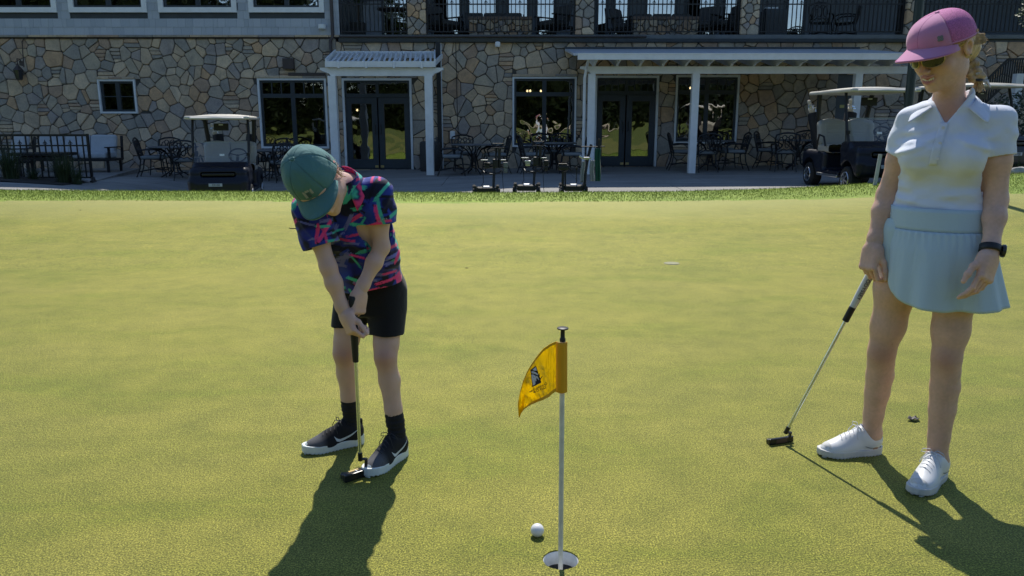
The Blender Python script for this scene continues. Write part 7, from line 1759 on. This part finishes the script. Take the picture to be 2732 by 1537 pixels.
# ================================================================== PUSH CARTS
def push_cart(label, x, Y, rz, variant):
    c = thing('push_cart', label, 'push cart', (x, Y, terr(x, Y) + 0.0), math.radians(rz), 'golf push carts parked at the grass edge'); m = M['cart_black']; sm_ = M['steel']
    b = MB(); b.bevbox((0, 0, 0.12), (0.34, 0.3, 0.1), 0.02); b.bar((-0.2, -0.12, 0.16), (0.2, -0.12, 0.16), 0.025, 0.025); b.bar((-0.2, -0.12, 0.05), (-0.2, -0.12, 0.2), 0.045, 0.045); b.bar((0.2, -0.12, 0.05), (0.2, -0.12, 0.2), 0.045, 0.045); b.bar((-0.22, 0.2, 0.08), (0.22, 0.2, 0.08), 0.03, 0.03); b.build('base_frame', m, c)
    b = MB(); b.bevbox((0.0, -0.02, 0.165), (0.14, 0.16, 0.06), 0.02); b.build('battery', sm_, c)
    for sx in (-1, 1):
        for y, r in ((-0.12, 0.08), (0.2, 0.1)):
            b = MB(); b.lathe([(r*0.4, -0.03), (r*0.9, -0.03), (r, -0.015), (r, 0.015), (r*0.9, 0.03), (r*0.4, 0.03)], 20, (sx*0.22, y, r), Matrix.Rotation(math.radians(90), 3, 'Y')); w = b.build('wheel', M['rubber'], c, smooth=True)
            q = MB(); q.lathe([(r*0.42, -0.033), (r*0.5, 0.0), (r*0.42, 0.033)], 14, (sx*0.22, y, r), Matrix.Rotation(math.radians(90), 3, 'Y')); q.build('hub', sm_, w, smooth=True)
    H_ = 0.97
    if variant < 2:
        b = MB(); b.tube([(0.13, -0.05, 0.12), (0.15, 0.0, 0.5), (0.17, 0.05, 0.62)], 0.024, 8); b.tube([(0.17, 0.05, 0.62), (0.2, 0.08, 0.9)], 0.019, 8); b.build('post', m, c, smooth=True)
        b = MB(); b.tube([(-0.05, 0.02, 0.46), (-0.02, -0.06, 0.42), (0.1, -0.07, 0.41), (0.24, -0.05, 0.43), (0.28, 0.03, 0.47)], 0.014, 6); b.tube([(-0.05, 0.02, 0.46), (-0.07, 0.05, 0.52)], 0.012, 6); b.build('bag_bracket', m, c, smooth=True)
        b = MB(); b.bevbox((0.02, 0.0, 0.6), (0.12, 0.1, 0.03), 0.012); b.bevbox((0.02, 0.01, 0.55), (0.09, 0.07, 0.07), 0.015); b.build('cup_holder', sm_ if variant else m, c)
        b = MB(); b.bevbox((0.17, 0.0, 0.6), (0.1, 0.06, 0.16), 0.02); b.build('console', m, c)
        b = MB(); b.tube([(0.245, 0.05, 0.52), (0.25, 0.05, 0.86)], 0.03, 10); b.build('umbrella_tube', m, c, smooth=True)
        b = MB(); b.tube([(0.2, 0.08, 0.9), (0.12, 0.05, 0.93), (0.1, -0.02, 0.95)], 0.014, 6); b.tube([(0.2, 0.08, 0.9), (0.3, 0.05, 0.93), (0.33, -0.02, 0.95)], 0.014, 6); b.bevbox((0.22, 0.0, 0.955), (0.2, 0.05, 0.018), 0.006); b.bevbox((0.215, 0.02, 0.88), (0.24, 0.1, 0.016), 0.006); b.build('handle', m, c)
        b = MB(); b.bevbox((0.36, 0.04, 0.57), (0.09, 0.08, 0.1), 0.02); b.bevbox((0.36, 0.04, 0.47), (0.07, 0.07, 0.09), 0.015); b.build('ball_pouch', mat('pouch', (0.16, 0.17, 0.17), 0.7) if variant == 0 else m, c)
        b = MB(); b.bevbox((-0.03, -0.03, 0.665), (0.13, 0.09, 0.012), 0.004); b.bevbox((0.31, -0.02, 0.665), (0.11, 0.07, 0.012), 0.004); b.build('card_holder', sm_, c)
        b = MB(); b.tube([(0.3, 0.0, 0.46), (0.31, -0.02, 0.2), (0.325, -0.03, 0.02)], 0.005, 5); b.tube([(-0.06, 0.02, 0.46), (-0.05, 0.0, 0.25), (-0.08, 0.0, 0.21), (-0.06, -0.02, 0.16)], 0.006, 5); b.build('strap', M['rubber'], c)
    else:
        b = MB(); b.tube([(-0.2, 0, 0.1), (-0.19, 0.0, 0.42)], 0.024, 8); b.tube([(-0.145, 0.05, 0.1), (-0.15, 0.04, 0.42)], 0.014, 8); b.build('bag_post', m, c, smooth=True)
        b = MB(); b.bevbox((-0.19, -0.01, 0.49), (0.2, 0.12, 0.1), 0.03); b.bevbox((-0.2, -0.03, 0.555), (0.16, 0.1, 0.02), 0.008); b.tube([(-0.1, -0.02, 0.5), (-0.04, -0.03, 0.44)], 0.016, 6); b.build('bag_bracket', m, c)
        b = MB(); b.tube([(0.2, 0, 0.1), (0.22, 0.02, 0.4), (0.26, 0.05, 0.66), (0.32, 0.08, 0.9)], 0.026, 8); b.build('post', m, c, smooth=True)
        b = MB(); b.tube([(0.1, 0.0, 0.7), (0.17, 0.0, 0.66), (0.26, 0.03, 0.64)], 0.022, 8); b.bevbox((0.24, -0.01, 0.66), (0.14, 0.09, 0.035), 0.012); b.build('bracket_arm', sm_, c)
        b = MB(); b.bevbox((0.3, 0.05, 0.86), (0.34, 0.05, 0.02), 0.008); b.bevbox((0.5, 0.05, 0.865), (0.14, 0.05, 0.018), 0.006); b.tube([(0.46, 0.06, 0.72), (0.46, 0.06, 1.0)], 0.026, 8); b.build('handle', m, c)
        def drape(x0, x1, z0, z1, y): return lambda u, v: Vector((x0 + (x1-x0)*u + 0.01*math.sin(v*5 + x0*9), y + 0.016*math.sin(u*12 + v*2) , z1 + (z0-z1)*v))
        for (x0, x1, z0, z1, mm, nm) in ((0.13, 0.2, 0.22, 0.6, 'towel_grey', 'towel'), (0.3, 0.38, 0.24, 0.62, 'towel_grey', 'towel'), (0.39, 0.49, 0.24, 0.84, 'towel_green', 'towel')):
            mt = M.setdefault(mm, fabric(mm, (0.3, 0.31, 0.32) if mm == 'towel_grey' else (0.012, 0.075, 0.05), 0.95, 300, 0.3)); grid_mesh(nm, drape(x0, x1, z0, z1, 0.0), 12, 14, mt, c, (0, 0, 0), False, 0.006)
        b = MB(); b.tube([(0.05, -0.04, 0.2), (0.05, -0.04, 0.48)], 0.008, 5); b.lathe([(0.02, 0.0), (0.025, 0.03), (0.008, 0.05)], 8, (0.05, -0.04, 0.46)); b.build('club_brush', m, c)
    return c
push_cart('black golf push cart at the grass edge, leftmost of the three', atY(1297, 480, 14.25).x, 14.25, 4, 0)
push_cart('black golf push cart at the grass edge, middle of the three', atY(1405, 480, 14.3).x, 14.3, -3, 1)
push_cart('black golf push cart hung with grey and green towels, rightmost of the three', atY(1530, 480, 14.2).x, 14.2, 0, 2)
rk = mat('pale_rock', (0.4, 0.39, 0.36), 0.9, var=0.25, bump=0.5, bscale=20, bdist=0.02)
def rock(px, Y, r, label, sc_=(1, 1, 0.6), name='rock'):
    bm = bmesh.new(); bmesh.ops.create_icosphere(bm, subdivisions=3, radius=1); sd = random.uniform(0, 50)
    for v in bm.verts:
        n = mnoise.noise(v.co*1.3 + Vector((sd, 0, 0)))*0.35 + mnoise.noise(v.co*3.1 + Vector((0, sd, 0)))*0.15; v.co *= 1 + n; v.co = Vector((v.co.x*sc_[0], v.co.y*sc_[1], v.co.z*sc_[2]))*r
    me = bpy.data.meshes.new(name); bm.to_mesh(me); bm.free(); me.shade_smooth(); o = link(name, me, rk); x = atY(px, 490, Y).x; o.location = (x, Y, (terr(x, Y) if Y > 14 else green_z(x, Y)) + r*sc_[2]*0.5); tag(o, label, 'rock'); return o
rock(1353, 14.05, 0.055, 'small pale stone between the left and middle push carts'); rock(1456, 14.05, 0.06, 'small pale stone right of the middle push cart'); rock(1594, 14.05, 0.065, 'small pale stone right of the towel hung push cart', (1.3, 1, 0.6)); rock(2182, 14.1, 0.07, 'pale stone under the side of the right golf cart', (1.4, 1, 0.6))

# ================================================================== stake, pole, planter
p = atY(2334, 487, 12.9); st = MB(); st.bevbox((0, 0, 0.24), (0.055, 0.03, 0.6), 0.004); o = st.build('marker_stake', mat('stake_white', (0.5, 0.5, 0.46), 0.7, var=0.15, vscale=14)); o.location = (p.x, 12.9, green_z(p.x, 12.9) - 0.03); o.rotation_euler = (0, math.radians(5), 0); tag(o, 'white wooden marker stake in the grass before the right golf cart', 'stake')
LP = Vector((6.72, 13.4, 0)); LP.z = green_z(6.72, 13.4) - 0.05
lpo = thing('lamp_post', 'dark green lamp post rising behind the pink cap', 'lamp post', LP); pm = mat('dark_green_paint', (0.02, 0.032, 0.032), 0.45, var=0.15)
b = MB(); b.lathe([(0.12, 0), (0.12, 0.12), (0.085, 0.2), (0.075, 0.5), (0.07, 5.0)], 16); b.build('pole', pm, lpo, smooth=True)
b = MB(); b.tube([(0, 0, 4.95), (0, 0, 5.3)], 0.03, 8); b.lathe([(0.05, 5.2), (0.16, 5.25), (0.2, 5.5), (0.14, 5.7), (0.02, 5.8)], 12); b.build('lantern', pm, lpo, smooth=True)
xp = atY(1148, 418, 20.9).x; b = MB(); b.lathe([(0.26, 0), (0.28, 0.03), (0.28, 0.7), (0.27, 0.75), (0.22, 0.78), (0.21, 0.72)], 24); o = b.build('litter_bin', mat('bin_pebble', (0.06, 0.058, 0.055), 0.9, var=0.5, vscale=60, bump=0.6, bscale=80, bdist=0.01), None, smooth=True); o.location = (xp, 20.9, terr(xp, 20.9)); tag(o, 'dark pebbled concrete litter bin behind the right pergola post', 'litter bin')

# ================================================================== left patio: pad, railing, sofa, low table, grasses
pad = MB(); q0 = atY(243, 482, 16.35); q1 = atY(372, 452, FY - 0.02); zp = 0.1
poly = [(-15.5, q0.y - 0.0), (q0.x, q0.y), (q1.x, FY - 0.01), (-15.5, FY - 0.01)]
pad.prism(poly, lambda x, y: (x, y, zp), lambda x, y: (x, y, -0.4)); o = pad.build('raised_patio', M['concrete']); o['kind'] = 'structure'
bed = MB(); bed.grid(lambda i, j: (-15.5 + (q0.x - 0.05 + 15.5)*i/30, 15.35 + 1.0*j/6, terr(-15.5 + (q0.x + 15.5)*i/30, 15.35) + 0.02 + 0.03*mnoise.noise(Vector((i*0.7, j*0.8, 0)))), 31, 7); o = bed.build('planting_bed', mat('soil', (0.03, 0.024, 0.018), 0.95, var=0.4, vscale=20, bump=0.6, bscale=40, bdist=0.02), smooth=True); o['kind'] = 'structure'
xr = q0.x + 0.02; rl = thing('patio_railing', 'black iron railing with fleur finials round the raised left patio', 'railing', (xr, 16.4, zp))
zt_ = atY(225, 361, 16.4).z - zp
railing(-7.0, 0.0, 0.0, 0.0, zt_, zt_*0.78, 0.13, rl, 'rail_panel')
b = MB(); b.tube([(0, 0, 0.0), (0.0, 0, 0.02)], 0.07, 10); b.lathe([(0.07, 0), (0.05, 0.03), (0.03, 0.1)], 10); b.build('post_foot', M['black_metal'], rl)
def sofa(name, label, x, Y, z, w, rz, cm, cat, cush, frame=True, dep=0.75):
    s = thing(name, label, cat, (x, Y, z), math.radians(rz)); m = M['black_metal']
    for k in range(cush):
        cw = (w - 0.16)/cush; cx = -w/2 + 0.08 + cw*(k + 0.5)
        S = SDF((-cw/2 - 0.05, -0.5, 0.25), (cw/2 + 0.05, 0.6, 1.0), 0.016); S.rbox((0, -0.05, 0.42), (cw/2 - 0.006, dep*0.42, 0.075), 0.05, 0); o = link('seat_cushion', S.mesh('seat_cushion', (0, 0, 0), None, 1), cm, s); o.location = (cx, 0, 0)
        S = SDF((-cw/2 - 0.05, -0.2, -0.4), (cw/2 + 0.05, 0.2, 0.4), 0.016); S.rbox((0, 0, 0), (cw/2 - 0.006, 0.075, 0.25), 0.06, 0); o = link('back_cushion', S.mesh('back_cushion', (0, 0, 0), None, 1), cm, s); o.location = (cx, dep*0.36, 0.68); o.rotation_euler = (math.radians(-14), 0, 0)
    b = MB(); b.bevbox((0, 0, 0.31), (w, dep, 0.06), 0.01); b.bar((-w/2 + 0.03, dep*0.5, 0.3), (-w/2 + 0.03, dep*0.6, 0.9), 0.05, 0.05); b.bar((w/2 - 0.03, dep*0.5, 0.3), (w/2 - 0.03, dep*0.6, 0.9), 0.05, 0.05); b.build('frame', m, s)
    for sx in (-1, 1):
        b = MB(); b.bevbox((sx*(w/2 - 0.03), -0.02, 0.62), (0.09, dep, 0.03), 0.008); b.bar((sx*(w/2 - 0.03), -dep*0.36, 0.3), (sx*(w/2 - 0.03), -dep*0.36, 0.61), 0.05, 0.05); b.build('arm', m, s)
        for y in (-dep*0.42, dep*0.42): b = MB(); b.bar((sx*(w/2 - 0.06), y, 0), (sx*(w/2 - 0.06), y, 0.28), 0.05, 0.05); b.build('leg', m, s)
    return s
sofa('patio_sofa', 'black framed patio sofa with pale cushions behind the left railing', atY(195, 400, 19.9).x, 19.9, zp, 2.15, 0, M['white_cushion'], 'sofa', 3)
sofa('patio_armchair', 'patio armchair with pale cushions at the far left behind the railing', atY(22, 400, 18.6).x, 18.6, zp, 0.85, -35, M['white_cushion'], 'armchair', 1)
lt = thing('low_table', 'low black metal patio table between railing and sofa', 'table', (atY(118, 440, 18.0).x, 18.0, zp)); b = MB(); b.bevbox((0, 0, 0.52), (1.25, 0.7, 0.07), 0.015); b.build('table_top', M['black_metal'], lt)
b = MB(); b.bevbox((0, 0, 0.43), (1.0, 0.55, 0.08), 0.01); b.build('apron', M['black_metal'], lt)
for sx in (-1, 1):
    for sy in (-1, 1): b = MB(); b.bar((sx*0.42, sy*0.24, 0), (sx*0.42, sy*0.24, 0.39), 0.05, 0.05); b.build('leg', M['black_metal'], lt)
M['reed'] = leaf_mat('reed_blade', (0.02, 0.04, 0.012), (0.035, 0.06, 0.02), (0.07, 0.095, 0.04), 0.25)
def clump(px, Y, n, h, w, label):
    x0 = atY(px, 480, Y).x; z0 = terr(x0, Y) + 0.0; c = thing('ornamental_grass', label, 'plant', (x0, Y, z0), 0, 'ornamental grasses by the left railing'); V = []; Fc = []
    for k in range(n):
        a = random.uniform(0, 6.28); r = random.uniform(0, w*0.35); sp = random.uniform(0.1, 1.0)*w; hh = h*random.uniform(0.5, 1.0); b0 = Vector((r*math.cos(a), r*math.sin(a)*0.6, 0)); d = Vector((math.cos(a)*sp, math.sin(a)*sp*0.6, 0)); pr = Vector((-math.sin(a), math.cos(a), 0))*0.006; i = len(V)
        for t in (0, 0.35, 0.7, 1.0): q = b0 + d*t*t + Vector((0, 0, hh*(t - 0.18*t*t*sp/w))); V += [q - pr*(1 - t*0.85), q + pr*(1 - t*0.85)]
        Fc += [(i+2*j, i+2*j+1, i+2*j+3, i+2*j+2) for j in range(3)]
    me = bpy.data.meshes.new('leaf_blades'); me.from_pydata(V, [], Fc); me.update(); link('leaf_blades', me, M['reed'], c)
    b = MB()
    for k in range(5): a = random.uniform(0, 6.28); b.tube([(0.05*math.cos(a), 0.05*math.sin(a), 0), (0.12*math.cos(a), 0.08*math.sin(a), h*0.7), (0.2*math.cos(a), 0.12*math.sin(a), h*1.25)], [0.004, 0.003, 0.002], 4)
    b.build('flower_stalk', M['reed'], c)
clump(30, 15.9, 260, 0.85, 0.5, 'dark ornamental grass clump at the left edge of the photo'); clump(172, 15.85, 300, 0.7, 0.5, 'dark ornamental grass clump in front of the left railing'); clump(90, 16.05, 90, 0.35, 0.35, 'small sparse grass tuft between the two left clumps'); clump(205, 15.8, 130, 0.42, 0.3, 'short green grass tuft by the end post of the left railing')

# ================================================================== upper deck furniture
zd = Z_DECK + 0.002
def XU(px, Y): return atY(px, 60, Y).x
sofa('deck_armchair', 'grey deck armchair left of the first stone fire table', XU(1180, 22.6), 22.6, zd, 0.85, 55, M['dark_cushion'], 'armchair', 1)
sofa('deck_sofa', 'grey deck sofa behind the first stone fire table', XU(1315, 23.9), 23.9, zd, 1.9, 0, M['dark_cushion'], 'sofa', 3)
sofa('deck_armchair', 'grey deck armchair right of the first stone fire table', XU(1480, 22.6), 22.6, zd, 0.85, -55, M['dark_cushion'], 'armchair', 1)
sofa('deck_armchair', 'grey deck armchair left of the second stone fire table', XU(1668, 23.2), 23.2, zd, 0.85, 60, M['dark_cushion'], 'armchair', 1)
sofa('deck_sofa', 'grey deck sofa behind the second stone fire table', XU(1770, 24.1), 24.1, zd, 1.9, 0, M['dark_cushion'], 'sofa', 3)
sofa('deck_armchair', 'grey deck armchair nearest the second fire table on the right', XU(1880, 22.7), 22.7, zd, 0.8, -40, M['dark_cushion'], 'armchair', 1)
sofa('deck_armchair', 'grey deck armchair beside the third stone column', XU(1945, 22.6), 22.6, zd, 0.8, -70, M['dark_cushion'], 'armchair', 1)
def fire_table(pa, pb, Y, label):
    xa, xb = XU(pa, Y), XU(pb, Y); w = xb - xa; f = thing('fire_table', label, 'fire table', ((xa + xb)/2, Y, zd)); b = MB(); b.b2((-w/2 + 0.02, -0.28, 0), (w/2 - 0.02, 0.5, 0.5)); b.build('core', M['mortar'], f)
    b = MB(); b.bevbox((0, 0.1, 0.545), (w + 0.04, 0.9, 0.085), 0.01); b.build('cap_stone', mat('cap_stone', (0.2, 0.14, 0.11), 0.7, var=0.2), f)
    for poly in flagstones(-w/2, w/2, 0.01, 0.5, [], 0.17, 0.26, 0.006, 0): c, mb = stone_mesh(poly); mb.v = [(x, y*1.6, z) for x, y, z in mb.v]; o = mb.build('cobble', M['stone'], f, smooth=True); o.location = (c[0], -0.28, c[1])
fire_table(1252, 1418, 22.7, 'cobbled stone fire table on the deck above the small pergola side'); fire_table(1686, 1856, 22.7, 'cobbled stone fire table on the deck above the long patio cover')
pp = thing('potted_plant', 'dark square planter with spiky plant at the left end of the deck', 'potted plant', (XU(955, 22.4), 22.4, zd)); b = MB(); b.prism([(-0.18, -0.18), (0.18, -0.18), (0.18, 0.18), (-0.18, 0.18)], lambda x, y: (x*0.9, y*0.9, 0), lambda x, y: (x*1.08, y*1.08, 0.42)); b.build('planter', M['black_plastic'], pp)
b = MB(); b.tube([(0, 0, 0.38), (0.02, 0, 0.7), (0.0, 0, 1.05)], 0.035, 6); b.build('stem', mat('stem', (0.07, 0.05, 0.035), 0.9), pp); V = []; Fc = []
for k in range(70):
    a = random.uniform(0, 6.28); e = random.uniform(-0.4, 1.1); l = random.uniform(0.25, 0.45); d = Vector((math.cos(a)*math.cos(e), math.sin(a)*math.cos(e), math.sin(e))); s_ = Vector((-math.sin(a), math.cos(a), 0))*0.014; q = Vector((0, 0, random.uniform(0.85, 1.1))); i = len(V); V += [q - s_, q + s_, q + d*l*0.6 + s_*0.8 + Vector((0, 0, 0.03)), q + d*l*0.6 - s_*0.8 + Vector((0, 0, 0.03)), q + d*l - Vector((0, 0, 0.06))]; Fc += [(i, i+1, i+2, i+3), (i+3, i+2, i+4)]
me = bpy.data.meshes.new('leaf_crown'); me.from_pydata(V, [], Fc); link('leaf_crown', me, M['reed'], pp)
bt = thing('bar_table', 'round dark bar table at the left end of the deck', 'table', (XU(1047, 22.5), 22.5, zd)); b = MB(); b.lathe([(0.38, 0.76), (0.42, 0.77), (0.42, 0.8), (0.4, 0.81)], 24); b.build('table_top', M['brown_metal'], bt, smooth=True); b = MB(); b.tube([(0, 0, 0.03), (0, 0, 0.76)], 0.03, 8); b.lathe([(0.24, 0), (0.24, 0.02), (0.04, 0.04)], 16); b.build('pedestal', M['steel'], bt, smooth=True)
for (px, Y, rz, lb) in ((2190, 22.6, 150, 'black chair on the deck right of the third stone column'), (2255, 22.7, -120, 'black chair on the deck above the right golf cart')):
    o = copy_tree(chair0); o.location = (XU(px, Y), Y, zd); o.rotation_euler = (0, 0, math.radians(rz)); o['label'] = lb; o['group'] = 'cast metal chairs on the deck'
gcv = thing('covered_grill', 'tall square covered grill on the deck beside the third column', 'grill', (XU(2062, 23.0), 23.0, zd)); b = MB(); b.bevbox((0, 0, 0.42), (0.6, 0.55, 0.84), 0.04); b.build('cover', M['gutter'], gcv); b = MB(); b.bevbox((-0.1, 0, 0.88), (0.36, 0.3, 0.05), 0.015); b.build('lid', M['trim'], gcv)
# far right: stone column group, stair railing, hedge, tree
sr = thing('stair_railing', 'black iron stair railing against the stone wall at the far right', 'railing', (atY(2700, 200, 20.6).x, 20.6, 0)); b = MB(); a0 = atY(2630, 216, 20.6) - sr.location; a1 = atY(2690, 158, 20.6) - sr.location; a2 = atY(2790, 156, 20.6) - sr.location; dz = Vector((0, 0, -0.62))
for (u, v) in ((a0, a1), (a1, a2), (a0 + dz, a1 + dz), (a1 + dz, a2 + dz)): b.bar(u, v, 0.04, 0.05)
b.build('rail', M['black_metal'], sr)
for k in range(26):
    t = k/25; q = a0 + (a2 - a0)*t; tx = q.x; zt2 = float(np.interp(tx, [a0.x, a1.x, a2.x], [a0.z, a1.z, a2.z])); o = bpy.data.objects.new('baluster', bal_me); COL.objects.link(o); o.parent = sr; o.location = (tx, 0, zt2 - 0.62); o.scale = (1.2, 1.2, 0.62)
def leaf_cloud(n, c, r, size, jit=0.5):
    V = []; Fc = []
    for k in range(n):
        u = Vector((random.gauss(0, 1), random.gauss(0, 1), random.gauss(0, 1))).normalized()*(random.random()**0.35); q = Vector(c) + Vector((u.x*r[0], u.y*r[1], u.z*r[2])); a = Vector((random.gauss(0, 1), random.gauss(0, 1), random.gauss(0, 1))).normalized(); b_ = a.orthogonal().normalized(); s_ = size*random.uniform(0.6, 1.3); i = len(V); V += [q - a*s_, q + b_*s_*0.45, q + a*s_, q - b_*s_*0.45]; Fc.append((i, i+1, i+2, i+3))
    return V, Fc
M['leaf_dark'] = leaf_mat('hedge_leaf', (0.012, 0.025, 0.008), (0.022, 0.042, 0.012), (0.045, 0.07, 0.02), 0.25); M['leaf_tree'] = leaf_mat('tree_leaf', (0.03, 0.055, 0.015), (0.05, 0.085, 0.022), (0.09, 0.13, 0.035), 0.35)
hx = atY(2745, 330, 18.2).x; hg = thing('hedge', 'dark clipped hedge below the stair railing at the far right', 'hedge', (hx, 18.2, terr(hx, 18.2))); V, Fc = leaf_cloud(5200, (0, 0, 0.85), (1.5, 0.9, 1.0), 0.05); me = bpy.data.meshes.new('foliage'); me.from_pydata(V, [], Fc); link('foliage', me, M['leaf_dark'], hg)
b = MB(); 
for k in range(7): x = -0.9 + 0.3*k; b.tube([(x, 0, -0.05), (x + 0.05, 0.03, 0.6), (x - 0.06, 0, 1.0)], 0.02, 5)
b.build('stem', mat('twig', (0.05, 0.035, 0.025), 0.9), hg)
tx = atY(2905, 300, 16.0).x; tr = thing('tree', 'leafy tree whose branch hangs into the top right corner', 'tree', (tx, 16.0, 0)); b = MB(); b.tube([(0, 0, -0.3), (0.05, 0, 1.2), (-0.1, 0, 2.6), (-0.15, 0.1, 4.4)], [0.17, 0.13, 0.1, 0.05], 10); b.tube([(-0.05, 0, 2.2), (-0.6, -0.1, 2.9), (-1.1, -0.1, 3.4)], [0.07, 0.045, 0.02], 7); b.tube([(-0.1, 0, 2.6), (0.6, 0.2, 3.3), (1.0, 0.3, 3.9)], [0.07, 0.04, 0.02], 7); b.build('trunk', mat('bark', (0.09, 0.065, 0.045), 0.95, var=0.3, vscale=10, bump=0.6, bscale=25, bdist=0.02), tr, smooth=True)
V, Fc = [], []
for k in range(15):
    cx = random.uniform(-1.35, 1.3); cz = random.uniform(3.0, 5.0) if cx > -0.7 else random.uniform(3.35, 4.4); v2, f2 = leaf_cloud(620, (cx, random.uniform(-0.8, 0.9), cz), (0.5, 0.5, 0.42), 0.045); i = len(V); V += v2; Fc += [tuple(i + q for q in f) for f in f2]
me = bpy.data.meshes.new('crown'); me.from_pydata(V, [], Fc); link('crown', me, M['leaf_tree'], tr)
# low stone edging and reeds at the far right behind the shoulder
xr_ = atY(2712, 455, 14.2).x
for k, (dx, lb) in enumerate(((0, 'pale edging rock at the far right behind the white shirt sleeve'), (0.55, 'pale edging rock at the very right edge of the photo'))):
    o = rock(2712 + dx*140, 14.3, 0.14, lb, (1.6, 1, 0.6), 'edging_rock'); o.location.z = atY(2712, 458, 14.3).z
o = clump(2716, 14.9, 130, 0.65, 0.35, 'reed tuft behind the elbow at the far right'); 

# ================================================================== small things on the green
b = MB(); q = onG(2436, 1122); 
def lf(i, j): 
    u = i/8 - 0.5; v = j/5 - 0.5; return Vector((u*0.062*(1 - 0.35*abs(v)*2), v*0.034*(1 - (2*u)**4*0.4), 0.006 + 0.006*math.sin(u*9)*math.cos(v*5) + 0.012*abs(v)))
b.grid(lf, 9, 6); o = b.build('dead_leaf', mat('dead_leaf', (0.07, 0.06, 0.05), 0.6, var=0.3, vscale=40), None, smooth=True, solid=0.002); o.location = (q.x, q.y, 0.001); o.rotation_euler = (0, 0, 0.2); tag(o, 'curled dark dead leaf lying behind the white golf shoes', 'leaf')
q = onG(1792, 704); b = MB(); b.lathe([(0.075, 0.0), (0.072, 0.004), (0.06, 0.0055), (0.03, 0.005)], 28); o = b.build('hole_plug', M['plug'] if 'plug' in M else mat('plug_turf', (0.3, 0.29, 0.17), 0.85, var=0.2, vscale=60), None, smooth=True); o.location = (q.x, q.y, green_z(q.x, q.y)); tag(o, 'pale round plugged old hole in the green, right of centre', 'turf plug')
t0 = onG(772, 622); t1 = onG(815, 612); b = MB(); b.tube([(0, 0, 0.012), (0.02, 0.01, 0.004), (0.09, 0.0, 0.006), (0.15, 0.03, 0.012), (0.21, 0.09, 0.018)], [0.006, 0.005, 0.005, 0.004, 0.003], 6); o = b.build('twig', mat('dark_line', (0.02, 0.017, 0.013), 0.8), None, smooth=True); z = green_z(t0.x, t0.y); o.location = (t0.x, t0.y, z); tag(o, 'thin dark curved line on the green beside the printed shirt sleeve', 'twig')  # thin dark line of unknown nature, modelled as a twig
for k, (px, py) in enumerate(((217, 582), (1245, 716))):
    q = onG(px, py); b = MB(); b.lathe([(0.02, 0.0), (0.018, 0.006), (0.008, 0.009)], 8); o = b.build('bark_chip', mat('chip', (0.05, 0.035, 0.02), 0.9)); o.scale = (0.8, 0.4, 0.5); o.location = (q.x, q.y, green_z(q.x, q.y)); tag(o, ['tiny brown bark chip on the far left of the green', 'tiny brown bark chip near the middle of the green'][k], 'bark chip')
